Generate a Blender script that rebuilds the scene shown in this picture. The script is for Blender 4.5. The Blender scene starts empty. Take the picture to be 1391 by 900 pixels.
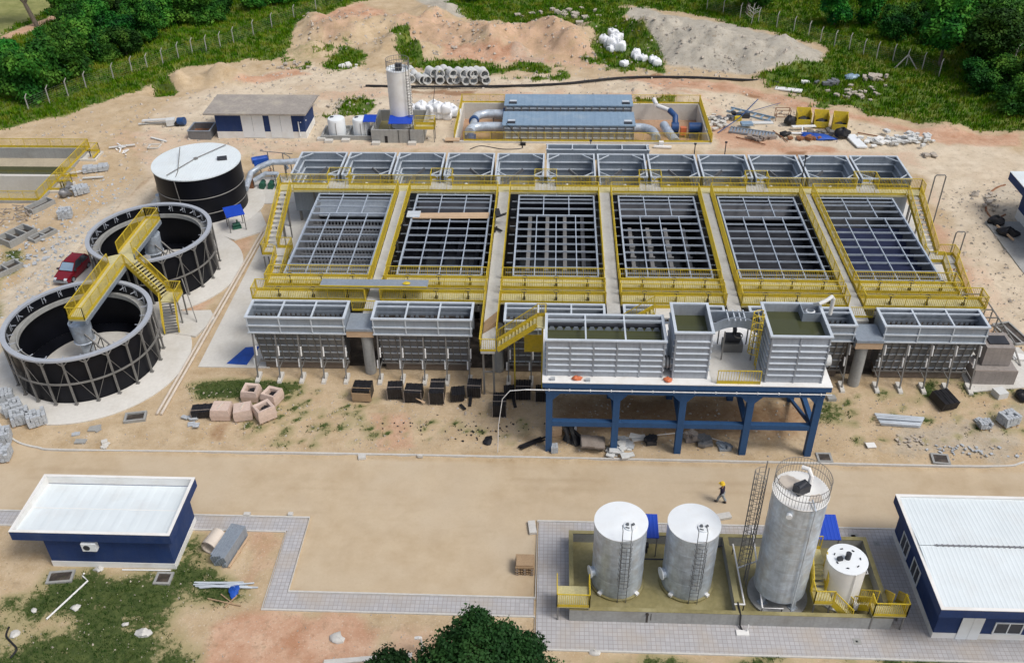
import bpy, math, random
import numpy as np
from mathutils import Vector, Matrix
R = math.radians
random.seed(7)
RNG = np.random.default_rng(11)
SC = bpy.context.scene
COL = SC.collection

# ------------------------------------------------------------------ camera geometry (drone at 44 m)
CF, CP, CY, CR, CH = 1277.3618, 0.622870504, -0.0511046453, -0.0152185801, 44.0
def _basis():
    cp, sp = math.cos(CP), math.sin(CP); c, s = math.cos(CY), math.sin(CY)
    fwd = Vector((s*cp, c*cp, -sp)); right = Vector((c, -s, 0)); up = right.cross(fwd)
    cr, sr = math.cos(CR), math.sin(CR)
    return cr*right + sr*up, -sr*right + cr*up, fwd
RIGHT, UP, FWD = _basis()
def at(x, y, z=0.0):
    d = (x-695.5)/CF*RIGHT - (y-450)/CF*UP + FWD
    t = (z-CH)/d.z
    return Vector((d.x*t, d.y*t, z))
cam = bpy.data.cameras.new('camera'); cam_o = bpy.data.objects.new('camera', cam); COL.objects.link(cam_o)
cam.sensor_fit = 'HORIZONTAL'; cam.sensor_width = 36; cam.lens = CF/1391*36
cam.clip_start = 0.5; cam.clip_end = 6000
m = Matrix((RIGHT, UP, -FWD)).transposed().to_4x4(); m.translation = (0, 0, CH)
cam_o.matrix_world = m
SC.camera = cam_o

# ------------------------------------------------------------------ light
SUN_EL, SUN_AZ = R(56), R(118)          # azimuth measured clockwise from +Y
world = bpy.data.worlds.new('World'); SC.world = world; world.use_nodes = True
nt = world.node_tree; nt.nodes.clear()
sky = nt.nodes.new('ShaderNodeTexSky'); sky.sky_type = 'NISHITA'; sky.sun_disc = False
sky.sun_elevation = SUN_EL; sky.sun_rotation = SUN_AZ; sky.air_density = 1.0; sky.dust_density = 4.0; sky.ozone_density = 1.0
hs = nt.nodes.new('ShaderNodeHueSaturation'); hs.inputs['Saturation'].default_value = 0.62
bg = nt.nodes.new('ShaderNodeBackground'); bg.inputs['Strength'].default_value = 0.14
wo = nt.nodes.new('ShaderNodeOutputWorld')
nt.links.new(sky.outputs[0], hs.inputs['Color']); nt.links.new(hs.outputs[0], bg.inputs['Color']); nt.links.new(bg.outputs[0], wo.inputs[0])
sun = bpy.data.lights.new('sun', 'SUN'); sun.energy = 1.75; sun.angle = R(18); sun.color = (1.0, 0.965, 0.91)
sun_o = bpy.data.objects.new('sun', sun); COL.objects.link(sun_o)
dirn = Vector((math.sin(SUN_AZ)*math.cos(SUN_EL), math.cos(SUN_AZ)*math.cos(SUN_EL), math.sin(SUN_EL)))
sun_o.rotation_euler = (-dirn).to_track_quat('-Z', 'Y').to_euler(); sun_o.location = (0, 0, 90)
SC.view_settings.view_transform = 'Standard'; SC.view_settings.look = 'None'
SC.view_settings.exposure = -0.06; SC.view_settings.gamma = 1.0
SC.render.engine = 'CYCLES'
SC.cycles.max_bounces = 5; SC.cycles.diffuse_bounces = 3; SC.cycles.glossy_bounces = 3; SC.cycles.transparent_max_bounces = 6

# ------------------------------------------------------------------ materials
M = {}
def mat(name, col, rough=0.7, metal=0.0, var=0.12, scale=0.8, fine=0.0, fscale=9.0, bump=0.0, bscale=14.0,
        stain=None, stain_amt=0.5, stain_scale=0.5, streak=0.0, stripes=None, spec=0.4):
    """procedural: two noise layers, optional stains, vertical streaks and stripe seams"""
    m_ = bpy.data.materials.new(name); m_.use_nodes = True; M[name] = m_
    t = m_.node_tree; n = t.nodes; l = t.links
    p = n['Principled BSDF']; p.inputs['Roughness'].default_value = rough; p.inputs['Metallic'].default_value = metal
    p.inputs['Specular IOR Level'].default_value = spec
    tc = n.new('ShaderNodeTexCoord')
    def noise(s, det=4, vec=None, r=0.55):
        q = n.new('ShaderNodeTexNoise'); q.inputs['Scale'].default_value = s; q.inputs['Detail'].default_value = det
        q.inputs['Roughness'].default_value = r
        l.new(vec if vec is not None else tc.outputs['Object'], q.inputs['Vector']); return q.outputs['Fac']
    def ramp(f, a, b):
        q = n.new('ShaderNodeMapRange'); q.inputs['From Min'].default_value = a; q.inputs['From Max'].default_value = b
        l.new(f, q.inputs['Value']); return q.outputs['Result']
    def mix(a, b, f):
        q = n.new('ShaderNodeMix'); q.data_type = 'RGBA'
        for sock, v in ((q.inputs['A'], a), (q.inputs['B'], b)):
            if isinstance(v, tuple): sock.default_value = (*v, 1)
            else: l.new(v, sock)
        if isinstance(f, (int, float)): q.inputs['Factor'].default_value = f
        else: l.new(f, q.inputs['Factor'])
        return q.outputs['Result']
    lo = tuple(max(0, c*(1-var)) for c in col); hi = tuple(min(1, c*(1+var)) for c in col)
    c = mix(lo, hi, ramp(noise(scale), 0.3, 0.7))
    if fine:
        q = ramp(noise(fscale, 3), 0.35, 0.65)
        c2 = mix(tuple(x*(1-fine) for x in col), tuple(min(1, x*(1+fine)) for x in col), q)
        c = mix(c, c2, 0.5)
    if stain is not None:
        f = ramp(noise(stain_scale, 6, r=0.65), 0.48, 0.72)
        q = n.new('ShaderNodeMath'); q.operation = 'MULTIPLY'; q.inputs[1].default_value = stain_amt; l.new(f, q.inputs[0])
        c = mix(c, stain, q.outputs[0])
    if streak:
        mp = n.new('ShaderNodeMapping'); mp.inputs['Scale'].default_value = (3.0, 3.0, 0.12); l.new(tc.outputs['Object'], mp.inputs['Vector'])
        f = ramp(noise(1.6, 5, mp.outputs[0]), 0.45, 0.75)
        q = n.new('ShaderNodeMath'); q.operation = 'MULTIPLY'; q.inputs[1].default_value = streak; l.new(f, q.inputs[0])
        c = mix(c, tuple(x*0.5 for x in col), q.outputs[0])
    bn = None
    if stripes:                                    # (axis, period) raised seams of a profiled sheet
        ax, per = stripes
        w = n.new('ShaderNodeTexWave'); w.wave_type = 'BANDS'; w.bands_direction = ax; w.inputs['Scale'].default_value = 0.314/per
        w.inputs['Distortion'].default_value = 0; l.new(tc.outputs['Object'], w.inputs['Vector'])
        f = ramp(w.outputs['Fac'], 0.55, 0.95)
        b = n.new('ShaderNodeBump'); b.inputs['Strength'].default_value = 0.28; b.inputs['Distance'].default_value = 0.05
        l.new(f, b.inputs['Height']); bn = b
    if bump:
        b = n.new('ShaderNodeBump'); b.inputs['Strength'].default_value = bump; b.inputs['Distance'].default_value = 0.05
        l.new(noise(bscale, 5), b.inputs['Height'])
        if bn: l.new(bn.outputs[0], b.inputs['Normal'])
        bn = b
    if bn: l.new(bn.outputs[0], p.inputs['Normal'])
    l.new(c, p.inputs['Base Color'])
    return m_
mat('steel', (0.285, 0.33, 0.385), 0.42, 0.2, 0.14, 0.9, 0.10, 6, stain=(0.30, 0.30, 0.30), stain_amt=0.35, streak=0.30)
mat('steel_bright', (0.56, 0.615, 0.67), 0.42, 0.1, 0.12, 0.9)
mat('tank_panel', (0.37, 0.40, 0.445), 0.42, 0.15, 0.14, 0.8, 0.10, 5, stain=(0.30, 0.29, 0.28), stain_amt=0.4, streak=0.3)
mat('steel_panel', (0.215, 0.225, 0.24), 0.45, 0.35, 0.2, 0.7, 0.12, 5, stain=(0.20, 0.17, 0.15), stain_amt=0.5, streak=0.35)
mat('steel_dark', (0.045, 0.048, 0.058), 0.5, 0.3, 0.25, 0.8)
mat('galvanised_tank', (0.52, 0.59, 0.67), 0.36, 0.30, 0.34, 1.3, 0.22, 3.5, stain=(0.38, 0.32, 0.26), stain_amt=0.5, stain_scale=1.1, streak=0.4)
mat('yellow_paint', (0.60, 0.45, 0.03), 0.55, 0, 0.16, 0.7, 0.14, 5, stain=(0.36, 0.29, 0.10), stain_amt=0.6, stain_scale=1.6)
mat('yellow_deck', (0.53, 0.485, 0.26), 0.7, 0, 0.15, 1.0, 0.15, 8, stain=(0.33, 0.30, 0.20), stain_amt=0.6, stain_scale=1.2)
mat('grid_steel', (0.42, 0.48, 0.56), 0.42, 0.15, 0.16, 1.4, 0.12, 6)
mat('concrete', (0.60, 0.585, 0.545), 0.85, 0, 0.08, 0.4, 0.08, 5, stain=(0.42, 0.38, 0.31), stain_amt=0.45, stain_scale=0.35, bump=0.1)
mat('deck_concrete', (0.50, 0.50, 0.48), 0.85, 0, 0.12, 0.7, 0.10, 6, stain=(0.32, 0.29, 0.24), stain_amt=0.45, stain_scale=0.8)
mat('concrete_grey', (0.34, 0.345, 0.335), 0.85, 0, 0.14, 0.6, 0.12, 6, stain=(0.22, 0.20, 0.17), stain_amt=0.5, streak=0.3)
mat('concrete_mossy', (0.25, 0.22, 0.10), 0.55, 0, 0.25, 0.5, 0.15, 4, stain=(0.40, 0.36, 0.20), stain_amt=0.7, stain_scale=0.6)
mat('white_paint', (0.77, 0.81, 0.835), 0.55, 0, 0.04, 0.7, stain=(0.62, 0.60, 0.56), stain_amt=0.35, stain_scale=0.6)
mat('white_wall', (0.78, 0.78, 0.76), 0.75, 0, 0.05, 0.6, stain=(0.58, 0.52, 0.44), stain_amt=0.4, stain_scale=0.8)
mat('white_roof_wide', (0.70, 0.765, 0.79), 0.5, 0.0, 0.05, 0.4, stripes=('X', 1.05), stain=(0.60, 0.61, 0.60), stain_amt=0.45, stain_scale=0.5)
mat('white_roof', (0.70, 0.765, 0.79), 0.5, 0.0, 0.05, 0.4, stripes=('X', 0.25), stain=(0.58, 0.58, 0.56), stain_amt=0.4, stain_scale=0.35)
mat('navy_wall', (0.012, 0.038, 0.140), 0.75, 0, 0.16, 0.5, fine=0.12, stain=(0.045, 0.070, 0.150), stain_amt=0.55, stain_scale=0.9, streak=0.25)
mat('blue_concrete', (0.024, 0.080, 0.195), 0.65, 0, 0.12, 0.6, 0.1, 4, streak=0.25)
mat('royal_roof', (0.010, 0.060, 0.46), 0.45, 0, 0.08, 0.8, stripes=('X', 0.22))
mat('deep_black', (0.005, 0.0058, 0.0095), 0.45, 0, 0.3, 0.6, streak=0.2, spec=0.2)
mat('ladder_grey', (0.13, 0.14, 0.15), 0.6, 0.2, 0.15, 1.0)
mat('frame_grey', (0.21, 0.205, 0.195), 0.6, 0.2, 0.15, 1.0)
mat('rim_grey', (0.42, 0.45, 0.50), 0.5, 0.2, 0.08, 0.8, fine=0.08)
mat('water_green', (0.060, 0.066, 0.026), 0.08, 0, 0.12, 0.3, spec=0.5)
mat('water_dark', (0.008, 0.009, 0.012), 0.10, 0, 0.2, 0.4, spec=0.5)
mat('sludge_and_shade', (0.055, 0.045, 0.038), 0.5, 0, 0.4, 1.5, 0.3, 6, stain=(0.16, 0.13, 0.10), stain_amt=0.6, stain_scale=1.5)
mat('wood', (0.36, 0.25, 0.15), 0.8, 0, 0.25, 2.0, 0.2, 12)
mat('plywood', (0.52, 0.37, 0.24), 0.8, 0, 0.12, 1.2, 0.1, 6)
mat('wood_grey', (0.27, 0.23, 0.20), 0.8, 0, 0.25, 2.0, 0.2, 12)
mat('rust', (0.26, 0.12, 0.06), 0.8, 0, 0.3, 3.0)
mat('black_plastic', (0.014, 0.014, 0.017), 0.45, 0, 0.4, 2.0, bump=0.3, bscale=6)
mat('wrap_pink', (0.60, 0.47, 0.40), 0.55, 0, 0.12, 2.0, 0.1, 8, bump=0.25, bscale=5)
mat('block_grey', (0.43, 0.46, 0.49), 0.8, 0, 0.15, 3.0, 0.2, 9, bump=0.6, bscale=7)
mat('white_bag', (0.80, 0.82, 0.85), 0.6, 0, 0.06, 2.0, bump=0.5, bscale=3)
mat('pipe_concrete', (0.60, 0.61, 0.60), 0.8, 0, 0.1, 1.0, 0.1, 7)
mat('pvc_white', (0.78, 0.78, 0.77), 0.4, 0, 0.05, 1.0)
mat('pvc_beige', (0.62, 0.55, 0.47), 0.5, 0, 0.1, 1.0)
mat('pump_blue', (0.022, 0.07, 0.20), 0.4, 0, 0.15, 2.0)
mat('pump_green', (0.02, 0.11, 0.07), 0.45, 0, 0.2, 2.0)
mat('orange', (0.62, 0.17, 0.07), 0.5, 0, 0.1, 2.0)
mat('tarp_blue', (0.015, 0.08, 0.40), 0.5, 0, 0.2, 1.5, bump=0.5, bscale=3)
mat('sheet_blue', (0.25, 0.36, 0.48), 0.5, 0.2, 0.12, 0.5, 0.08, 4, stain=(0.36, 0.43, 0.48), stain_amt=0.6, stripes=('X', 0.9))
mat('roof_slab', (0.33, 0.30, 0.27), 0.85, 0, 0.2, 0.5, 0.15, 4, stain=(0.48, 0.43, 0.33), stain_amt=0.6, stain_scale=0.5)
mat('glass_dark', (0.03, 0.035, 0.045), 0.08, 0, 0.2, 1.0, spec=0.6)
mat('car_red', (0.20, 0.010, 0.020), 0.25, 0.1, 0.05, 1.0, spec=0.6)
mat('tyre', (0.02, 0.02, 0.02), 0.8, 0, 0.2, 3.0)
mat('skin', (0.22, 0.12, 0.075), 0.6, 0, 0.05, 3)
mat('shirt_navy', (0.015, 0.012, 0.035), 0.85, 0, 0.2, 5)
mat('trousers_grey', (0.27, 0.30, 0.32), 0.85, 0, 0.15, 5)
mat('helmet_yellow', (0.80, 0.53, 0.04), 0.35, 0, 0.03, 3)
mat('bark', (0.17, 0.14, 0.11), 0.9, 0, 0.3, 2.0, 0.2, 9, bump=0.4)
mat('fence_concrete', (0.42, 0.41, 0.38), 0.8, 0, 0.1, 1.0)
mat('stone', (0.45, 0.40, 0.34), 0.9, 0, 0.25, 2.0, 0.2, 7, bump=0.5)
mat('grey_wrap', (0.30, 0.27, 0.25), 0.6, 0, 0.2, 1.5, 0.15, 7, streak=0.4, bump=0.2)
mat('deep_navy', (0.020, 0.030, 0.085), 0.5, 0, 0.2, 0.8)
mat('plinth_brown', (0.16, 0.13, 0.105), 0.85, 0, 0.2, 1.0, 0.2, 6)
mat('pit_sand', (0.40, 0.35, 0.26), 0.9, 0, 0.15, 0.6, 0.15, 5)
mat('pit_soil', (0.44, 0.29, 0.19), 0.9, 0, 0.2, 0.5, 0.2, 4, stain=(0.30, 0.15, 0.08), stain_amt=0.6)
mat('trough_grey', (0.20, 0.20, 0.20), 0.8, 0, 0.2, 0.8, 0.2, 5)
mat('kerb_concrete', (0.56, 0.55, 0.52), 0.85, 0, 0.12, 1.0, 0.12, 6)

def leaf_mat(name, a, b, c):
    m_ = bpy.data.materials.new(name); m_.use_nodes = True; M[name] = m_
    t = m_.node_tree; n = t.nodes; l = t.links; p = n['Principled BSDF']
    p.inputs['Roughness'].default_value = 0.65; p.inputs['Specular IOR Level'].default_value = 0.15
    tc = n.new('ShaderNodeTexCoord'); q = n.new('ShaderNodeTexNoise'); q.inputs['Scale'].default_value = 0.55; q.inputs['Detail'].default_value = 5
    l.new(tc.outputs['Object'], q.inputs['Vector'])
    r = n.new('ShaderNodeValToRGB'); e = r.color_ramp.elements
    e[0].position = 0.36; e[0].color = (*a, 1); e[1].position = 0.66; e[1].color = (*c, 1); x = e.new(0.5); x.color = (*b, 1)
    oi = n.new('ShaderNodeObjectInfo'); h = n.new('ShaderNodeHueSaturation'); mr = n.new('ShaderNodeMapRange')
    mr.inputs['To Min'].default_value = 0.55; mr.inputs['To Max'].default_value = 1.4
    mh = n.new('ShaderNodeMapRange'); mh.inputs['To Min'].default_value = 0.492; mh.inputs['To Max'].default_value = 0.535; h.inputs['Saturation'].default_value = 1.18; ml = n.new('ShaderNodeMath'); ml.operation = 'FRACT'; mm = n.new('ShaderNodeMath'); mm.operation = 'MULTIPLY'; mm.inputs[1].default_value = 7.3
    l.new(oi.outputs['Random'], mm.inputs[0]); l.new(mm.outputs[0], ml.inputs[0]); l.new(ml.outputs[0], mh.inputs['Value']); l.new(mh.outputs[0], h.inputs['Hue'])
    l.new(oi.outputs['Random'], mr.inputs['Value']); l.new(mr.outputs[0], h.inputs['Value'])
    l.new(q.outputs['Fac'], r.inputs['Fac']); l.new(r.outputs['Color'], h.inputs['Color']); l.new(h.outputs[0], p.inputs['Base Color'])
    p.inputs['Transmission Weight'].default_value = 0.0
    return m_
leaf_mat('leaf_forest', (0.016, 0.050, 0.013), (0.046, 0.118, 0.027), (0.130, 0.235, 0.058))
leaf_mat('leaf_near', (0.010, 0.025, 0.009), (0.020, 0.044, 0.015), (0.042, 0.078, 0.028))
leaf_mat('grass_blade', (0.050, 0.142, 0.020), (0.098, 0.200, 0.030), (0.215, 0.250, 0.058))
leaf_mat('weed_blade', (0.030, 0.060, 0.016), (0.055, 0.095, 0.026), (0.150, 0.165, 0.062))

# ------------------------------------------------------------------ mesh builder
class MB:
    def __init__(s): s.v = []; s.f = []; s.p = []
    def add(s, vs, fs):
        o = len(s.v); s.p.append((o, len(s.f))); s.v.extend([tuple(v) for v in vs]); s.f.extend([tuple(i+o for i in f) for f in fs]); return s
    def hexa(s, p):      # 8 points: bottom ring 0-3 (ccw from above), top ring 4-7
        return s.add(p, [(3,2,1,0),(4,5,6,7),(0,1,5,4),(1,2,6,5),(2,3,7,6),(3,0,4,7)])
    def box(s, x0, x1, y0, y1, z0, z1, rz=0.0):
        p = [(x0,y0,z0),(x1,y0,z0),(x1,y1,z0),(x0,y1,z0),(x0,y0,z1),(x1,y0,z1),(x1,y1,z1),(x0,y1,z1)]
        if rz:
            cx, cy = (x0+x1)/2, (y0+y1)/2; c, n = math.cos(rz), math.sin(rz)
            p = [(cx+(x-cx)*c-(y-cy)*n, cy+(x-cx)*n+(y-cy)*c, z) for x, y, z in p]
        return s.hexa(p)
    def cbox(s, c, sx, sy, sz, rz=0.0):   # centre of the base
        return s.box(c[0]-sx/2, c[0]+sx/2, c[1]-sy/2, c[1]+sy/2, c[2], c[2]+sz, rz)
    def bar(s, p, q, w, h=None):
        p, q = Vector(p), Vector(q); h = w if h is None else h
        d = q-p
        if d.length < 1e-6: return s
        d.normalize(); up = Vector((0,0,1)) if abs(d.z) < 0.95 else Vector((0,1,0))
        a = d.cross(up).normalized()*(w/2); b = a.cross(d).normalized()*(h/2)
        P = [p-a-b, p+a-b, q+a-b, q-a-b, p-a+b, p+a+b, q+a+b, q-a+b]
        return s.hexa(P)
    def tube(s, p, q, r, n=8, r2=None, caps=True):
        p, q = Vector(p), Vector(q); r2 = r if r2 is None else r2
        d = (q-p).normalized(); up = Vector((0,0,1)) if abs(d.z) < 0.95 else Vector((1,0,0))
        a = d.cross(up).normalized(); b = a.cross(d).normalized()
        vs = []
        for c, rr in ((p, r), (q, r2)):
            for i in range(n):
                t = 2*math.pi*i/n; vs.append(c+(a*math.cos(t)+b*math.sin(t))*rr)
        fs = [(i, (i+1) % n, n+(i+1) % n, n+i) for i in range(n)]
        if caps: fs += [tuple(range(n))[::-1], tuple(range(n, 2*n))]
        return s.add(vs, [f[::-1] for f in fs])
    def path(s, pts, r, n=8):
        pts = [Vector(p) for p in pts]; vs = []; k = len(pts); prev = None
        for j, p in enumerate(pts):
            d = (pts[min(j+1, k-1)]-pts[max(j-1, 0)]).normalized()
            if prev is None:
                up = Vector((0,0,1)) if abs(d.z) < 0.9 else Vector((1,0,0)); a = d.cross(up).normalized()
            else: a = (prev-d*prev.dot(d)).normalized()
            prev = a; b = d.cross(a)
            for i in range(n):
                t = 2*math.pi*i/n; vs.append(p+(a*math.cos(t)+b*math.sin(t))*r)
        fs = [(j*n+i, j*n+(i+1) % n, (j+1)*n+(i+1) % n, (j+1)*n+i) for j in range(k-1) for i in range(n)]
        fs += [tuple(range(n))[::-1], tuple(range((k-1)*n, k*n))]
        return s.add(vs, fs)
    def lathe(s, prof, c=(0,0,0), n=48, a0=0.0, a1=2*math.pi):
        full = abs(a1-a0-2*math.pi) < 1e-6; m_ = n if full else n+1; vs = []
        for i in range(m_):
            t = a0+(a1-a0)*i/n
            for r, z in prof: vs.append((c[0]+r*math.cos(t), c[1]+r*math.sin(t), c[2]+z))
        k = len(prof); fs = []
        for i in range(n):
            j = (i+1) % m_
            for q in range(k-1): fs.append((i*k+q, j*k+q, j*k+q+1, i*k+q+1))
        return s.add(vs, fs)
    def prism(s, poly, z0, z1):
        n = len(poly); vs = [(p[0], p[1], z0) for p in poly]+[(p[0], p[1], z1) for p in poly]
        ar = sum(poly[i][0]*poly[(i+1) % n][1]-poly[(i+1) % n][0]*poly[i][1] for i in range(n))
        fs = [tuple(range(n))[::-1], tuple(range(n, 2*n))]+[(i, (i+1) % n, n+(i+1) % n, n+i) for i in range(n)]
        if ar < 0: fs = [f[::-1] for f in fs]
        return s.add(vs, fs)
    def quad(s, a, b, c, d): return s.add([a, b, c, d], [(0,1,2,3)])
    def blob(s, c, rx, ry, rz, seed=0, amp=0.15, nu=12, nv=8, flat=True, rot=0.0):
        rg = random.Random(seed); ph = [(rg.uniform(0,6.3), rg.uniform(0,6.3), rg.randint(2,4), rg.randint(1,3)) for _ in range(4)]
        vs = []; co, sn = math.cos(rot), math.sin(rot)
        for j in range(nv+1):
            v = math.pi*j/nv
            for i in range(nu):
                u = 2*math.pi*i/nu
                k = 1+amp*sum(math.sin(a*u+p)*math.sin(b*v+q) for p, q, a, b in ph)/2
                x, y, z = rx*math.sin(v)*math.cos(u)*k, ry*math.sin(v)*math.sin(u)*k, rz*math.cos(v)*k
                if flat: z = max(z, -rz*0.55)
                vs.append((c[0]+x*co-y*sn, c[1]+x*sn+y*co, c[2]+z))
        fs = [(j*nu+i, (j+1)*nu+i, (j+1)*nu+(i+1) % nu, j*nu+(i+1) % nu) for j in range(nv) for i in range(nu)]
        return s.add(vs, fs)
    def mesh(s, name, m_, off=(0,0,0), ang=38):
        me = bpy.data.meshes.new(name)
        v = np.array(s.v, dtype=float).reshape(-1, 3)-np.array(off)
        me.from_pydata(v.tolist(), [], s.f); me.update()
        me.materials.append(M[m_] if isinstance(m_, str) else m_)
        if ang:
            me.polygons.foreach_set('use_smooth', [True]*len(me.polygons)); me.set_sharp_from_angle(angle=R(ang))
        return me

LOC = {}
def tag(o, label, cat, group=None, kind=None):
    if label: o['label'] = label
    if cat: o['category'] = cat
    if group: o['group'] = group
    if kind: o['kind'] = kind
    return o
def thing(name, label, cat, loc=(0,0,0), group=None, rz=0.0):
    o = bpy.data.objects.new(name, None); COL.objects.link(o); o.location = loc; o.rotation_euler = (0,0,rz)
    o.empty_display_size = 0.3
    LOC[o.name] = tuple(loc) if not rz else None
    return tag(o, label, cat, group)
SPLIT = {'cross_beam':1,'long_beam':1,'corner_brace':1,'alcove_floor':1,'support':1,'footing':1,'trough':1,'block':1,'tie_bar':1,'post':1,'hatch':1,'stand':1,'flange':1,'pillar':1,'upright':1,'stiffener':1,'baffle_plate':1,'legs':1,'stringer':1,'girder':1,'hatch_frame':1,'anchor':1,'strut':1,'seam':1,'landing':1,'hoop':1,'handle':1}
def part(name, mb, m_, parent, world=True, ang=38, label=None, n=None):
    """mesh child; world=True means the builder holds world coordinates; countable members (or n shapes each) become objects of their own"""
    n = n or SPLIT.get(name)
    if getattr(mb, 'seg', None):
        mb.p = mb.seg; n = 1
    if n and len(mb.p) > n and len(mb.p)//n <= 100:
        st = mb.p[::n]+[(len(mb.v), len(mb.f))]; o = None
        for (a, fa_), (b, fb_) in zip(st, st[1:]):
            q = MB(); q.v = mb.v[a:b]; q.f = [tuple(i-a for i in f) for f in mb.f[fa_:fb_]]; q.p = [(0, 0)]; o = _part(name, q, m_, parent, world, ang, label)
        return o
    return _part(name, mb, m_, parent, world, ang, label)
def _part(name, mb, m_, parent, world=True, ang=38, label=None):
    lp = LOC.get(parent.name); off = lp if (world and lp) else (0,0,0)
    o = bpy.data.objects.new(name, mb.mesh(name, m_, off, ang)); COL.objects.link(o); o.parent = parent
    LOC[o.name] = off
    if label: o['label'] = label
    return o
def single(name, mb, m_, label, cat, loc=(0,0,0), group=None, kind=None, ang=38, rz=0.0, world=True):
    o = bpy.data.objects.new(name, mb.mesh(name, m_, loc if world else (0,0,0), ang)); COL.objects.link(o)
    o.location = loc; o.rotation_euler = (0,0,rz); LOC[o.name] = tuple(loc)
    return tag(o, label, cat, group, kind)
def structure(name, mb, m_, ang=38):
    o = bpy.data.objects.new(name, mb.mesh(name, m_, (0,0,0), ang)); COL.objects.link(o); o['kind'] = 'structure'; return o
def kids(o): return [c for c in bpy.data.objects if c.parent == o]
def dup(o, loc, rz=0.0, label=None, scale=None):
    def cp(x, par):
        c = x.copy(); COL.objects.link(c)
        if par is not None: c.parent = par
        for k in kids(x): cp(k, c)
        return c
    c = cp(o, None); c.location = loc; c.rotation_euler = (0,0,rz)
    if scale is not None: c.scale = scale if hasattr(scale, '__len__') else (scale,)*3
    if label: c['label'] = label
    return c
ORD = ['first','second','third','fourth','fifth','sixth','seventh','eighth','ninth','tenth','eleventh','twelfth','thirteenth','fourteenth','fifteenth','sixteenth','seventeenth','eighteenth','nineteenth','twentieth']

def rail(mb, p, q, h=1.05, step=0.135, w=0.024, toe=0.13, mid=False, post=1.5):
    """guard rail with balusters between two deck points (3-D, may slope)"""
    p, q = Vector(p), Vector(q); L = (q-p).length
    if L < 0.05: return
    up = Vector((0,0,1)); n = max(1, int(L/step))
    mb.bar(p+up*h, q+up*h, 0.05, 0.05)
    mb.bar(p+up*0.16, q+up*0.16, 0.03, 0.03)
    if mid: mb.bar(p+up*h*0.55, q+up*h*0.55, 0.04, 0.04)
    if toe: mb.bar(p+up*toe/2, q+up*toe/2, 0.012, toe)
    k = max(1, round(L/post)); posts = {round(i*n/k) for i in range(k+1)}
    for i in range(n+1):
        a = p.lerp(q, i/n); ww = 0.05 if i in posts else w
        x, y, z = a; mb.add([(x-ww/2,y-ww/2,z),(x+ww/2,y-ww/2,z),(x+ww/2,y+ww/2,z),(x-ww/2,y+ww/2,z),(x-ww/2,y-ww/2,z+h),(x+ww/2,y-ww/2,z+h),(x+ww/2,y+ww/2,z+h),(x-ww/2,y+ww/2,z+h)],
                            [(0,1,5,4),(1,2,6,5),(2,3,7,6),(3,0,4,7)])
def rails(segs, **k):
    mb = MB(); mb.seg = []
    for p, q in segs: mb.seg.append((len(mb.v), len(mb.f))); rail(mb, p, q, **k)
    return mb
def stair(parent, p, q, width, tread='deck_concrete', n=None, names=('stringer','tread','railing')):
    """straight flight from low point p to high point q (centre line)"""
    p, q = Vector(p), Vector(q); d = Vector((q.x-p.x, q.y-p.y, 0)); run = d.length; d.normalize(); s = Vector((-d.y, d.x, 0))*width/2
    n = n or max(3, round((q.z-p.z)/0.19)); a = MB(); b = MB(); c = MB()
    for sg in (1, -1): a.bar(p+s*sg, q+s*sg, 0.06, 0.26)
    for i in range(n):
        t = (i+0.5)/n; o = p.lerp(q, t); hw = run/n*0.42
        A, B = o-d*hw, o+d*hw
        b.hexa([A-s-Vector((0,0,.05)), B-s-Vector((0,0,.05)), B+s-Vector((0,0,.05)), A+s-Vector((0,0,.05)), A-s, B-s, B+s, A+s])
    for sg in (1, -1): rail(c, p+s*sg*1.04, q+s*sg*1.04, 1.0, toe=0.3)
    part(names[0], a, 'yellow_paint', parent); part(names[1], b, tread, parent); part(names[2], c, 'yellow_paint', parent)
# ================================================================== ground sheet
HOLES = [(-66.0, -51.4, 82.0, 94.6), (-11.2, 17.4, 97.0, 108.2)]
def lines(a, b, st, extra, outer):
    v = list(np.arange(a, b+1e-6, st)); v = [q for q in v if all(abs(q-e) > st*0.3 for e in extra)]+list(extra)
    return np.array(sorted(set([-o+a for o in outer]+[b+o for o in outer]+v)))
OUT = [3, 8, 18, 40, 90, 200, 450, 1000, 2500]
GX = lines(-102, 92, 0.42, [h[0] for h in HOLES]+[h[1] for h in HOLES], OUT)
GY = lines(24, 168, 0.42, [h[2] for h in HOLES]+[h[3] for h in HOLES], OUT)
XX, YY = np.meshgrid(GX, GY); GP = np.stack([XX.ravel(), YY.ravel()], 1)

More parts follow.
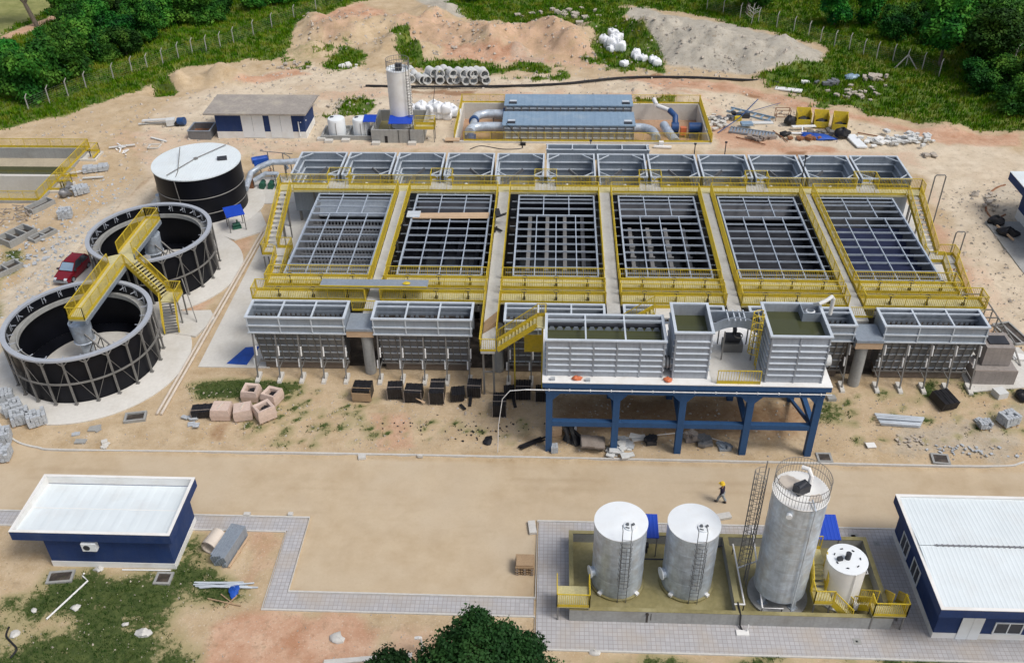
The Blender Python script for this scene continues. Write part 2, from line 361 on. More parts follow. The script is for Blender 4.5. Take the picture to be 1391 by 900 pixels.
def vnoise(P, s, seed=0, octv=4):
    """value noise, several octaves, about -1..1"""
    out = np.zeros(len(P)); amp = 1.0; tot = 0
    for o in range(octv):
        q = P/s*(2**o)+seed*17.3+o*5.1; i = np.floor(q).astype(int); f = q-i; f = f*f*(3-2*f)
        def h(a, b):
            n = (a*374761393+b*668265263+seed*1442695) & 0x7fffffff; n = ((n ^ (n >> 13))*1274126177) & 0x7fffffff
            return (n ^ (n >> 16)) % 10007/10007*2-1
        a, b = i[:,0], i[:,1]
        v = (h(a,b)*(1-f[:,0])+h(a+1,b)*f[:,0])*(1-f[:,1])+(h(a,b+1)*(1-f[:,0])+h(a+1,b+1)*f[:,0])*f[:,1]
        out += v*amp; tot += amp; amp *= 0.5
    return out/tot
def wp(px): return np.array([at(x, y, 0)[:2] for x, y in px])
def sdist(P, poly):
    """signed distance, positive inside"""
    poly = np.asarray(poly, float); n = len(poly); d = np.full(len(P), 1e9); ins = np.zeros(len(P), bool)
    for i in range(n):
        a, b = poly[i], poly[(i+1) % n]; e = b-a; w = P-a
        t = np.clip((w@e)/max(e@e, 1e-9), 0, 1); q = w-t[:,None]*e; d = np.minimum(d, (q*q).sum(1))
        c = ((a[1] > P[:,1]) != (b[1] > P[:,1])); 
        with np.errstate(divide='ignore', invalid='ignore'):
            xi = (b[0]-a[0])*(P[:,1]-a[1])/(b[1]-a[1]+1e-12)+a[0]
        ins ^= c & (P[:,0] < xi)
    return np.where(ins, 1, -1)*np.sqrt(d)
N1, N2, N3 = vnoise(GP, 9, 1), vnoise(GP, 3.2, 2), vnoise(GP, 1.1, 3, 3)
def zone(px, soft=0.8, wob=1.2, world_=False):
    p = px if world_ else wp(px)
    return np.clip((sdist(GP, p)+wob*N2+wob*0.5*N3)/soft*0.5+0.5, 0, 1)
def mx(*a):
    r = a[0]
    for b in a[1:]: r = np.maximum(r, b)
    return r
FARX = 2400
grass_tl = [(-900,-330),(-900,300),(0,172),(48,160),(85,158),(130,140),(190,124),(240,94),(300,86),(340,80),(372,86),(400,66),(392,48),(408,34),(440,22),(478,4),(520,-4),(560,-20),(600,-60),(640,-120),(640,-330)]
grass_tr = [(1128,62),(1120,88),(1070,96),(1038,100),(1030,108),(1085,132),(1120,142),(1150,146),(1180,156),(1215,160),(1250,168),(1290,172),(1330,180),(1391,178),(1700,190),(2400,-330),(640,-330),(640,-60),(612,8),(640,28),(700,33),(735,40),(780,36),(800,30),(850,8),(880,10),(960,24),(1060,46)]
grass_mid = [(798,28),(850,12),(846,36),(880,62),(905,84),(900,98),(868,92),(848,98),(812,84),(806,72),(812,52)]
G = mx(zone(grass_tl, 1.2, 1.6), zone(grass_tr, 1.2, 1.6), zone(grass_mid, 1.0, 1.0),
       zone([(538,54),(552,50),(572,70),(578,84),(548,86),(540,72)], .8, 1), zone([(445,84),(470,64),(485,70),(500,76),(470,92),(450,92)], .8, 1.2)*0.9,
       zone([(210,112),(228,110),(242,124),(234,130),(206,128)], .5, .6), zone([(745,132),(790,130),(792,140),(745,140)], .5, 1)*0.8, zone([(866,134),(916,134),(916,141),(866,142)], .4, .4),
       zone([(470,138),(510,134),(516,152),(495,160),(455,160)], .8, 1.5)*0.8, zone([(560,84),(640,82),(700,96),(650,104),(560,92)], .7, 1.2)*0.75, zone([(700,82),(745,90),(750,100),(700,96)], .6, 1.2)*0.7)
G = mx(G, np.clip(0.25+1.2*vnoise(GP, 1.8, 51, 4), 0, 1)*mx(zone([(385,62),(490,58),(500,92),(400,104),(370,92)], 1, 1), zone([(480,130),(520,128),(520,158),(440,164),(424,150)], 1, 1), zone([(560,84),(750,84),(790,108),(700,110),(560,106)], 1, 1), zone([(795,30),(870,26),(910,90),(900,104),(850,100),(790,84)], 1, 1), zone([(1030,104),(1130,112),(1190,150),(1100,148),(1040,124)], 1, 1), zone([(640,176),(690,176),(690,188),(640,188)], .6, .6)*.5))
# foreground weeds and rough grass
fg = zone([(70,775),(250,770),(290,775),(330,800),(345,815),(300,820),(265,838),(285,860),(270,905),(250,960),(-200,960),(-200,850),(20,850),(10,820),(60,800)], 0.7, 1.3)
fgn = np.clip(0.72+0.9*vnoise(GP, 2.2, 8, 4), 0, 1)
W = mx(fg*fgn, zone([(255,520),(300,512),(410,515),(412,530),(370,548),(330,540),(270,542)], .5, .8)*0.9,
       zone([(1180,520),(1391,500),(1391,590),(1330,560),(1240,548),(1170,540)], .6, 1.4)*np.clip(0.35+1.1*vnoise(GP, 1.6, 9, 4), 0, 1),
       zone([(1115,545),(1150,550),(1150,575),(1112,570)], .5, 1)*0.7,
       zone([(360,540),(520,545),(530,600),(380,604),(330,580)], .6, 1.2)*np.clip(-0.1+1.0*vnoise(GP, 1.0, 12, 3), 0, 1),
       zone([(240,720),(275,716),(300,780),(260,800),(220,780)], .5, .8)*np.clip(.4+vnoise(GP, 1.4, 14, 3), 0, 1),
       zone([(770,884),(1391,892),(1391,990),(740,990)], .4, .4)*np.clip(.45+1.0*vnoise(GP, 1.2, 15, 3), 0, 1),
       zone([(0,330),(36,338),(28,370),(0,380)], .5, .6)*0.8, zone([(-40,355),(0,352),(2,430),(-40,440)], .5, .6)*0.7)
_rc = random.Random(12)
for _ in range(150):
    x, y = (_rc.uniform(330, 530), _rc.uniform(530, 606)) if _ < 85 else ((_rc.uniform(530, 720), _rc.uniform(556, 604)) if _ < 105 else (_rc.uniform(1110, 1391), _rc.uniform(530, 600)))
    c = np.array(at(x, y, 0)[:2]); W = np.maximum(W, _rc.uniform(.4,1)*np.exp(-((GP-c)**2).sum(1)/_rc.uniform(.03, .22)))
def polyline(px, w, amp):
    p = wp(px); d = np.full(len(GP), 1e9)
    for a, b in zip(p[:-1], p[1:]):
        e = b-a; q = GP-a; t = np.clip((q@e)/(e@e), 0, 1); r = q-t[:,None]*e; d = np.minimum(d, np.sqrt((r*r).sum(1)))
    return amp*np.clip(1.2-(d+0.25*N3)/w, 0, 1)
# red laterite soil
RED = 1.18*mx(zone([(400,50),(430,26),(470,6),(520,10),(560,30),(610,26),(640,36),(700,40),(735,38),(790,50),(800,66),(840,88),(800,100),(740,84),(690,74),(640,66),(600,78),(560,66),(520,40),(480,60),(440,66)], 1.6, 2.2)*0.48,
         zone([(440,14),(490,6),(525,16),(540,34),(480,44),(430,44)], 1.4, 1.6)*0.9, zone([(600,62),(700,70),(760,84),(700,84),(600,80)], 1, 1.2)*0.9,
         zone([(850,100),(900,108),(1000,112),(1070,130),(1130,150),(1190,160),(1260,178),(1391,180),(1391,200),(1290,196),(1200,172),(1140,158),(1080,150),(1000,128),(900,120),(850,112)], .9, 1.0)*0.8,
         zone([(880,118),(960,130),(1000,180),(1100,200),(1040,206),(965,200),(962,140)], 1.2, 1.6)*0.7, zone([(1050,200),(1130,198),(1140,206),(1060,208)], .6, .8)*0.95,
         zone([(300,115),(400,94),(420,100),(330,116)], .8, 1)*0.8, zone([(1255,290),(1285,310),(1330,400),(1391,480),(1391,520),(1330,520),(1290,400),(1262,320)], .9, 1.4)*0.6,
         zone([(270,838),(330,812),(380,760),(392,722),(340,720),(320,800)], .8, 1.2)*0.55, zone([(262,838),(330,826),(430,836),(520,850),(500,905),(250,960),(270,890)], 1.0, 1.6)*0.85,
         zone([(520,840),(640,838),(640,960),(480,960)], 1.0, 1.6)*0.45, zone([(505,560),(550,560),(560,606),(520,612)], .5, .9)*0.6, zone([(240,385),(330,300),(360,300),(250,470),(230,430)], .7, 1)*0.55,
         zone([(640,160),(690,160),(690,190),(640,190)], .5, .5)*.8, zone([(860,168),(950,168),(955,192),(860,192)], .5, .5)*.8,
          zone([(150,170),(420,190),(640,196),(640,208),(330,214),(200,230),(140,200)], 1, 1.6)*.38, zone([(960,195),(1250,205),(1260,230),(960,212)], 1, 1.4)*.42, zone([(1262,250),(1300,300),(1391,420),(1391,470),(1290,420)], 1, 1.5)*.35, zone([(430,120),(860,124),(980,140),(640,140),(430,135)], 1, 1.6)*.45)
# grey spoil heap and gravelly rubble
GREY = mx(zone([(845,14),(872,6),(900,18),(960,26),(1030,40),(1100,60),(1122,74),(1112,92),(1060,96),(1020,104),(960,96),(905,88),(868,52)], .9, 1.0),
          zone([(560,-4),(620,-10),(635,24),(600,30)], .8, 1)*0.9, zone([(690,34),(720,36),(700,48),(640,40)], .7, .9)*0.6,
          zone([(1200,560),(1391,560),(1391,625),(1190,628)], .8, 2.0)*0.55, zone([(60,330),(190,232),(215,240),(110,330),(20,470),(-60,540),(-40,430)], .9, .8)*0.45,
          zone([(1030,118),(1120,130),(1110,142),(1060,126)], .5, 1)*0.6, zone([(700,60),(745,80),(730,92),(690,78)], .7, 1)*.5, zone([(1340,255),(1391,235),(1391,330),(1350,300)], .5, .8)*0.5,
          zone([(560,560),(740,560),(738,608),(560,606)], .6, 1.4)*0.3)
# pale compacted tracks
PALE = mx(zone([(200,240),(180,180),(280,118),(420,92),(540,98),(700,104),(860,106),(1000,120),(1090,150),(1200,170),(1391,205),(1500,300),(1391,470),(1330,440),(1260,240),(1000,206),(600,205),(420,205),(330,215)], 1.6, 2.0),
          zone([(-40,430),(110,300),(215,232),(220,270),(115,340),(60,440),(-40,520)], 1.2, 1.2))
WET_DARK = mx(zone([(545,120),(650,122),(640,130),(550,128)], .5, .9), zone([(862,100),(900,102),(880,108)], .4, .6), zone([(995,124),(1030,128),(1060,136),(1020,134)], .4, .7), zone([(1066,206),(1096,205),(1094,213),(1070,213)], .3, .4),
          zone([(285,575),(312,572),(310,600),(285,602)], .5, .8)*0.7, zone([(250,510),(300,360),(330,330),(350,330),(230,560)], .6, 1)*0.25, zone([(746,535),(1115,540),(1112,600),(746,600)], 1.5, 1)*0.75,  # includes the soil under the blue platform, simply darkened
          zone([(20,172),(60,168),(200,180),(330,190),(300,200),(120,190)], .6, 1.2)*0.3, zone([(330,606),(740,606),(740,614),(330,614)], .5, .6)*0.35,
          polyline([(30,425),(70,380),(120,325),(180,262),(205,240)], .45, .55), polyline([(12,410),(95,312),(160,255),(190,238)], .4, .5), polyline([(60,440),(110,385)], .4, .45), polyline([(400,206),(600,207),(900,208),(1100,211),(1250,226)], .5, .35), polyline([(380,200),(600,199),(760,200)], .5, .3), polyline([(300,112),(450,104),(600,110),(800,112)], .6, .35), polyline([(1000,140),(1100,158),(1230,182),(1391,222)], .6, .35), polyline([(1290,240),(1340,330),(1391,400)], .5, .3), polyline([(1262,240),(1305,330),(1391,440)], .5, .3))
TRK = mx(polyline([(0,634),(150,640),(420,648),(760,652),(1100,658),(1391,662)], .35, .8), polyline([(0,646),(150,653),(420,661),(760,666),(1100,672),(1391,676)], .35, .8), polyline([(300,690),(520,700),(640,730),(690,800)], .3, .6), polyline([(330,676),(540,684),(668,722),(716,800)], .3, .6), polyline([(430,800),(470,740),(560,690),(760,680)], .3, .5))*np.clip(.6+vnoise(GP, 3, 61, 3), 0, 1)
ROADZ = np.clip(sdist(GP, np.array([(-60,40.9),(-1.0,40.9),(60,40.9),(60,46.2),(-33,46.2),(-38,47.0),(-42,52),(-60,70)]))/0.4+0.4, 0, 1)
YARD = np.clip(sdist(GP, np.array([(-15.0,35.0),(-0.8,35.0),(-0.8,41.2),(-15.0,41.2)]))/0.3+0.5, 0, 1)
FLATZ = mx(ROADZ, YARD, np.clip(sdist(GP, np.array([(-27.5,53.0),(36,53),(36,98),(-27.5,98)]))/1.0+0.5, 0, 1), np.clip(sdist(GP, np.array([(-44,48),(-26,48),(-26,90),(-44,90)]))/1.0+0.3, 0, 1),
           np.clip(sdist(GP, np.array([(-60,30),(60,30),(60,42),(-60,42)]))/1.0+.3, 0, 1)*0.75)
# relief
H0 = (0.10*N2+0.10*N3+0.05*vnoise(GP, 0.8, 21, 2))*(1-FLATZ)-0.02
H0 += 0.25*N1*np.clip((GP[:,1]-100)/25, 0, 1)
HB = H0.copy()
MOUNDS = [(430,46,4.6,2.2),(488,40,7.5,4.0),(545,44,5.5,2.6),(575,46,4.5,2.2),(620,50,5.0,2.6),(655,50,4.5,2.0),(690,50,5.0,2.2),(738,46,5.5,2.8),(775,58,5.0,2.0),(450,64,4.0,1.0),(520,60,4.5,1.2),(600,70,5.5,1.0),(660,72,5,0.9),
          (874,46,6.0,4.0),(915,58,7.0,3.4),(960,66,7.5,3.0),(1010,74,7.5,2.4),(1055,80,6.5,1.9),(1092,82,5.0,1.4),(303,106,3.4,3.0),(250,112,2.4,2.0),(234,114,1.8,1.3),(330,108,2.2,.9),(600,14,4.5,2.6),(720,88,3,0.6),(870,118,3,.7),(930,130,4,1.0),
          (910,140,2.6,.6),(1285,172,3.2,1.0),(1090,140,3,.5),(1150,152,3,.5)]
for i, (x, y, r, h) in enumerate(MOUNDS):
    c = np.array(at(x, y, 0)[:2]); q = (GP-c)/np.array([r*1.05, r*0.9]); d = np.sqrt((q*q).sum(1))*(1+0.18*N1+0.14*N2)
    H0 = H0+h*(0.78 if y < 90 else 1.0)*np.clip(1-d, 0, 1)**0.95*0.8*(1+0.2*N3)*(1-0.25*np.clip(H0/3, 0, 1))
_rm = random.Random(4)
for _ in range(60):
    x, y = _rm.uniform(405, 810), _rm.uniform(22, 74); r = _rm.uniform(1.6, 3.6)
    c = np.array(at(x, y, 0)[:2]); d = np.sqrt(((GP-c)**2).sum(1))/r*(1+0.2*N2); H0 = np.maximum(H0, np.where(d < 1, H0+r*0.34*(1-d), H0))
for _ in range(26):
    x = _rm.uniform(865, 1095); y = 14+(x-865)*0.2+_rm.uniform(10, 60); r = _rm.uniform(2.0, 4.0)
    c = np.array(at(x, y, 0)[:2]); d = np.sqrt(((GP-c)**2).sum(1))/r*(1+0.2*N2); H0 = np.maximum(H0, np.where(d < 1, H0+r*0.16*(1-d), H0))
_mm = np.clip((H0-HB)/0.8, 0, 1); H0 -= _mm*(0.55*np.abs(vnoise(GP, 2.4, 31, 3))+0.38*np.abs(vnoise(GP, 1.1, 32, 2)))
c = np.array(at(219, 121, 0)[:2]); H0 -= 1.3*np.exp(-((GP-c)**2).sum(1)/2.2)
# bank that falls towards the bushes in the far left, gentle rise far right
H0 += 1.0*zone([(60,125),(330,58),(420,20),(520,-20),(300,-200),(-300,-200),(-300,150)], 8, 0)*0.35*(1+N1)
nx, ny = len(GX), len(GY)
idx = np.arange(nx*ny).reshape(ny, nx)
fa = np.stack([idx[:-1,:-1], idx[:-1,1:], idx[1:,1:], idx[1:,:-1]], -1).reshape(-1, 4)
cxm = (GX[:-1]+GX[1:])/2; cym = (GY[:-1]+GY[1:])/2; CX, CYm = np.meshgrid(cxm, cym); keep = np.ones(CX.size, bool)
for a, b, c_, d_ in HOLES: keep &= ~((CX.ravel() > a) & (CX.ravel() < b) & (CYm.ravel() > c_) & (CYm.ravel() < d_))
fa = fa[keep]
gm = bpy.data.meshes.new('ground')
gm.vertices.add(len(GP)); gm.vertices.foreach_set('co', np.column_stack([GP, H0]).astype(np.float32).ravel())
gm.loops.add(fa.size); gm.loops.foreach_set('vertex_index', fa.astype(np.int32).ravel())
gm.polygons.add(len(fa)); gm.polygons.foreach_set('loop_start', np.arange(0, fa.size, 4, dtype=np.int32))
gm.update(calc_edges=True); gm.polygons.foreach_set('use_smooth', [True]*len(fa))
def cattr(name, a, b, c):
    at_ = gm.color_attributes.new(name, 'FLOAT_COLOR', 'POINT')
    at_.data.foreach_set('color', np.column_stack([a, b, c, np.ones(len(a))]).astype(np.float32).ravel())
cattr('cover', G, RED, GREY); cattr('wear', PALE, WET_DARK, W); LAWN = mx(zone([(-400,-200),(110,-200),(92,-4),(70,12),(30,34),(0,50),(-300,170)], 1.0, 1.0), zone([(150,-200),(330,-200),(300,-8),(200,-10)], 1, 1.2), zone([(388,66),(432,62),(438,78),(408,86),(392,80)], .6, 1.0)*.45)
PTH = mx(polyline([(-60,78),(0,57),(50,36),(100,12),(140,-10),(200,-40)], 1.6, 1.0))
G = np.where(LAWN > 0.4, 0.0, G)*(1-PTH); LAWN = LAWN*(1-PTH)
gm.color_attributes['cover'].data.foreach_set('color', np.column_stack([G, np.maximum(RED, PTH*.8), GREY, np.ones(len(G))]).astype(np.float32).ravel())
cattr('use', np.maximum(ROADZ, YARD), TRK, LAWN)
ground = bpy.data.objects.new('ground', gm); COL.objects.link(ground); ground['kind'] = 'structure'

gmat = bpy.data.materials.new('soil'); gmat.use_nodes = True; T = gmat.node_tree; N = T.nodes; L = T.links
P = N['Principled BSDF']; P.inputs['Roughness'].default_value = 0.95; P.inputs['Specular IOR Level'].default_value = 0.15
TC = N.new('ShaderNodeTexCoord')
def nz(s, det=5, r=0.6, dist=0.0):
    q = N.new('ShaderNodeTexNoise'); q.inputs['Scale'].default_value = s; q.inputs['Detail'].default_value = det; q.inputs['Roughness'].default_value = r; q.inputs['Distortion'].default_value = dist
    L.new(TC.outputs['Object'], q.inputs['Vector']); return q.outputs['Fac']
def mr(f, a, b, c=0.0, d=1.0):
    q = N.new('ShaderNodeMapRange'); q.inputs['From Min'].default_value = a; q.inputs['From Max'].default_value = b; q.inputs['To Min'].default_value = c; q.inputs['To Max'].default_value = d
    L.new(f, q.inputs['Value']); return q.outputs['Result']
def mt(op, a, b):
    q = N.new('ShaderNodeMath'); q.operation = op
    for i, v in enumerate((a, b)):
        if isinstance(v, (int, float)): q.inputs[i].default_value = v
        else: L.new(v, q.inputs[i])
    return q.outputs[0]
def mxc(a, b, f):
    q = N.new('ShaderNodeMix'); q.data_type = 'RGBA'
    for s_, v in ((q.inputs['A'], a), (q.inputs['B'], b)):
        if isinstance(v, tuple): s_.default_value = (*v, 1)
        else: L.new(v, s_)
    if isinstance(f, (int, float)): q.inputs['Factor'].default_value = f
    else: L.new(f, q.inputs['Factor'])
    return q.outputs['Result']
def attr(name):
    q = N.new('ShaderNodeVertexColor'); q.layer_name = name; s_ = N.new('ShaderNodeSeparateColor'); L.new(q.outputs['Color'], s_.inputs[0]); return s_.outputs
A1, A2, A3 = attr('cover'), attr('wear'), attr('use')
n_big, n_mid, n_fine, n_grit = nz(0.12, 4), nz(0.55, 6, 0.65), nz(2.6, 6, 0.7), nz(9, 3, 0.7)
def mask(sock, n, w=0.55, lo=0.42, hi=0.60): return mr(mt('ADD', sock, mt('MULTIPLY', mt('SUBTRACT', n, 0.5), w)), lo, hi)
tan = mxc((0.425,0.31,0.180), (0.595,0.475,0.325), mr(n_mid, 0.33, 0.68)); tan = mxc(tan, (0.49,0.375,0.245), mr(n_big, 0.4, 0.6, 0, .5))
pale = mxc((0.53,0.435,0.315), (0.70,0.605,0.47), mr(n_mid, 0.3, 0.7))
pale = mxc(pale, (0.50,0.385,0.27), mr(n_big, 0.52, 0.66, 0, .6))
c = mxc(tan, pale, mask(A2[0], n_fine, 0.5, 0.3, 0.75))
red = mxc((0.44,0.235,0.140), (0.60,0.405,0.285), mr(n_mid, 0.34, 0.66)); red = mxc(red, (0.33,0.13,0.06), mr(n_fine, 0.56, 0.70, 0, .5))
c = mxc(c, (0.36,0.285,0.19), mt('MULTIPLY', mr(nz(0.9, 7, 0.8), 0.50, 0.62, 0, .55), A1[1]))
c = mxc(c, red, mr(mt('ADD', A1[1], mt('MULTIPLY', mt('SUBTRACT', n_mid, 0.5), 1.1)), 0.32, 0.80))
grey = mxc((0.34,0.315,0.265), (0.50,0.465,0.395), mr(n_mid, 0.3, 0.7)); grey = mxc(grey, (0.28,0.25,0.20), mr(n_fine, 0.56, 0.68, 0, .8))
c = mxc(c, grey, mr(mt('ADD', A1[2], mt('MULTIPLY', mt('SUBTRACT', n_fine, 0.5), 0.7)), 0.3, 0.8))
# grit, pebbles and crumbs of darker soil where the ground is rough
rough = mt('SUBTRACT', 1.0, A3[0])
c = mxc(c, (0.66,0.59,0.49), mt('MULTIPLY', mr(n_grit, 0.58, 0.68, 0, .5), rough))
c = mxc(c, (0.22,0.155,0.09), mt('MULTIPLY', mr(nz(4.2, 6, 0.8), 0.58, 0.68, 0, .7), rough))
c = mxc(c, (0.30,0.235,0.155), mt('MULTIPLY', mr(nz(1.3, 7, 0.75), 0.54, 0.70, 0, .55), rough))
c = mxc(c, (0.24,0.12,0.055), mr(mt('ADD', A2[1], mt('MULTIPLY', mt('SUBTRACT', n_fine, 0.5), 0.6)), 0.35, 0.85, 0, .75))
road = mxc((0.470,0.365,0.242), (0.545,0.440,0.305), mr(n_mid, 0.36, 0.64)); road = mxc(road, (0.545,0.46,0.345), mr(n_big, 0.40, 0.62, 0, .6)); road = mxc(road, (0.43,0.345,0.24), mr(nz(6, 6, .75), 0.53, 0.75, 0, .5)); road = mxc(road, (0.60,0.53,0.43), mr(nz(14, 4, .8), 0.60, 0.72, 0, .4))
road = mxc(road, (0.40,0.305,0.20), mr(mt('ADD', A3[1], mt('MULTIPLY', mt('SUBTRACT', n_fine, 0.5), 0.5)), 0.25, 0.9, 0, .55))
c = mxc(c, road, mr(A3[0], 0.2, 0.8))
gcol = mxc((0.060,0.120,0.022), (0.155,0.195,0.042), mr(n_mid, 0.32, 0.66)); gcol = mxc(gcol, (0.050,0.095,0.018), mr(n_fine, 0.5, 0.66, 0, .7)); gcol = mxc(gcol, (0.27,0.27,0.075), mr(n_big, 0.52, 0.68, 0, .6))
c = mxc(c, gcol, mask(A1[0], n_fine, 0.8, 0.40, 0.58))
c = mxc(c, (0.30,0.27,0.13), mr(mt('ADD', A2[2], mt('MULTIPLY', mt('SUBTRACT', n_mid, 0.5), 0.9)), 0.12, 0.5, 0, .75))
wcol = mxc((0.032,0.058,0.016), (0.10,0.125,0.040), mr(n_fine, 0.35, 0.66))
c = mxc(c, wcol, mask(A2[2], n_fine, 1.5, 0.50, 0.74))
lawn = mxc((0.20,0.215,0.075), (0.30,0.30,0.12), mr(n_mid, 0.35, 0.65)); c = mxc(c, lawn, mask(A3[2], n_fine, 0.5, 0.4, 0.6))
L.new(c, P.inputs['Base Color'])
bp = N.new('ShaderNodeBump'); bp.inputs['Strength'].default_value = 0.55; bp.inputs['Distance'].default_value = 0.12
hmix = mt('MULTIPLY', mt('ADD', mt('MULTIPLY', n_fine, 0.7), mt('MULTIPLY', n_grit, 0.35)), mr(A3[0], 0, 1, 1, .12)); L.new(hmix, bp.inputs['Height']); L.new(bp.outputs[0], P.inputs['Normal'])
gm.materials.append(gmat)

def hz(x, y):
    """ground height at a point (nearest grid vertex)"""
    i = int(np.clip(np.searchsorted(GX, x), 0, nx-1)); j = int(np.clip(np.searchsorted(GY, y), 0, ny-1)); return float(H0[j*nx+i])

# ================================================================== paving, kerbs, slabs
def paver_mat():
    m_ = bpy.data.materials.new('pavers'); m_.use_nodes = True; M['pavers'] = m_; t = m_.node_tree; n = t.nodes; l = t.links; p = n['Principled BSDF']
    p.inputs['Roughness'].default_value = 0.85
    tc = n.new('ShaderNodeTexCoord'); b = n.new('ShaderNodeTexBrick'); l.new(tc.outputs['Object'], b.inputs['Vector'])
    b.inputs['Color1'].default_value = (0.405,0.40,0.415,1); b.inputs['Color2'].default_value = (0.465,0.46,0.475,1); b.inputs['Mortar'].default_value = (0.31,0.295,0.285,1)
    b.inputs['Scale'].default_value = 1; b.inputs['Brick Width'].default_value = 0.26; b.inputs['Row Height'].default_value = 0.26; b.inputs['Mortar Size'].default_value = 0.016; b.offset = 0.0
    q = n.new('ShaderNodeTexNoise'); q.inputs['Scale'].default_value = 0.5; q.inputs['Detail'].default_value = 6; l.new(tc.outputs['Object'], q.inputs['Vector'])
    r = n.new('ShaderNodeMapRange'); r.inputs['From Min'].default_value = 0.45; r.inputs['From Max'].default_value = 0.75; r.inputs['To Max'].default_value = 0.65; l.new(q.outputs['Fac'], r.inputs['Value'])
    x = n.new('ShaderNodeMix'); x.data_type = 'RGBA'; x.inputs['B'].default_value = (0.43,0.36,0.28,1); l.new(b.outputs['Color'], x.inputs['A']); l.new(r.outputs[0], x.inputs['Factor']); l.new(x.outputs['Result'], p.inputs['Base Color'])
    bu = n.new('ShaderNodeBump'); bu.inputs['Strength'].default_value = 0.5; bu.inputs['Distance'].default_value = 0.02; bu.invert = True; l.new(b.outputs['Fac'], bu.inputs['Height']); l.new(bu.outputs[0], p.inputs['Normal'])
paver_mat()
mb = MB()
mb.prism([(-70,39.6),(-16.2,39.6),(-16.2,33.75),(-0.75,33.75),(-0.75,34.9),(-15.1,34.9),(-15.1,40.65),(-70,40.65)], -0.2, 0.05)
structure('path', mb, 'pavers')
mb = MB(); mb.box(-0.6, 60, 31.6, 40.8, -0.2, 0.06); structure('paving', mb, 'pavers')
def kerbline(pts, w=0.12, h=0.11, name='kerb'):
    mb = MB(); off = []
    pts = [Vector((*p[:2], 0)) for p in pts]
    for i, p in enumerate(pts):
        d = (pts[min(i+1, len(pts)-1)]-pts[max(i-1, 0)]).normalized(); off.append(Vector((-d.y, d.x, 0))*w/2)
    for i in range(len(pts)-1):
        a, b = pts[i], pts[i+1]; oa, ob = off[i], off[i+1]
        z0, z1 = Vector((0,0,-.2)), Vector((0,0,h))
        mb.hexa([a-oa+z0, b-ob+z0, b+ob+z0, a+oa+z0, a-oa+z1, b-ob+z1, b+ob+z1, a+oa+z1])
    return structure(name, mb, 'kerb_concrete')
def spline(pts, n=6):
    out = []; P_ = [Vector((*p[:2], 0)) for p in pts]
    for i in range(len(P_)-1):
        p0, p1, p2, p3 = P_[max(i-1,0)], P_[i], P_[i+1], P_[min(i+2, len(P_)-1)]
        for k in range(n):
            t = k/n; out.append(0.5*((2*p1)+(p2-p0)*t+(2*p0-5*p1+4*p2-p3)*t*t+(3*p1-p0-3*p2+p3)*t**3))
    return out+[P_[-1]]
kerbline(spline([(-44,56),(-41.2,51.8),(-39.2,49.0),(-37.2,47.25),(-35.3,46.6),(-33.0,46.4),(-20,46.55),(-4,46.6),(13.5,46.6),(28.5,46.6),(31.6,47.1),(35,48.6),(40,52)]))
kerbline([(-70,40.72),(-15.03,40.72),(-15.03,34.96),(-0.68,34.96),(-0.68,40.87),(60,40.87)], 0.11, 0.10)
kerbline([(-70,39.53),(-16.27,39.53),(-16.27,33.68),(-0.68,33.68),(-0.68,31.54),(60,31.54)], 0.10, 0.07)
# concrete aprons of the round tanks and the long slab beside the basins
mb = MB()
mb.lathe([(0.0,0.10),(7.5,0.10),(7.55,0.07),(7.55,-0.2)], (-35.6,56.5,0), 64); structure('round_slab', mb, 'concrete')
mb = MB(); mb.lathe([(0.0,0.115),(7.3,0.115),(7.35,0.08),(7.35,-0.2)], (-34.9,69.6,0), 64); structure('round_slab', mb, 'concrete')
mb = MB(); mb.lathe([(0.0,0.13),(5.7,0.13),(5.75,0.1),(5.75,-0.2)], (-34.4,81.8,0), 64); structure('round_slab', mb, 'concrete')
mb = MB(); mb.prism([(-32.5,76.6),(-29.6,75.0),(-26.9,77.0),(-28.6,80.6)], -0.2, 0.10); structure('pump_slab', mb, 'concrete')
mb = MB(); mb.prism([(-31,82),(-24.8,82.6),(-24.8,88.4),(-31,88)], -0.2, 0.09); structure('pump_slab', mb, 'concrete')
mb = MB(); mb.prism([(-32,60.3),(-28.4,59.7),(-27.6,62.3),(-28.3,63.4),(-31,63.2)], -0.2, 0.16); structure('stair_slab', mb, 'concrete')
mb = MB(); mb.box(-27.0, -21.45, 55.9, 84.5, -0.25, 0.055); mb.box(30.4, 34.6, 57.4, 84.5, -0.25, 0.055); structure('plant_slab', mb, 'concrete')
mb = MB(); mb.box(-21.45, 30.4, 56.4, 84.5, -0.25, 0.05); structure('basin_floor', mb, 'sludge_and_shade')  # dark colour stands in for deep shade in the walkway gaps
mb = MB(); mb.prism([(30.6,54.4),(37.0,55.4),(36.2,60.0),(30.6,60.0)], -0.2, 0.07); structure('side_slab', mb, 'concrete')
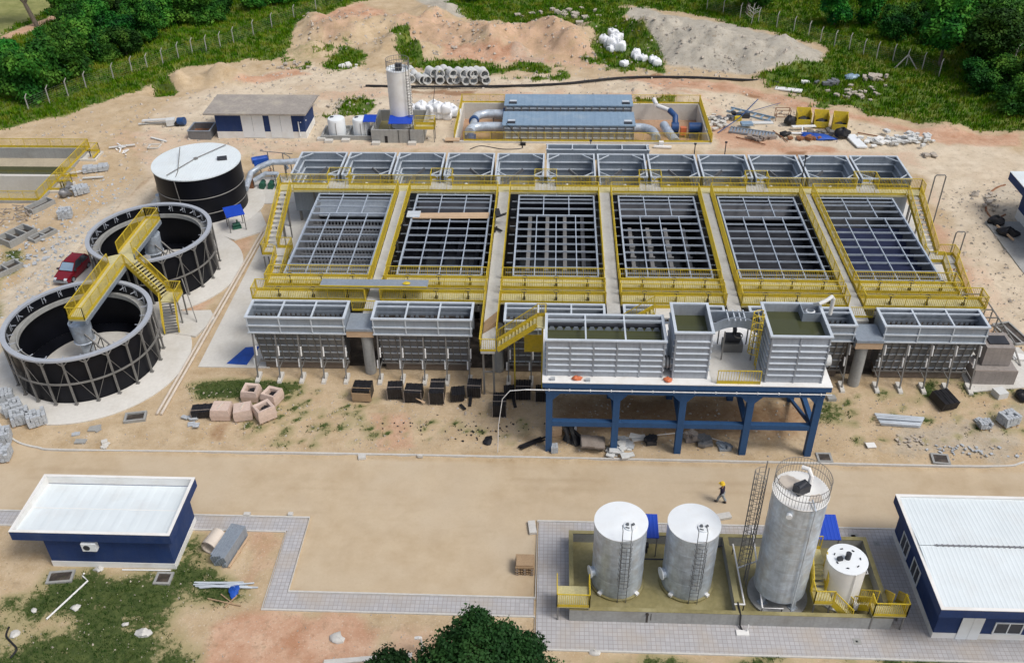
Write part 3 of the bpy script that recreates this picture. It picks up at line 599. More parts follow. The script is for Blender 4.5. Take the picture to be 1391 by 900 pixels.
# ================================================================== vegetation
def poly_points(px, n, mind, seed, jitter=True):
    p = wp(px); rg = np.random.default_rng(seed); lo, hi = p.min(0), p.max(0); out = []
    for _ in range(n*40):
        q = rg.uniform(lo, hi)
        if sdist(q[None], p)[0] < 0: continue
        if all((q[0]-o[0])**2+(q[1]-o[1])**2 > mind*mind for o in out): out.append(q)
        if len(out) >= n: break
    return out
def leaf_cloud(lobes, per, size, seed, shell=0.55, flat=0.0):
    """many small leaf-clump faces spread through the lobes' volume"""
    rg = np.random.default_rng(seed); V = []; 
    for (cx, cy, cz, rx, ry, rz) in lobes:
        n = int(per*(rx*ry+rx*rz+ry*rz)/3)
        d = rg.normal(size=(n,3)); d /= np.linalg.norm(d, axis=1)[:,None]
        rad = (shell+(1-shell)*rg.random(n)**0.6)*(1+0.16*np.sin(5*d[:,0]+cx*3)*np.cos(4*d[:,1]+cy)+0.12*rg.normal(size=n))
        c = d*rad[:,None]*np.array([rx,ry,rz])+np.array([cx,cy,cz])
        nrm = d+rg.normal(size=(n,3))*0.7+np.array([0,0,0.35]); nrm /= np.linalg.norm(nrm, axis=1)[:,None]
        t = np.cross(nrm, rg.normal(size=(n,3))); t /= np.linalg.norm(t, axis=1)[:,None]; b = np.cross(nrm, t)
        s = size*(0.6+0.8*rg.random(n))[:,None]
        V.append(np.stack([c-t*s*0.5, c+b*s*0.32-t*s*0.05, c+t*s*0.55+nrm*s*0.1, c-b*s*0.32+t*s*0.05], 1))
    v = np.concatenate(V); return v.reshape(-1, 3)
def quads_mesh(name, v, m_):
    n = len(v)//4; me = bpy.data.meshes.new(name); me.vertices.add(len(v)); me.vertices.foreach_set('co', v.astype(np.float32).ravel())
    me.loops.add(len(v)); me.loops.foreach_set('vertex_index', np.arange(len(v), dtype=np.int32)); me.polygons.add(n); me.polygons.foreach_set('loop_start', np.arange(0, len(v), 4, dtype=np.int32))
    me.update(calc_edges=True); me.materials.append(M[m_]); return me
def tree_proto(h, rad, seed, per=420, size=0.34, m_='leaf_forest', low=0.12, nl=13):
    rg = random.Random(seed); lobes = []
    for i in range(nl):
        a = rg.uniform(0, 6.28); k = rg.random()**0.6; z = h*(low+0.1+(0.86-low)*rg.random())
        w = 1-abs((z/h)-0.5)*0.9; s = rad*rg.uniform(0.30, 0.52)
        lobes.append((math.cos(a)*rad*k*0.75*w, math.sin(a)*rad*k*0.75*w, z, s, s*rg.uniform(.8,1.1), s*rg.uniform(.6,.9)))
    lobes.append((0, 0, h*0.55, rad*0.55, rad*0.55, h*0.3))
    crown = quads_mesh('crown', leaf_cloud(lobes, per, size, seed), m_)
    tb = MB(); tb.tube((0,0,-0.4), (0.05,0,h*0.55), 0.05*h**0.5+0.04, 8, 0.03*h**0.5)
    for l_ in lobes[:7]: tb.tube((0.03,0,h*rg.uniform(.2,.45)), (l_[0]*0.9,l_[1]*0.9,l_[2]), 0.05+0.006*h, 5, 0.02)
    return crown, tb.mesh('trunk', 'bark')
PROTO = [tree_proto(6.5, 3.0, 31), tree_proto(7.5, 3.3, 32), tree_proto(5.2, 2.8, 33), tree_proto(3.0, 2.2, 34, 480, 0.28, low=0.0), tree_proto(2.2, 1.9, 35, 520, 0.26, low=0.0), tree_proto(3.6, 2.6, 36, 460, 0.30, low=0.0)]
def plant_tree(k, x, y, sc, label, group, name='tree', cat='tree', rg=random):
    z = hz(x, y)-0.05; t = thing(name, label, cat, (x, y, z), group); t.rotation_euler = (0,0,rg.uniform(0,6.28)); t.scale = (sc*rg.uniform(.9,1.15), sc*rg.uniform(.9,1.15), sc*rg.uniform(.88,1.12))
    for n_, me in (('crown', PROTO[k][0]), ('trunk', PROTO[k][1])):
        o = bpy.data.objects.new(n_, me); COL.objects.link(o); o.parent = t
    return t
rg = random.Random(5)
# thicket beyond the left fence
for (x, y) in poly_points([(20,84),(4,130),(60,122),(120,100),(180,74),(250,46),(330,22),(400,4),(500,-14),(560,-70),(250,-70),(150,-20),(120,6),(80,40)], 120, 2.5, 3):
    plant_tree(rg.choice([3,4,5,5,3,2]), x, y, rg.uniform(.8,1.3), 'dense green bush in the thicket beyond the left fence', 'bushes of the left thicket', 'bush', 'bush', rg)
for (x, y) in [tuple(at(60,118,0)[:2]), tuple(at(95,104,0)[:2]), tuple(at(45,132,0)[:2]), tuple(at(128,86,0)[:2])]:
    plant_tree(5, x, y, 1.35, 'dense green bush in the thicket beyond the left fence', 'bushes of the left thicket', 'bush', 'bush', rg)
# forest edge at the top right
for (x, y) in poly_points([(1000,-6),(1012,40),(1060,52),(1120,58),(1180,60),(1196,20),(1176,-30),(1150,-90),(980,-90)], 26, 3.6, 6):
    plant_tree(rg.choice([0,1,2,0]), x, y, rg.uniform(.85,1.2), 'tall dark green tree behind the grey spoil heap', 'trees behind the grey spoil heap', 'tree', 'tree', rg)
for (x, y) in poly_points([(1258,84),(1296,104),(1340,128),(1391,140),(1440,150),(1500,80),(1460,-60),(1300,-70),(1262,10)], 30, 3.9, 8):
    plant_tree(rg.choice([0,1,1,2]), x, y, rg.uniform(.9,1.25), 'tall dark green tree at the right forest edge', 'trees at the right forest edge', 'tree', 'tree', rg)
for (x, y) in poly_points([(1196,20),(1262,20),(1262,66),(1205,58)], 9, 3.0, 9)+poly_points([(1170,-80),(1330,-80),(1290,0),(1190,0)], 12, 4, 10):
    plant_tree(rg.choice([3,4,4]), x, y, rg.uniform(.8,1.2), 'low bright green shrub in the clearing between tall trees', 'shrubs in the forest clearing', 'shrub', 'shrub', rg)
for (x, y) in poly_points([(1300,118),(1345,140),(1391,158),(1391,120),(1330,104)], 8, 2.6, 13):
    plant_tree(rg.choice([3,4,5]), x, y, rg.uniform(.8,1.1), 'leafy shrub growing in front of the right forest', 'shrubs at the foot of the right forest', 'shrub', 'shrub', rg)
for (x, y) in poly_points([(600,-60),(860,-60),(980,-60),(990,4),(900,0),(640,2)], 24, 3.4, 14):
    plant_tree(rg.choice([3,4,4,5]), x, y, rg.uniform(.6,1.0), 'scrubby green bush beyond the spoil heaps', 'bushes beyond the spoil heaps', 'bush', 'bush', rg)
for (x, y, lab) in [(1372, 96, 'bare grey branched snag among the right forest trees'), (1020, 34, 'thin bare sapling at the fence behind the grey spoil heap')]:
    p = at(x, y, 0); tb = MB(); k_ = 1.0 if x > 1300 else .45; rb = random.Random(x)
    tb.tube((0,0,-.2), (0.2,0,4.2*k_), .16*k_, 7, .09*k_)
    for q in range(9):
        z = (2.2+q*.35)*k_; e = Vector((rb.uniform(-2.4,2.4)*k_, rb.uniform(-1.8,1.2)*k_, z+rb.uniform(.8,2.4)*k_)); tb.path([(0.1,0,z), (e.x*.5,e.y*.5,(z+e.z)/2), tuple(e)], .05*k_+.02, 5)
        for w in range(2): tb.tube(tuple(e*.7+Vector((0,0,z*.3))), tuple(e+Vector((rb.uniform(-.8,.8)*k_,rb.uniform(-.8,.8)*k_,rb.uniform(0,.8)*k_))), .03, 4, .015)
    tt = thing('bare_tree', lab, 'tree', (p.x, p.y, hz(p.x, p.y))); part('trunk', tb, 'fence_concrete', tt, False)
# lone tree in the far left corner, only its trunk and lower branches in view
b = at(52, 38, 0); t = thing('lone_tree', 'pale forked tree trunk in the top left corner of the meadow', 'tree', (b.x, b.y, hz(b.x, b.y)))
tb = MB(); tb.tube((0,0,-.3), (-0.9,0,3.4), .36, 9, .28)
for q in [(-4.2,0.4,8.2),(-2.6,-1.2,8.8),(1.8,0.5,7.8),(-0.2,1.4,8.6)]: tb.path([(-0.9,0,3.3), (q[0]*.55-.4,q[1]*.4,5.6), q], 0.15, 6)
part('trunk', tb, 'bark', t, False)
o = bpy.data.objects.new('crown', quads_mesh('crown', leaf_cloud([(-4,.4,8.2,2.2,2.2,1.6),(-2.4,-1.2,9,2.4,2.2,1.6),(1.8,.5,8.2,2.2,2.2,1.5),(-.2,1.4,9.2,2.4,2.2,1.6),(-5.4,-.6,7,1.4,1.3,1)], 300, .32, 77), 'leaf_forest')); COL.objects.link(o); o.parent = t
# near tree at the bottom edge of the picture
def near_tree(base, lobes, label, seed):
    t = thing('leafy_tree', label, 'tree', base)
    o = bpy.data.objects.new('crown', quads_mesh('crown', leaf_cloud(lobes, 2600, 0.17, seed, 0.42), 'leaf_near')); COL.objects.link(o); o.parent = t
    tb = MB(); tb.tube((0,0,-.3), (0.1,0.2,3.0), .22, 10, .15)
    for l_ in lobes: tb.path([(0.1,0.2,2.6), (l_[0]*.5,l_[1]*.5,(2.8+l_[2])/2), (l_[0],l_[1],l_[2])], 0.06, 5)
    part('trunk', tb, 'bark', t, False)
C0 = at(648, 912, 4.6)
near_tree((C0.x, C0.y, 0), [(0,0,5.2,2.2,1.9,1.6),(-.2,1.0,6.6,1.0,1.0,.8),(.1,1.2,7.1,.55,.5,.5),(-1.9,-.1,4.7,1.5,1.4,1.0),(1.9,.1,5.2,1.5,1.4,1.1),(3.2,-.4,4.3,1.3,1.3,1.0),(1.2,.8,6.2,1.0,.9,.7),(2.4,.7,5.7,.9,.8,.6),(-1.2,.6,5.9,.9,.9,.6),(-3.1,-.5,3.9,1.1,1.0,.7),(.3,-1.2,4.4,2.2,1.4,1.4),(4.0,-1.0,3.5,1.0,1.0,.8)],
          'dark leafy tree crown at the bottom edge beside the paved corner', 91)
C1 = at(530, 897, 3.0)
near_tree((C1.x, C1.y, 0), [(0,0,3.0,.9,.8,.65),(.5,-.2,3.2,.6,.6,.5),(-.9,-.3,2.7,.6,.6,.45)], 'smaller leafy tree crown left of the large dark tree', 92)

# grass: one object of blades each, only where the sheet is grassy
def tufts(name, px, n, h, w, m_, weight, seed, thr=0.5, per=4):
    p = px; rg = np.random.default_rng(seed); lo, hi = p.min(0), p.max(0); q = rg.uniform(lo, hi, size=(n, 2)); q = q[sdist(q, p) > 0]
    i = np.clip(np.searchsorted(GX, q[:,0]), 0, nx-1); j = np.clip(np.searchsorted(GY, q[:,1]), 0, ny-1)
    k = j*nx+i; wv = weight[k]; ok = wv > thr*(0.6+0.8*rg.random(len(q))); q, k = q[ok], k[ok]; z = H0[k]
    V = []
    for b_ in range(per):
        a = rg.uniform(0, 6.28, len(q)); hh = h*(0.5+rg.random(len(q))); ln = hh*0.5*rg.random(len(q)); dx, dy = np.cos(a), np.sin(a)
        o = q+rg.normal(size=q.shape)*w*1.2
        base = np.column_stack([o, z-0.03]); sd = np.column_stack([-dy*w/2, dx*w/2, 0*dx]); tip = base+np.column_stack([dx*ln, dy*ln, hh])
        V.append(np.stack([base-sd, base+sd, tip+sd*0.25, tip-sd*0.25], 1))
    if not len(q): return
    o = bpy.data.objects.new(name, quads_mesh(name, np.concatenate(V).reshape(-1,3), m_)); COL.objects.link(o); return o
vis = np.array([at(-60,-60,0)[:2], at(1450,-60,0)[:2], at(1450,200,0)[:2], at(-60,200,0)[:2]])
tag(tufts('meadow_grass', vis, 120000, 0.36, 0.15, 'grass_blade', G, 41, 0.55), 'tall green grass over the banks behind the works', 'grass', kind='stuff')
near = np.array([at(-20,930,0)[:2], at(1410,930,0)[:2], at(1410,470,0)[:2], at(-20,300,0)[:2]])
tag(tufts('weeds', near, 170000, 0.11, 0.05, 'weed_blade', W, 42, 0.62), 'patchy weeds and grass in the bare sandy soil', 'weeds', kind='stuff')
# ================================================================== basins, walkways, hoppers
ZW = 4.2
BX = [-18.0, -8.95, 0.30, 9.25, 18.15, 26.9]        # basin centres
WX = [-13.6, -4.45, 4.65, 13.65, 22.7]              # walkway centres
BN = ['with rows of slotted plates inside', 'with a plywood board lying on its grid', 'with four plain grey beams inside, behind the long platform tank',
      'with notched grey beams inside, behind the narrow platform tank', 'with plain black plates inside, next to the navy one', 'with dark navy sloping plates inside']
BS = ['the basin with slotted plates', 'the basin with the plywood board', 'the basin behind the long platform tank', 'the basin with notched beams', 'the basin with black plates', 'the basin with navy plates']
y0, y1 = 62.9, 76.4
for i, cx in enumerate(BX):
    t = thing('settling_basin', 'open steel basin '+BN[i], 'basin', (cx, y0, 0), 'six open settling basins')
    hw = 3.36
    mb = MB()
    for s in (-1, 1): mb.box(cx+s*hw-.04, cx+s*hw+.04, y0, y1, 0.06, ZW-.02)
    mb.box(cx-hw+.045, cx+hw-.045, y0-.04, y0+.04, .06, ZW-.02); mb.box(cx-hw+.045, cx+hw-.045, y1-.04, y1+.04, .06, ZW-.02)
    part('wall', mb, 'steel_panel' if i in (0, 5) else 'deep_black', t)  # inner basins get plain black walls, the two outer ones steel grey
    mb = MB(); z = ZW+.05
    for s in (-1, 1): mb.box(cx+s*hw-.07, cx+s*hw+.07, y0-.12, y1+.12, z-.22, z)
    mb.box(cx-hw+.07, cx+hw-.07, y1-.04, y1+.12, z-.221, z-.001); mb.box(cx-hw+.07, cx+hw-.07, y0-.12, y0+.04, z-.221, z-.001)
    yb = y0+(y1-y0)*0.735
    part('edge_frame', mb, 'grid_steel', t)
    mb = MB()
    ys = [y0+.55, y0+1.35]+[y0+2.6+1.22*k for k in range(6)]+[yb, yb+1.25, yb+2.35, y1-.55]
    for yy in ys:
        w = .12 if yy == yb else .045
        mb.box(cx-hw+.07, cx+hw-.07, yy-w/2, yy+w/2, z-.16, z-.012)
    part('cross_beam', mb, 'grid_steel', t)
    mb = MB()
    for k in (1, 2, 3): x = cx-hw+2*hw*k/4; mb.box(x-.038, x+.038, y0+.05, yb, z-.14, z-.005)
    for k in (1, 2): x = cx-hw+2*hw*k/3; mb.box(x-.038, x+.038, yb+.06, y1-.05, z-.14, z-.005)
    part('long_beam', mb, 'grid_steel', t)
    mb = MB(); mb.box(cx-hw+.05, cx+hw-.05, y0+.05, y1-.05, .3, 1.0 if i else 1.3); part('water', mb, 'water_dark', t)
    # sloping inlet plate at the back and the collecting channel in front
    mb = MB()
    if i in (0, 1, 3, 4): mb.hexa([(cx-hw+.06,y1-1.3,ZW-1.6),(cx+hw-.06,y1-1.3,ZW-1.6),(cx+hw-.06,y1-.06,ZW-1.6),(cx-hw+.06,y1-.06,ZW-1.6),(cx-hw+.06,y1-1.3,ZW-1.5),(cx+hw-.06,y1-1.3,ZW-1.5),(cx+hw-.06,y1-.06,ZW-.5),(cx-hw+.06,y1-.06,ZW-.5)])
    mb.box(cx-hw+.06, cx+hw-.06, y0+1.55, y0+1.62, ZW-1.1, ZW-.5); mb.box(cx-hw+.06, cx+hw-.06, y0+1.4, y0+1.55, ZW-.56, ZW-.5)
    mb.box(cx-hw+.06, cx+hw-.06, y0+.06, y0+1.4, ZW-1.6, ZW-1.5)
    part('channel', mb, 'steel_dark' if i else 'steel', t, n=1)
    mb = MB()
    if i == 0:
        for r_ in range(9):
            yy = y0+2.3+r_*.98
            for k in range(22):
                x = cx-hw+.25+k*.30
                if x > cx+hw-.15: break
                mb.hexa([(x,yy+.2,2.4),(x+.13,yy+.2,2.4),(x+.13,yy+.25,2.4),(x,yy+.25,2.4),(x,yy+.45,3.1),(x+.13,yy+.45,3.1),(x+.13,yy+.5,3.1),(x,yy+.5,3.1)])
            mb.box(cx-hw+.06, cx+hw-.06, yy+.46, yy+.60, 3.02, 3.12)
        part('slotted_plate', mb, 'steel_panel', t)
    else:
        for k in range(4):
            x = cx-hw+1.0+k*1.58; zz = 2.2 if i in (2, 3) else 1.7
            mb.box(x-.16, x+.16, y0+1.7, y1-2.1 if i != 2 else y1-.1, zz-.5, zz)
            if i in (3, 4):
                for q in range(5): mb.box(x-.24, x+.24, y0+2.5+q*1.7, y0+2.7+q*1.7, zz, zz+.25)
        part('trough', mb, 'trough_grey' if i in (2, 3) else ('deep_black'), t)
        if i in (4, 5):
            mb = MB()
            for q in range(8): yy = y0+2.4+q*1.05; mb.hexa([(cx-hw+.06,yy,2.0),(cx+hw-.06,yy,2.0),(cx+hw-.06,yy+.05,2.0),(cx-hw+.06,yy+.05,2.0),(cx-hw+.06,yy+.5,3.0),(cx+hw-.06,yy+.5,3.0),(cx+hw-.06,yy+.55,3.0),(cx-hw+.06,yy+.55,3.0)])
            part('baffle_plate', mb, 'steel_dark' if i == 4 else 'deep_navy', t)
    # struts to the neighbouring walkways
    mb = MB()
    for k in range(9):
        yy = y0+.7+k*1.5
        for s in (-1, 1):
            if (i == 0 and s < 0) or (i == 5 and s > 0): continue
            mb.box(min(cx+s*(hw+.1), cx+s*(hw+.62)), max(cx+s*(hw+.1), cx+s*(hw+.62)), yy-.03, yy+.03, ZW-.2, ZW-.12)
    for k in range(5):
        x = cx-2.6+k*1.3; mb.box(x-.03, x+.03, y1+.12, y1+.7, ZW-.2, ZW-.12)
    part('strut', mb, 'steel', t)

# cross walkways
for i, x in enumerate(WX):
    yf = [57.4, 52.9, 57.6, 57.6, 57.3][i]; yb = 77.15
    lab = ['grey concrete walkway with yellow rails between the first and second basin from the left', 'long concrete walkway between the second and third basin, reaching forward to the steps', 'grey concrete walkway with yellow rails between the two middle basins',
           'grey concrete walkway with yellow rails between the fourth and fifth basin', 'grey concrete walkway with yellow rails beside the rightmost basin'][i]
    t = thing('walkway', lab, 'walkway', (x, yf, 0), 'walkways between the basins')
    mb = MB(); mb.box(x-.5, x+.5, yf, yb, ZW-.22, ZW); part('deck', mb, 'deck_concrete', t)
    segs = []
    for s in (-1, 1):
        xx = x+s*.56
        segs.append(((xx, y0-.4, ZW), (xx, yb, ZW)))
        segs += [((xx, 60.35, ZW), (xx, 60.75, ZW))]
        if i == 1: segs += [((xx, (yf if s < 0 else yf+1.3), ZW), (xx, 59.0, ZW))]
    if i == 1: segs.append(((x-.56, yf, ZW), (x+.56, yf, ZW)))
    part('railing', rails(segs), 'yellow_paint', t)
    mb = MB()
    for k in range(6):
        yy = yf+.4+k*(yb-yf-.8)/5
        for s in (-.36, .36): mb.box(x+s-.07, x+s+.07, yy-.07, yy+.07, .05, ZW-.22)
        mb.box(x-.3, x+.3, yy-.05, yy+.05, 2.0, 2.12)
    part('support', mb, 'frame_grey', t)

# long rear walkway with alcoves over the rear hoppers
AX = [-19.95, -10.35, -0.7, 8.9, 18.6, 28.5]
t = thing('long_walkway', 'long yellow railed walkway running behind all six basins', 'walkway', (4, 77.2, 0))
mb = MB(); mb.box(-25.4, 33.3, 77.15, 78.35, ZW-.2, ZW-.003); part('deck', mb, 'yellow_deck', t)
segs = [((-23.9 if k == 0 else WX[k-1]+.56, 77.2, ZW), (WX[k]-.56 if k < 5 else 31.7, 77.2, ZW)) for k in range(6)]
xs = [-25.35]+[v for a in AX for v in (a-1.0, a+1.0)]+[33.25]
segs += [((xs[2*k], 78.32, ZW), (xs[2*k+1], 78.32, ZW)) for k in range(7)]
segs += [((-25.35, 77.2, ZW), (-25.35, 78.32, ZW)), ((33.25, 77.2, ZW), (33.25, 78.32, ZW))]
part('railing', rails(segs), 'yellow_paint', t)
mb = MB()
for a in AX: mb.box(a-1.0, a+1.0, 78.36, 79.75, ZW-.2, ZW-.003); mb.box(a-.98, a+.98, 77.3, 78.34, ZW-.005, ZW+.004)
part('alcove_floor', mb, 'deck_concrete', t)
segs = []
for a in AX: segs += [((a-1.0, 78.36, ZW), (a-1.0, 79.75, ZW)), ((a+1.0, 78.36, ZW), (a+1.0, 79.75, ZW)), ((a-1.0, 79.75, ZW), (a+1.0, 79.75, ZW))]
part('railing', rails(segs, toe=.25), 'yellow_paint', t)
mb = MB()
for a in AX:
    for s in (-.45, .45):
        mb.tube((a+s, 79.2, ZW), (a+s, 79.2, ZW+.55), .05, 6); mb.lathe([(.20,0),(.23,.03),(.20,.06)], (a+s,79.2,ZW+.52), 14); mb.bar((a+s-.2,79.2,ZW+.55),(a+s+.2,79.2,ZW+.55),.04)
part('valve_wheel', mb, 'steel_bright', t, n=3)
mb = MB()
for k in range(22):
    x = -25.0+k*2.74; mb.box(x-.08, x+.08, 77.7, 77.86, .05, ZW-.2)
part('support', mb, 'frame_grey', t)

# two rows of front catwalk sections
def front_section(i, row):
    a = (-22.35 if i == 0 else WX[i-1]+.56); b = (WX[i]-.56 if i < 5 else 30.95)
    if row: a = -22.9 if i == 0 else a; b = 32.2 if i == 5 else b
    ya, yb_ = ((61.0, 62.45), (59.05, 60.35))[row]
    side = 'directly before ' if row == 0 else 'behind the hoppers, one gap before '
    t = thing('catwalk', 'yellow catwalk section '+side+BS[i], 'catwalk', ((a+b)/2, ya, 0), 'yellow front catwalk sections')
    mb = MB(); mb.box(a, b, ya, yb_, ZW-.16, ZW-.006); part('deck', mb, 'yellow_deck', t)
    segs = [((a, ya+.04, ZW), (b, ya+.04, ZW)), ((a, yb_-.04, ZW), (b, yb_-.04, ZW)), ((a+.04, ya, ZW), (a+.04, yb_, ZW)), ((b-.04, ya, ZW), (b-.04, yb_, ZW))]
    part('railing', rails(segs, toe=.18 if row else .24), 'yellow_paint', t)
    for k in range(3):
        x = a+(b-a)*(k+.75)/3.3; mb = MB()
        mb.tube((x, ya+.5, ZW), (x, ya+.5, ZW+.75), .045, 6); mb.lathe([(.20,0),(.24,.03),(.20,.06)], (x,ya+.5,ZW+.72), 14); mb.box(x-.1,x+.1,ya+.4,ya+.6,ZW,ZW+.2); mb.bar((x-.2,ya+.5,ZW+.75),(x+.2,ya+.5,ZW+.75),.04)
        part('valve_wheel', mb, 'steel_dark', t)
    mb = MB()
    n = 4
    for k in range(n):
        x = a+.4+(b-a-.8)*k/(n-1)
        mb.box(x-.08, x+.08, ya+.2, ya+.36, .05, ZW-.16); mb.box(x-.08, x+.08, yb_-.36, yb_-.2, .05, ZW-.16)
    part('support', mb, 'frame_grey', t)
for i in range(6):
    for row in (0, 1): front_section(i, row)
# walkway links in the gap between the two catwalk rows
for i in range(6):
    a = (-21.6 if i == 0 else WX[i-1]+1.1); t = thing('channel_block', 'pale concrete channel blocks in the catwalk gap before '+BS[i], 'channel', (a, 60.7, 0), 'concrete channel blocks')
    mb = MB()
    for k in range(4): x = a+.3+k*1.95; mb.box(x, x+.55, 60.36, 60.98, 2.6, 3.9)
    mb.box(a, a+7.0, 60.4, 60.95, 2.4, 2.6); part('block', mb, 'concrete', t)

# side stairs, two flights each
t = thing('stair', 'yellow railed two flight stair at the left end of the basins', 'stair', (-24.6, 70, 0))
stair(t, (-24.65, 70.6, 1.95), (-24.65, 77.1, ZW), 1.0); mb = MB(); mb.box(-25.2, -22.75, 69.3, 70.6, 1.8, 1.93); part('landing', mb, 'deck_concrete', t)
part('railing', rails([((-25.2,69.35,1.95),(-25.2,70.6,1.95)),((-25.2,69.35,1.95),(-24.1,69.35,1.95)),((-22.8,69.35,1.95),(-22.8,70.6,1.95)),((-24.1,70.55,1.95),(-22.8,70.55,1.95))], toe=.3), 'yellow_paint', t)
stair(t, (-23.4, 63.0, 0.2), (-23.4, 69.3, 1.93), 1.0)
mb = MB()
for x, yy, z in [(-25.1,69.4,1.8),(-25.1,70.5,1.8),(-22.9,69.4,1.8),(-22.9,70.5,1.8),(-24.9,75.6,3.5),(-24.3,75.6,3.5),(-24.9,73.4,2.7),(-24.3,73.4,2.7)]: mb.bar((x,yy,.05),(x,yy,z),.1)
part('post', mb, 'frame_grey', t)
t = thing('stair', 'yellow railed two flight stair at the right end of the basins', 'stair', (32.3, 70, 0))
stair(t, (32.3, 70.6, 1.95), (32.3, 77.1, ZW), 1.0); mb = MB(); mb.box(31.6, 34.2, 69.3, 70.6, 1.8, 1.93); part('landing', mb, 'deck_concrete', t)
part('railing', rails([((34.15,69.35,1.95),(34.15,70.6,1.95)),((31.65,69.35,1.95),(32.9,69.35,1.95)),((31.65,69.35,1.95),(31.65,70.6,1.95)),((32.9,70.55,1.95),(34.15,70.55,1.95))], toe=.3), 'yellow_paint', t)
stair(t, (33.45, 63.0, 0.2), (33.45, 69.3, 1.93), 1.0)
mb = MB()
for x, yy, z in [(31.7,69.4,1.8),(31.7,70.5,1.8),(34.1,69.4,1.8),(34.1,70.5,1.8),(31.9,75.6,3.5),(32.7,75.6,3.5)]: mb.bar((x,yy,.05),(x,yy,z),.1)
part('post', mb, 'frame_grey', t)
# tall bent pipe frames by the right stair
for x, yy, z, w, lab in [(34.0, 77.6, 6.0, .95, 'tall grey bent pipe frame beside the top of the right stair'), (34.9, 72.6, 3.1, .8, 'short grey bent pipe frame beside the lower right stair')]:
    mb = MB(); mb.path([(x,yy,.05),(x,yy,z-.15),(x+.12,yy,z),(x+w-.12,yy,z),(x+w,yy,z-.15),(x+w,yy,.05)], .06, 6); single('bent_pipe', mb, 'frame_grey', lab, 'pipe frame', (x,yy,0))

# rear hoppers (12)
def hopper_rear(i):
    w = 4.45; x0 = -24.45+i*4.775; x1 = x0+w; ya, yb_ = 78.75, 83.55; zt = 4.95
    cx = (x0+x1)/2
    t = thing('open_hopper', 'open grey steel hopper behind the rear walkway, %s from the left in its row' % ORD[i], 'hopper', (cx, ya, 0), 'row of rear steel hoppers')
    mb = MB()
    for s in (x0, x1-.08): mb.box(s, s+.08, ya, yb_, 1.2, zt)
    mb.box(x0+.08, x1-.08, ya, ya+.08, 1.2, zt-.9); mb.box(x0+.08, x1-.08, yb_-.08, yb_, 1.2, zt)
    part('wall', mb, 'steel', t)
    mb = MB()
    for s in (x0-.05, x1-.11): mb.box(s, s+.16, ya, yb_+.05, zt, zt+.10)
    mb.box(x0+.11, x1-.11, yb_-.1, yb_+.05, zt+.001, zt+.099); mb.box(x0+.11, x1-.11, ya, ya+.12, zt+.001, zt+.099)
    part('rim', mb, 'steel_bright', t)
    mb = MB()
    for z in (zt-.75, zt-1.5, zt-2.3):
        mb.box(x0+.2, x1-.2, yb_-.2, yb_-.08, z-.05, z+.05)
        for s in (x0+.08, x1-.2): mb.box(s, s+.12, ya+.2, yb_-.2, z-.05, z+.05)
    part('rib', mb, 'steel_bright', t)
    mb = MB()
    for sx, px in ((1, x0+.1), (-1, x1-.1)):
        for sy, py in ((1, ya+.1), (-1, yb_-.1)): mb.bar((px, py+sy*1.0, zt-.0), (px+sx*1.0, py, zt-.0), .08)
    part('corner_brace', mb, 'steel_bright', t)
    mb = MB(); mb.hexa([(x0+.08,ya+.08,1.3),(x1-.08,ya+.08,1.3),(x1-.08,yb_-.08,1.3),(x0+.08,yb_-.08,1.3),(x0+.08,ya+.08,1.9),(x1-.08,ya+.08,1.9),(x1-.08,yb_-.08,2.1),(x0+.08,yb_-.08,2.1)]); part('floor', mb, 'steel_panel' if i % 2 else 'steel', t)
    k = 1 if i % 2 == 0 else -1
    mb = MB(); mb.bar((cx-k*1.7, yb_-1.6, 2.5), (cx+k*.2, yb_-.5, 3.6), .12, .3); part('baffle', mb, 'steel_panel', t)
    mb = MB(); mb.blob((cx+k*.35, ya+1.7, 3.2), .2, .2, .2, i, 0.0, 10, 8, False); mb.tube((cx+k*.35,ya+1.7,2.0),(cx+k*.35,ya+1.7,3.1),.05,6); part('float_ball', mb, 'white_paint', t)
    mb = MB()
    for x in (x0+.3, x1-.3):
        for yy in (ya+.3, yb_-.3): mb.box(x-.1, x+.1, yy-.1, yy+.1, .05, 1.2)
    part('leg', mb, 'frame_grey', t, n=1)
for i in range(12): hopper_rear(i)
t = thing('header_tank', 'long narrow raised steel trough behind the middle rear hoppers', 'tank', (4.3, 84, 0))
mb = MB(); mb.box(-.7, 9.2, 84.0, 84.1, 4.2, 5.2); mb.box(-.7, 9.2, 85.1, 85.2, 4.2, 5.2); mb.box(-.7, -.6, 84.1, 85.1, 4.2, 5.2); mb.box(9.1, 9.2, 84.1, 85.1, 4.2, 5.2); mb.box(-.6, 9.1, 84.1, 85.1, 4.2, 4.3); part('wall', mb, 'steel', t)
mb = MB()
for k in range(5): x = -.6+k*2.4; mb.box(x-.05, x+.05, 83.95, 85.25, 5.2, 5.3)
mb.box(-.75, 9.25, 83.95, 84.1, 5.21, 5.29); mb.box(-.75, 9.25, 85.1, 85.25, 5.21, 5.29); part('rim', mb, 'steel_bright', t)
mb = MB()
for x in (-.4, 4.3, 8.9):
    for yy in (84.1, 85.1): mb.box(x-.07, x+.07, yy-.07, yy+.07, .05, 4.2)
part('leg', mb, 'frame_grey', t, n=1)

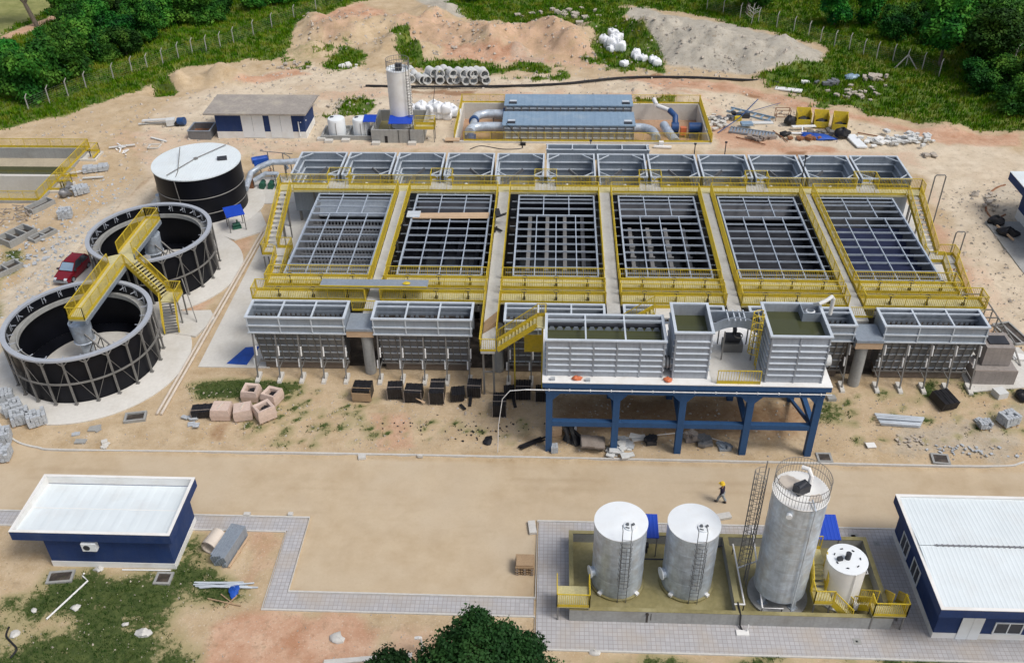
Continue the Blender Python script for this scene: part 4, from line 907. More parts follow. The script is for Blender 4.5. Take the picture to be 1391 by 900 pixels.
# front hoppers (6)
HX = [-22.2, -12.95, -3.35, 5.3, 14.4, 23.6]
HD = ['above the pink wrapped pallets', 'above the row of black bundles', 'half hidden behind the yellow platform stair', 'hidden behind the long tank of the platform', 'partly behind the square green water tank', 'beside the grey wrapped boxes']
def hopper_front(i):
    x0 = HX[i]; w = 7.2; x1 = x0+w; yf, yb_, zt = 55.15, 57.35, 5.2
    t = thing('ribbed_hopper', 'raised grey ribbed steel hopper '+HD[i], 'hopper', ((x0+x1)/2, yf, 0), 'front row of steel hoppers')
    mb = MB()
    mb.box(x0, x1, yf, yf+.08, 3.85, zt); mb.box(x0, x1, yb_-.08, yb_, 3.0, zt)
    for s in (x0, x1-.08): mb.box(s, s+.08, yf+.08, yb_-.08, 3.85, zt)
    part('box_wall', mb, 'steel', t)
    mb = MB()
    for z in (4.55, 3.92): mb.box(x0-.04, x1+.04, yf-.09, yf, z-.05, z+.05)
    for k in range(4): x = x0+.06+(w-.12)*k/3; mb.box(x-.04, x+.04, yf-.07, yf-.002, 3.98, 4.49); mb.box(x-.04, x+.04, yf-.07, yf-.002, 4.61, zt)
    part('box_rib', mb, 'steel_bright', t)
    mb = MB()
    mb.box(x0-.08, x1+.08, yf-.08, yf+.1, zt, zt+.12); mb.box(x0-.08, x1+.08, yb_-.1, yb_+.08, zt, zt+.12)
    for s in (x0-.08, x1-.1): mb.box(s, s+.18, yf+.1, yb_-.1, zt+.001, zt+.119)
    for k in (1, 2): x = x0+w*k/3; mb.box(x-.06, x+.06, yf+.1, yb_-.1, zt+.01, zt+.11)
    mb.box(x0+.1, x1-.1, yb_-.62, yb_-.52, zt-.02, zt+.10)
    part('rim', mb, 'steel_bright', t)
    mb = MB(); mb.box(x0+.08, x1-.08, yf+.08, yb_-.08, 3.9, 4.15); part('sediment', mb, 'sludge_and_shade', t)
    mb = MB()
    for k in range(18):
        x = x0+.3+k*(w-.5)/18
        if i == 1 and k % 3 == 2: continue
        mb.hexa([(x,yb_-.6,4.35),(x+.26,yb_-.6,4.35),(x+.26,yb_-.57,4.35),(x,yb_-.57,4.35),(x+.07,yb_-.6,4.62),(x+.19,yb_-.6,4.62),(x+.19,yb_-.57,4.62),(x+.07,yb_-.57,4.62)])
    mb.box(x0+.08, x1-.08, yb_-.6, yb_-.56, 4.62, 4.8); part('weir', mb, 'steel', t)
    # sloping lower wall
    ya, yc = 55.45, 56.05; z1, z0 = 3.85, 0.85
    mb = MB(); mb.hexa([(x0+.35,yc,z0),(x1-.35,yc,z0),(x1-.35,yb_-.1,z0),(x0+.35,yb_-.1,z0),(x0+.25,ya,z1),(x1-.25,ya,z1),(x1-.25,yb_-.1,z1),(x0+.25,yb_-.1,z1)]); part('sloping_wall', mb, 'steel_panel', t)
    mb = MB()
    for k in range(5):
        f = .04+k*.235; z = z0+(z1-z0)*f; yy = yc+(ya-yc)*f; mb.box(x0+.26, x1-.26, yy-.07, yy+.03, z-.035, z+.035)
    part('wall_rib', mb, 'steel_bright', t)
    mb = MB()
    for k in range(13):
        x = x0+.45+(w-.9)*k/12; mb.bar((x,yc-.10,z0-.1),(x,ya-.10,z1), .055, .08)
    mb.box(x0+.2, x1-.2, yc-.18, yc-.05, z0-.2, z0-.08)
    part('upright', mb, 'frame_grey', t)
    mb = MB(); mb.box(x0+.5, x1-.4, 56.0, 57.2, .05, z0-.02); part('plinth', mb, 'plinth_brown', t)
    legs = MB(); foot = MB(); pvc = MB()
    for k in range(5):
        x = x0+.25+(w-.5)*k/4
        legs.bar((x, 54.55, .15), (x, 55.2, 3.85), .09); legs.bar((x, 54.65, .9), (x, 55.9, .9), .06)
        foot.hexa([(x-.17,54.1,-.1),(x+.17,54.1,-.1),(x+.17,55.2,-.1),(x-.17,55.2,-.1),(x-.15,54.15,.14),(x+.15,54.15,.14),(x+.15,55.2,.26),(x-.15,55.2,.26)])
        for (za, zb_, ox) in ((1.1, 1.75, -.12), (2.0, 2.75, .12)) if i not in (4, 5) else ((1.9, 2.6, -.12), (2.8, 3.6, .14)):
            pvc.tube((x+ox, 54.55+.175*za, za), (x+ox, 54.55+.175*zb_, zb_), .06, 7)
    part('leg', legs, 'frame_grey', t, n=2); part('footing', foot, 'concrete', t); part('valve_pipe', pvc, 'pvc_white', t, n=2)
for i in range(6): hopper_front(i)
# channels and round pillars between front hoppers
for (a, b_, x, yy, lab, fm) in [(-14.95, -12.98, -13.6, 55.7, 'round grey pillar carrying a tan fronted channel between the two left front hoppers', 'plywood'), (21.65, 23.55, 22.35, 55.2, 'round grey pillar carrying a tan fronted channel between the two right front hoppers', 'plywood')]:
    t = thing('channel_pillar', lab, 'pillar', (x, yy, 0))
    mb = MB(); mb.tube((x,yy,.0),(x,yy,3.6),.42,20); part('pillar', mb, 'concrete_grey', t)
    mb = MB(); mb.box(a, b_, yy-.55, yy-.45, 3.6, 4.15); part('tan_board', mb, fm, t)
    mb = MB(); mb.box(a, b_, yy-.6, yy+1.5, 4.15, 4.35); mb.box(a, b_, yy-.44, yy+1.5, 3.6, 4.14); part('channel', mb, 'steel', t)
    part('railing', rails([((a+.1, 57.5, ZW+.15), (b_-.1, 57.5, ZW+.15))], h=.9), 'yellow_paint', t)
for x in (-3.9, 4.5, 13.4):
    mb = MB(); mb.tube((x,56.2,.0),(x,56.2,4.1),.4,16); single('round_pillar', mb, 'concrete_grey', 'round grey concrete pillar in the dark gap between front hoppers', 'pillar', (x,56.2,0), 'pillars in the gaps')
# loose things on the walkways
t = thing('cover_plate', 'long pale grey plate lying across the front catwalk near the second basin', 'plate', (-13.5, 59.9, 4.9))
mb = MB(); mb.box(-17.6, -9.4, 59.15, 60.3, 5.28, 5.36); part('plate', mb, 'steel', t)
mb = MB(); mb.box(-17.6, -9.4, 59.12, 59.18, 5.37, 5.5); mb.blob((-11.0,59.7,5.42),.3,.2,.1,4); part('lip', mb, 'yellow_paint', t)
mb = MB(); mb.hexa([(-12.2,71.85,4.28),(-5.6,72.0,4.28),(-5.55,72.75,4.28),(-12.2,72.75,4.28),(-12.2,71.85,4.34),(-5.6,72.15,4.42),(-5.55,72.85,4.42),(-12.2,72.75,4.34)]); single('plywood_board', mb, 'plywood', 'long pale plywood board lying across the second basin grid', 'board', (-9,72.3,4.28))
mb = MB(); mb.box(-12.75, -11.6, 71.9, 73.0, 4.35, 4.42); single('metal_sheet', mb, 'steel_bright', 'small grey metal sheet at the left end of the plywood board', 'sheet', (-12.2,72.4,4.35))
mb = MB(); mb.bar((-4.9,72.6,4.9),(-4.6,70.6,5.25),.45,.08); mb.bar((-4.8,71.2,4.9),(-4.0,71.0,5.3),.4,.06); mb.bar((-4.9,70.4,4.3),(-4.3,69.6,4.4),.2,.06); mb.bar((-4.9,69.6,4.3),(-4.8,70.6,4.3),.15,.05); single('black_offcut', mb, 'black_plastic', 'black plastic offcuts draped over the walkway rail by the plywood board', 'offcuts', (-4.7,71,4.3))
mb = MB(); mb.hexa([(-4.9,55.0,4.22),(-4.0,56.0,4.22),(-4.0,57.3,4.22),(-4.9,56.4,4.22),(-4.9,55.0,4.30),(-4.0,56.0,4.62),(-4.0,57.3,4.62),(-4.9,56.4,4.30)]); single('plywood_board', mb, 'wood', 'brown plywood board leaning on the forward end of the long walkway', 'board', (-4.5,56.2,4.22))
for k, (yy, s) in enumerate([(73.5, .3), (71.2, .3), (68.4, .3), (67.8, .2)]):
    mb = MB(); mb.bar((-13.05+.1*k%.2,yy,4.25),(-13.1,yy-.9,4.4),.16,.05); single('black_strip', mb, 'black_plastic', 'small black plastic strip on the walkway beside the leftmost basin', 'strip', (-13.05,yy,4.25), 'black strips on the walkway')
# vertical lamp posts on rear walkway
for x, y_, h in [(22.6, 78.6, 3.0), (13.6, 84.6, 5.6), (16.6, 85, 5.6), (3.6,85.6,5.4)]:
    mb = MB(); mb.tube((x,y_,ZW if h < 4 else .05),(x,y_,ZW+h if h < 4 else h),.05,6); mb.box(x-.12,x+.12,y_-.05,y_+.05,(ZW+h if h < 4 else h),(ZW+h if h < 4 else h)+.15); single('thin_post', mb, 'steel_dark', 'thin dark post standing behind the rear row of hoppers, at x of its gap', 'post', (x,y_,0), 'thin posts at the rear hoppers')
for o in [q for q in bpy.data.objects if q.name.startswith('thin_post')]: o['label'] = 'thin dark post standing by the rear row of hoppers'
# ================================================================== blue platform and its tanks
PX = [-.05, 4.35, 8.65, 13.0, 17.35]; ZD = 6.2
t = thing('blue_platform', 'blue painted concrete platform on ten columns carrying steel tanks', 'platform', (8.6, 47.3, 0))
for x in PX:
    for yy in (47.5, 53.2):
        mb = MB(); mb.box(x-.22, x+.22, yy-.22, yy+.22, -.3, 5.1)
        for s in (-1, 1):
            if (x == PX[0] and s < 0) or (x == PX[-1] and s > 0): continue
            a = x+s*.221; mb.hexa([(min(a,a+s*.02),yy-.2,4.55),(max(a,a+s*.02),yy-.2,4.55),(max(a,a+s*.02),yy+.2,4.55),(min(a,a+s*.02),yy+.2,4.55),(min(a,a+s*.5),yy-.2,5.09),(max(a,a+s*.5),yy-.2,5.09),(max(a,a+s*.5),yy+.2,5.09),(min(a,a+s*.5),yy+.2,5.09)])
        part('column', mb, 'blue_concrete', t)
mb = MB()
for yy in (47.5, 53.2):
    for k in range(4): mb.box(PX[k]+.22, PX[k+1]-.22, yy-.18, yy+.18, 2.25, 2.65)
for x in PX: mb.box(x-.16, x+.16, 47.72, 52.98, 2.26, 2.64)
part('tie_beam', mb, 'blue_concrete', t)
mb = MB()
for yy in (47.5, 53.2): mb.box(PX[0]-.26, PX[-1]+.26, yy-.24, yy+.24, 5.1, 5.75)
for x in PX: mb.box(x-.2, x+.2, 47.74, 52.96, 5.12, 5.74)
part('deck_beam', mb, 'blue_concrete', t)
mb = MB(); mb.bar((17.35,52.8,2.7),(17.35,47.9,5.0),.2); mb.bar((17.2,47.5,2.6),(17.35,53.0,0.2),.2); part('brace', mb, 'blue_concrete', t, n=1)
mb = MB(); mb.box(-.5, 17.85, 47.05, 53.7, 5.75, 6.14); part('slab_edge', mb, 'blue_concrete', t)
mb = MB(); mb.box(-.52, 17.87, 47.03, 53.72, 6.142, ZD); part('slab_top', mb, 'white_wall', t)
mb = MB(); mb.tube((-1.6,46.98,5.62),(17.9,46.98,5.62),.035,6); mb.path([(-1.6,46.98,5.62),(-2.6,46.98,5.5),(-3.1,46.98,4.8),(-3.4,46.98,2.5),(-3.5,46.98,.1)],.028,6)
for k in range(14): mb.box(-.1+k*1.33,-.04+k*1.33,46.93,47.04,5.56,5.68)
part('conduit', mb, 'pvc_white', t)
# decanting tank
def ribbed_tank(name, label, x0, x1, ya, yb_, zt, nv, nz_, wl, panel='tank_panel', split=None):
    t = thing(name, label, 'tank', ((x0+x1)/2, ya, ZD)); z0 = ZD+.02
    mb = MB(); mb.box(x0, x1, ya, ya+.07, z0, zt); mb.box(x0, x1, yb_-.07, yb_, z0, zt)
    for s in (x0, x1-.07): mb.box(s, s+.07, ya+.07, yb_-.07, z0, zt)
    part('wall', mb, panel, t)
    mb = MB(); H = zt-z0
    for k in range(nz_):
        z = z0+H*(.16+.80*k/nz_)
        for q in range(nv):
            a, b_ = x0+.06+(x1-x0-.12)*q/nv+.06, x0+.06+(x1-x0-.12)*(q+1)/nv-.06
            mb.hexa([(a,ya-.10,z-.03),(b_,ya-.10,z-.03),(b_,ya,z-.05),(a,ya,z-.05),(a,ya-.10,z+.02),(b_,ya-.10,z+.02),(b_,ya,z+.05),(a,ya,z+.05)])
        for s in (x0-.08, x1): mb.box(s, s+.08, ya+.1, yb_-.1, z-.04, z+.04)
    part('rib', mb, 'steel_bright', t)
    mb = MB()
    for q in range(nv+1): x = x0+.06+(x1-x0-.12)*q/nv; mb.box(x-.04, x+.04, ya-.07, ya-.002, z0, zt-.05)
    part('stiffener', mb, 'tank_panel', t)
    mb = MB(); mb.box(x0-.1, x1+.1, ya-.1, ya+.08, zt, zt+.1); mb.box(x0-.1, x1+.1, yb_-.08, yb_+.1, zt, zt+.1)
    for s in (x0-.1, x1-.08): mb.box(s, s+.18, ya+.08, yb_-.08, zt+.001, zt+.099)
    part('rim', mb, 'steel_bright', t)
    mb = MB(); mb.box(x0+.07, x1-.07, ya+.07, yb_-.07, ZD+.03, wl); part('water', mb, 'water_green', t)
    return t
t = ribbed_tank('decanting_tank', 'long ribbed steel tank of green water on the blue platform', -.3, 7.2, 47.75, 50.55, 9.0, 5, 5, 8.35)
mb = MB()
for k in (1, 2): x = -.3+7.5*k/3; mb.box(x-.05, x+.05, 47.83, 50.47, 9.01, 9.09)
mb.box(-.23, 7.13, 49.92, 50.0, 8.93, 9.1); part('tie_bar', mb, 'steel_bright', t)
mb = MB()
for k in range(14):
    x = -.2+k*.52; mb.add([(x,49.82,8.34),(x+.5,49.82,8.34),(x+.36,49.82,8.6),(x+.14,49.82,8.6),(x,49.86,8.34),(x+.5,49.86,8.34),(x+.36,49.86,8.6),(x+.14,49.86,8.6)],[(0,1,2,3),(4,7,6,5),(3,2,6,7)])
part('weir', mb, 'steel', t)
mb = MB(); mb.box(-.2, 7.1, 50.1, 50.4, 8.34, 8.5); part('launder', mb, 'steel_dark', t)
t = ribbed_tank('inlet_tank', 'tall narrow ribbed steel tank between the two larger platform tanks', 7.75, 10.05, 47.7, 50.9, 9.75, 1, 6, 8.95)
t = ribbed_tank('flocculation_tank', 'large square ribbed steel tank of green water with a corner inlet box', 13.6, 17.25, 47.45, 51.1, 9.75, 2, 6, 9.2)
mb = MB(); mb.box(16.0,16.06,50.0,51.02,8.6,9.84); mb.box(16.0,17.18,49.94,50.0,8.6,9.84); mb.box(16.06,17.18,50.0,51.02,8.6,9.3); part('inlet_box', mb, 'steel', t)
mb = MB(); mb.lathe([(.3,0),(.3,.35),(.22,.4)], (16.6,50.5,9.3), 18); part('pipe_mouth', mb, 'white_paint', t)
t = thing('link_pipe', 'short grey flanged pipe joining the long tank and the tall narrow tank', 'pipe', (7.7, 49.2, 6.3))
mb = MB(); mb.tube((7.21,48.3,7.0),(7.74,48.3,7.0),.36,18); part('pipe', mb, 'pipe_concrete', t)
mb = MB(); mb.tube((7.35,48.3,7.0),(7.41,48.3,7.0),.46,18); mb.tube((7.55,48.3,7.0),(7.61,48.3,7.0),.46,18); part('flange', mb, 'steel_dark', t)
t = thing('measuring_flume', 'curved open steel channel bridging the tall tank and square tank', 'channel', (12, 51, 7))
mb = MB()
for yy in (49.3, 50.8):
    prev = None
    for k in range(13):
        f = k/12; x = 10.1+3.45*f; yo = (0.42*math.sin(math.pi*f))*(1 if yy < 50 else -1); zb_ = 8.5+.45*math.sin(math.pi*f)*.8
        cur = (x, yy+yo, zb_)
        if prev: mb.hexa([(prev[0],prev[1]-.03,prev[2]),(cur[0],cur[1]-.03,cur[2]),(cur[0],cur[1]+.03,cur[2]),(prev[0],prev[1]+.03,prev[2]),(prev[0],prev[1]-.03,prev[2]+.75),(cur[0],cur[1]-.03,cur[2]+.75),(cur[0],cur[1]+.03,cur[2]+.75),(prev[0],prev[1]+.03,prev[2]+.75)])
        prev = cur
part('side_wall', mb, 'steel', t, n=12)
mb = MB()
for k in range(12):
    f, g = k/12, (k+1)/12
    mb.hexa([(10.1+3.45*f,49.7,8.5+.36*math.sin(math.pi*f)),(10.1+3.45*g,49.7,8.5+.36*math.sin(math.pi*g)),(10.1+3.45*g,50.4,8.5+.36*math.sin(math.pi*g)),(10.1+3.45*f,50.4,8.5+.36*math.sin(math.pi*f)),
             (10.1+3.45*f,49.7,8.55+.36*math.sin(math.pi*f)),(10.1+3.45*g,49.7,8.55+.36*math.sin(math.pi*g)),(10.1+3.45*g,50.4,8.55+.36*math.sin(math.pi*g)),(10.1+3.45*f,50.4,8.55+.36*math.sin(math.pi*f))])
part('channel_bed', mb, 'steel_panel', t)
mb = MB()
for x in (11.3, 11.7, 12.05, 12.35, 13.3): mb.bar((x,49.5,9.5),(x,50.7,9.5),.07)
part('tie_bar', mb, 'steel_bright', t)
mb = MB()
for x in (11.2, 13.1):
    for yy in (49.7, 51.5): mb.bar((x,yy,ZD),(x,yy,8.5),.08)
part('leg', mb, 'frame_grey', t, n=1)
t = thing('pump', 'dark pump set with pipes below the curved steel channel', 'pump', (12.3, 51.4, ZD))
mb = MB(); mb.tube((11.5,50.9,7.2),(12.5,50.9,7.2),.32,14); mb.path([(12.1,50.9,7.2),(12.1,50.9,7.8),(12.1,51.2,8.0)],.14,8); part('body', mb, 'steel_dark', t)
mb = MB(); mb.lathe([(.28,0),(.3,.06),(.28,.12)],(12.3,50.6,7.5),14); mb.box(11.4,12.7,50.5,51.3,ZD+.02,6.9); part('mount', mb, 'frame_grey', t)
t = thing('caged_ladder', 'yellow caged ladder on the left side of the square green tank', 'ladder', (13.4, 49.9, ZD))
a = MB(); b_ = MB()
for s in (-.2, .2): a.bar((13.25,48.9+s,ZD),(13.25,48.9+s,10.6),.05)
for k in range(13): a.bar((13.25,48.7,ZD+.3+k*.3),(13.25,49.1,ZD+.3+k*.3),.035)
for k in range(7):
    z = ZD+1.3+k*.5; pts = [(13.25-.62*math.sin(math.pi*q/8), 48.9-.38*math.cos(math.pi*q/8), z) for q in range(9)]; b_.path(pts,.03,4)
for q in (1,2.5,4,5.5,7): b_.bar((13.25-.62*math.sin(math.pi*q/8),48.9-.38*math.cos(math.pi*q/8),ZD+1.3),(13.25-.62*math.sin(math.pi*q/8),48.9-.38*math.cos(math.pi*q/8),ZD+4.3),.035)
part('ladder', a, 'yellow_paint', t); part('cage', b_, 'yellow_paint', t)
t = thing('edge_guard', 'low yellow guard rail at the platform edge between the two tanks', 'railing', (12.2, 47.3, ZD))
part('railing', rails([((10.6,47.2,ZD),(13.3,47.2,ZD))], toe=.25, step=.16), 'yellow_paint', t)
mb = MB(); mb.box(10.3,13.4,47.3,51.4,ZD+.003,ZD+.03); single('platform_mat', mb, 'concrete', 'stained pale floor between the tall tank and the square tank', 'floor', (12.3,49.5,ZD+.003))
for (x, yy, lab) in [(1.7,47.4,'small orange mesh heap on the platform edge before the long tank'),(7.5,47.4,'orange mesh heap on the platform edge before the narrow tank')]:
    mb = MB(); mb.blob((x,yy,ZD+.1),.3,.2,.16,int(x),.35); single('mesh_heap', mb, 'orange', lab, 'mesh heap', (x,yy,ZD))
for (x, yy) in [(.15,47.3),(2.4,47.25)]:
    mb = MB(); mb.box(x-.15,x+.15,yy-.1,yy+.1,ZD+.01,ZD+.2); single('small_block', mb, 'block_grey', 'small grey block on the platform edge before the long tank', 'block', (x,yy,ZD), 'small blocks on the platform edge')
t = thing('outlet_pipe', 'pale pipe bent over the rim of the square platform tank', 'pipe', (18.1, 51, 7))
mb = MB(); mb.path([(16.8,50.6,10.1),(17.0,50.3,10.35),(17.5,50.6,10.4),(18.0,51.2,10.3),(18.2,51.4,10.0),(18.2,51.4,8.8)],.13,9); part('pipe', mb, 'pipe_concrete', t)
mb = MB(); mb.tube((17.25,48.8,7.0),(17.95,48.8,7.0),.36,16); mb.tube((17.31,48.8,7.0),(17.39,48.8,7.0),.48,16); part('flange', mb, 'pipe_concrete', t)
t = thing('platform_stair', 'yellow stair rising from the long walkway to the platform tanks', 'stair', (-2.4, 53.5, ZW))
stair(t, (-3.75, 53.55, ZW), (-1.0, 53.55, 6.35), 1.1, 'yellow_deck'); mb = MB(); mb.box(-1.0, -.35, 52.9, 54.2, 6.25, 6.36); part('landing', mb, 'yellow_deck', t)
part('railing', rails([((-1.0,54.2,6.36),(-.35,54.2,6.36)),((-.42,52.9,6.36),(-.42,54.2,6.36))], toe=.3), 'yellow_paint', t)
mb = MB(); mb.bar((-.6,53.0,.05),(-.6,53.0,6.25),.12); mb.bar((-.6,54.1,.05),(-.6,54.1,6.25),.12); mb.bar((-2.6,54.0,.05),(-2.6,54.0,5.0),.1); mb.box(-1.9,-.5,53.98,54.02,3.4,4.9); part('post', mb, 'yellow_paint', t)
t = thing('stair', 'yellow stair and landing behind the long tank of the platform', 'stair', (7, 55, ZW))
stair(t, (4.9, 54.6, 4.9), (7.2, 54.6, 6.6), 0.9, 'yellow_deck'); mb = MB(); mb.box(7.2, 9.3, 53.9, 55.1, 6.5, 6.6); part('landing', mb, 'concrete', t)
part('railing', rails([((7.2,55.05,6.6),(9.3,55.05,6.6))], toe=.3), 'yellow_paint', t)
mb = MB()
for x in (7.4, 9.1): mb.bar((x,54.5,.05),(x,54.5,6.5),.12)
part('post', mb, 'frame_grey', t)
# ================================================================== round black tanks, bridge, car
def open_tank(cx, cy, r, zt, label, a0):
    t = thing('round_tank', label, 'tank', (cx, cy, 0.1), 'open black round tanks'); c = (cx, cy, 0); z0 = .10
    mb = MB(); mb.lathe([(r-.34,z0+.02),(r-.34,zt-.1),(r-.28,zt-.1),(r-.28,z0+.02)], c, 72); part('liner_wall', mb, 'deep_black', t)
    mb = MB(); mb.lathe([(r-.36,zt-.12),(r,zt-.12),(r,zt+.04),(r-.36,zt+.04),(r-.36,zt-.12)], c, 72); part('rim', mb, 'rim_grey', t)
    mb = MB(); mb.lathe([(r-1.0,zt-1.0),(r-.36,zt-1.0),(r-.36,zt-.93),(r-.94,zt-.93),(r-.94,zt-.62),(r-1.0,zt-.62),(r-1.0,zt-1.0)], c, 72); part('launder', mb, 'concrete_grey', t)
    mb = MB(); mb.lathe([(0,z0+.05),(r-.36,z0+.03)], c, 64); part('floor', mb, 'deep_black', t)  # black floor, with a paler disc set off centre above it
    mb = MB(); mb.lathe([(0,z0+.34),(4.15,z0+.10)], (cx+.5,cy-.4,0), 64); part('floor_cone', mb, 'concrete', t)
    mb = MB(); mb.lathe([(r-.10,z0+1.85),(r+.02,z0+1.85),(r+.02,z0+1.95),(r-.10,z0+1.95),(r-.10,z0+1.85)], c, 72); part('hoop', mb, 'frame_grey', t)
    n = 22; mb = MB(); br = MB()
    P_ = lambda a, rr, z: (cx+rr*math.cos(a), cy+rr*math.sin(a), z)
    for k in range(n):
        a = a0+2*math.pi*k/n; d = 2*math.pi/n
        mb.bar(P_(a,r-.06,z0), P_(a,r-.06,zt-.12), .12); mb.cbox(P_(a,r-.06,z0), .26, .26, .06)
        for s in (-1, 1): br.bar(P_(a,r-.05,zt-.5), P_(a+s*.065,r-.05,zt-.15), .06)
        
        if k % 2 == 0: br.bar(P_(a,r-.12,z0+.1), P_(a+d,r-.12,zt-.8), .03)
        else: br.bar(P_(a,r-.12,zt-.8), P_(a+d,r-.12,z0+.1), .03)
    part('column', mb, 'frame_grey', t, n=2); part('brace', br, 'frame_grey', t, n=3)
    mb = MB()
    for k in range(24):
        a = a0+.12+2*math.pi*k/24
        for s in (-.022, .022): mb.bar(P_(a+s,r-.46,zt-.62), P_(a+s,r-.46,zt-.1), .045)
        mb.bar(P_(a,r-.5,zt-.2), P_(a,r-.9,zt-.2), .05)
    part('hanger', mb, 'rim_grey', t, n=3)
    mb = MB(); mb.lathe([(.0,zt-.35),(.72,zt-.35),(.72,zt-.30),(.80,zt-.30),(.72,zt-1.9),(.80,zt-1.95),(.74,zt-2.0),(.0,zt-2.0)], c, 32); mb.lathe([(.45,z0+.5),(.45,zt-2.0)], c, 24); part('centre_column', mb, 'galvanised_tank', t)
    mb = MB(); ang = R(-25)
    for s in (-.35, .35):
        for q in range(5):
            e = Vector((math.cos(ang), math.sin(ang), 0)); sd = Vector((-e.y, e.x, 0))*s; b0 = Vector((cx, cy, 0))+sd
            A = b0+e*(.7+q*.75); B = b0+e*(.7+(q+1)*.75)
            mb.bar(A+Vector((0,0,zt-1.0-q*.45)), B+Vector((0,0,zt-1.45-q*.45)), .10); mb.bar(A+Vector((0,0,zt-2.6)), B+Vector((0,0,zt-2.6)), .10); mb.bar(A+Vector((0,0,zt-2.6)), B+Vector((0,0,zt-1.45-q*.45)), .06)
            mb.bar(B+Vector((0,0,zt-2.6)), B+Vector((0,0,zt-1.45-q*.45)), .06)
    part('rake_truss', mb, 'frame_grey', t); return t
T1, T2, T3 = (-35.45, 56.35), (-34.65, 69.3), (-34.4, 81.8)
open_tank(*T1, 5.38, 4.1, 'open black round tank nearest the road and the grey block pallets', .05)
open_tank(*T2, 5.22, 4.2, 'open black round tank between the other open tank and the white roofed tank', .1)
t = thing('covered_tank', 'black round tank with a flat white roof', 'tank', (*T3, .1)); c = (*T3, 0)
mb = MB(); mb.lathe([(4.1,.13),(4.1,4.8)], c, 72); part('wall', mb, 'deep_black', t)
mb = MB(); mb.lathe([(4.13,1.1),(4.17,1.15),(4.13,1.2)], c, 72); mb.lathe([(4.13,2.7),(4.17,2.75),(4.13,2.8)], c, 72); part('hoop', mb, 'frame_grey', t)
mb = MB(); mb.lathe([(0,5.05),(4.2,4.84),(4.2,4.74),(4.11,4.74)], c, 72); part('roof', mb, 'white_roof', t)
mb = MB(); a = Vector((T3[0]-1.7, T3[1]-3.4, 4.98)); b = Vector((T3[0]+1.9, T3[1]+3.4, 4.98)); mb.path([a, (T3[0],T3[1],5.12), b], .045, 6); mb.lathe([(.22,5.06),(.22,5.16),(0,5.18)], c, 14)
mb.path([(T3[0]-1.9,T3[1]+1.4,5.6),(T3[0]-.9,T3[1]-2.6,5.0),(T3[0]-.8,T3[1]-4.16,4.75),(T3[0]-.6,T3[1]-4.16,1.2)], .04, 6); part('roof_pipe', mb, 'frame_grey', t)
mb = MB(); mb.cbox((T3[0]+2.5,T3[1]+.2,4.93), .9, .5, .25, .3); part('hatch', mb, 'steel_dark', t)
mb = MB(); mb.tube((-34.4-4.15,81.0,.3),(-34.4-4.15,81.0,1.6),.35,12); part('inlet_box', mb, 'galvanised_tank', t)

# yellow access bridge
t = thing('access_bridge', 'yellow railed bridge and stair spanning the two open round tanks', 'bridge', (-34.2, 62.5, 4.5))
zb = 4.75
hub = at(165, 352, zb); e1 = at(104, 434, zb); e2 = at(208, 297, zb)
def span(a, b, w, skip=()):
    a, b = Vector(a), Vector(b); d = (b-a).normalized(); s = Vector((-d.y, d.x, 0))*w/2; m_ = MB(); u = Vector((0,0,-.14))
    m_.hexa([a-s+u, b-s+u, b+s+u, a+s+u, a-s, b-s, b+s, a+s]); part('deck', m_, 'yellow_deck', t)
    m_ = MB()
    for sg in (1, -1): m_.bar(a+s*sg+u*2, b+s*sg+u*2, .10, .34)
    part('girder', m_, 'steel', t)
    r_ = MB()
    for sg in (1, -1): rail(r_, a+s*sg, b+s*sg, 1.05, toe=.25)
    if 'end' not in skip: rail(r_, b-s, b+s, 1.05, toe=.25)
    part('railing', r_, 'yellow_paint', t)
d1 = (e1-hub).normalized(); d2 = (e2-hub).normalized()
span(hub+d1*.9, e1, 1.25); span(hub+d2*.9, e2, 1.25)
mb = MB(); mb.cbox((hub.x, hub.y, zb-.15), 1.9, 1.9, .148, .5); part('deck', mb, 'yellow_deck', t)
land = at(232, 402, 2.3)
dv = Vector((land.x-hub.x, land.y-hub.y, 0)).normalized()
top = hub+dv*1.0
stair(t, (land.x-dv.x*.5, land.y-dv.y*.5, 2.3), (top.x, top.y, zb), 1.15, 'yellow_deck')
mb = MB(); mb.cbox((land.x+.1, land.y-.1, 2.18), 1.4, 1.4, .12); part('landing', mb, 'yellow_deck', t)
part('railing', rails([((land.x-.5,land.y+.6,2.3),(land.x+.8,land.y+.6,2.3)), ((land.x+.8,land.y-.8,2.3),(land.x+.8,land.y+.6,2.3))], toe=.3), 'yellow_paint', t)
bot = at(234, 452, .2)
stair(t, (bot.x, bot.y, .2), (land.x+.05, land.y-.8, 2.25), 1.1, 'steel_panel')
mb = MB()
for dx, dy in ((-.5,.5),(.75,.5),(.75,-.7)): mb.bar((land.x+dx,land.y+dy,.1),(land.x+dx,land.y+dy,2.2),.1)
mb.bar((land.x+.9,land.y+.8,3.5),(land.x+1.9,land.y-.6,.2),.07)
for k in range(2): mb.bar((hub.x-.7+k*1.4,hub.y,.1),(hub.x-.7+k*1.4,hub.y,zb-.15),.16)
part('post', mb, 'frame_grey', t)

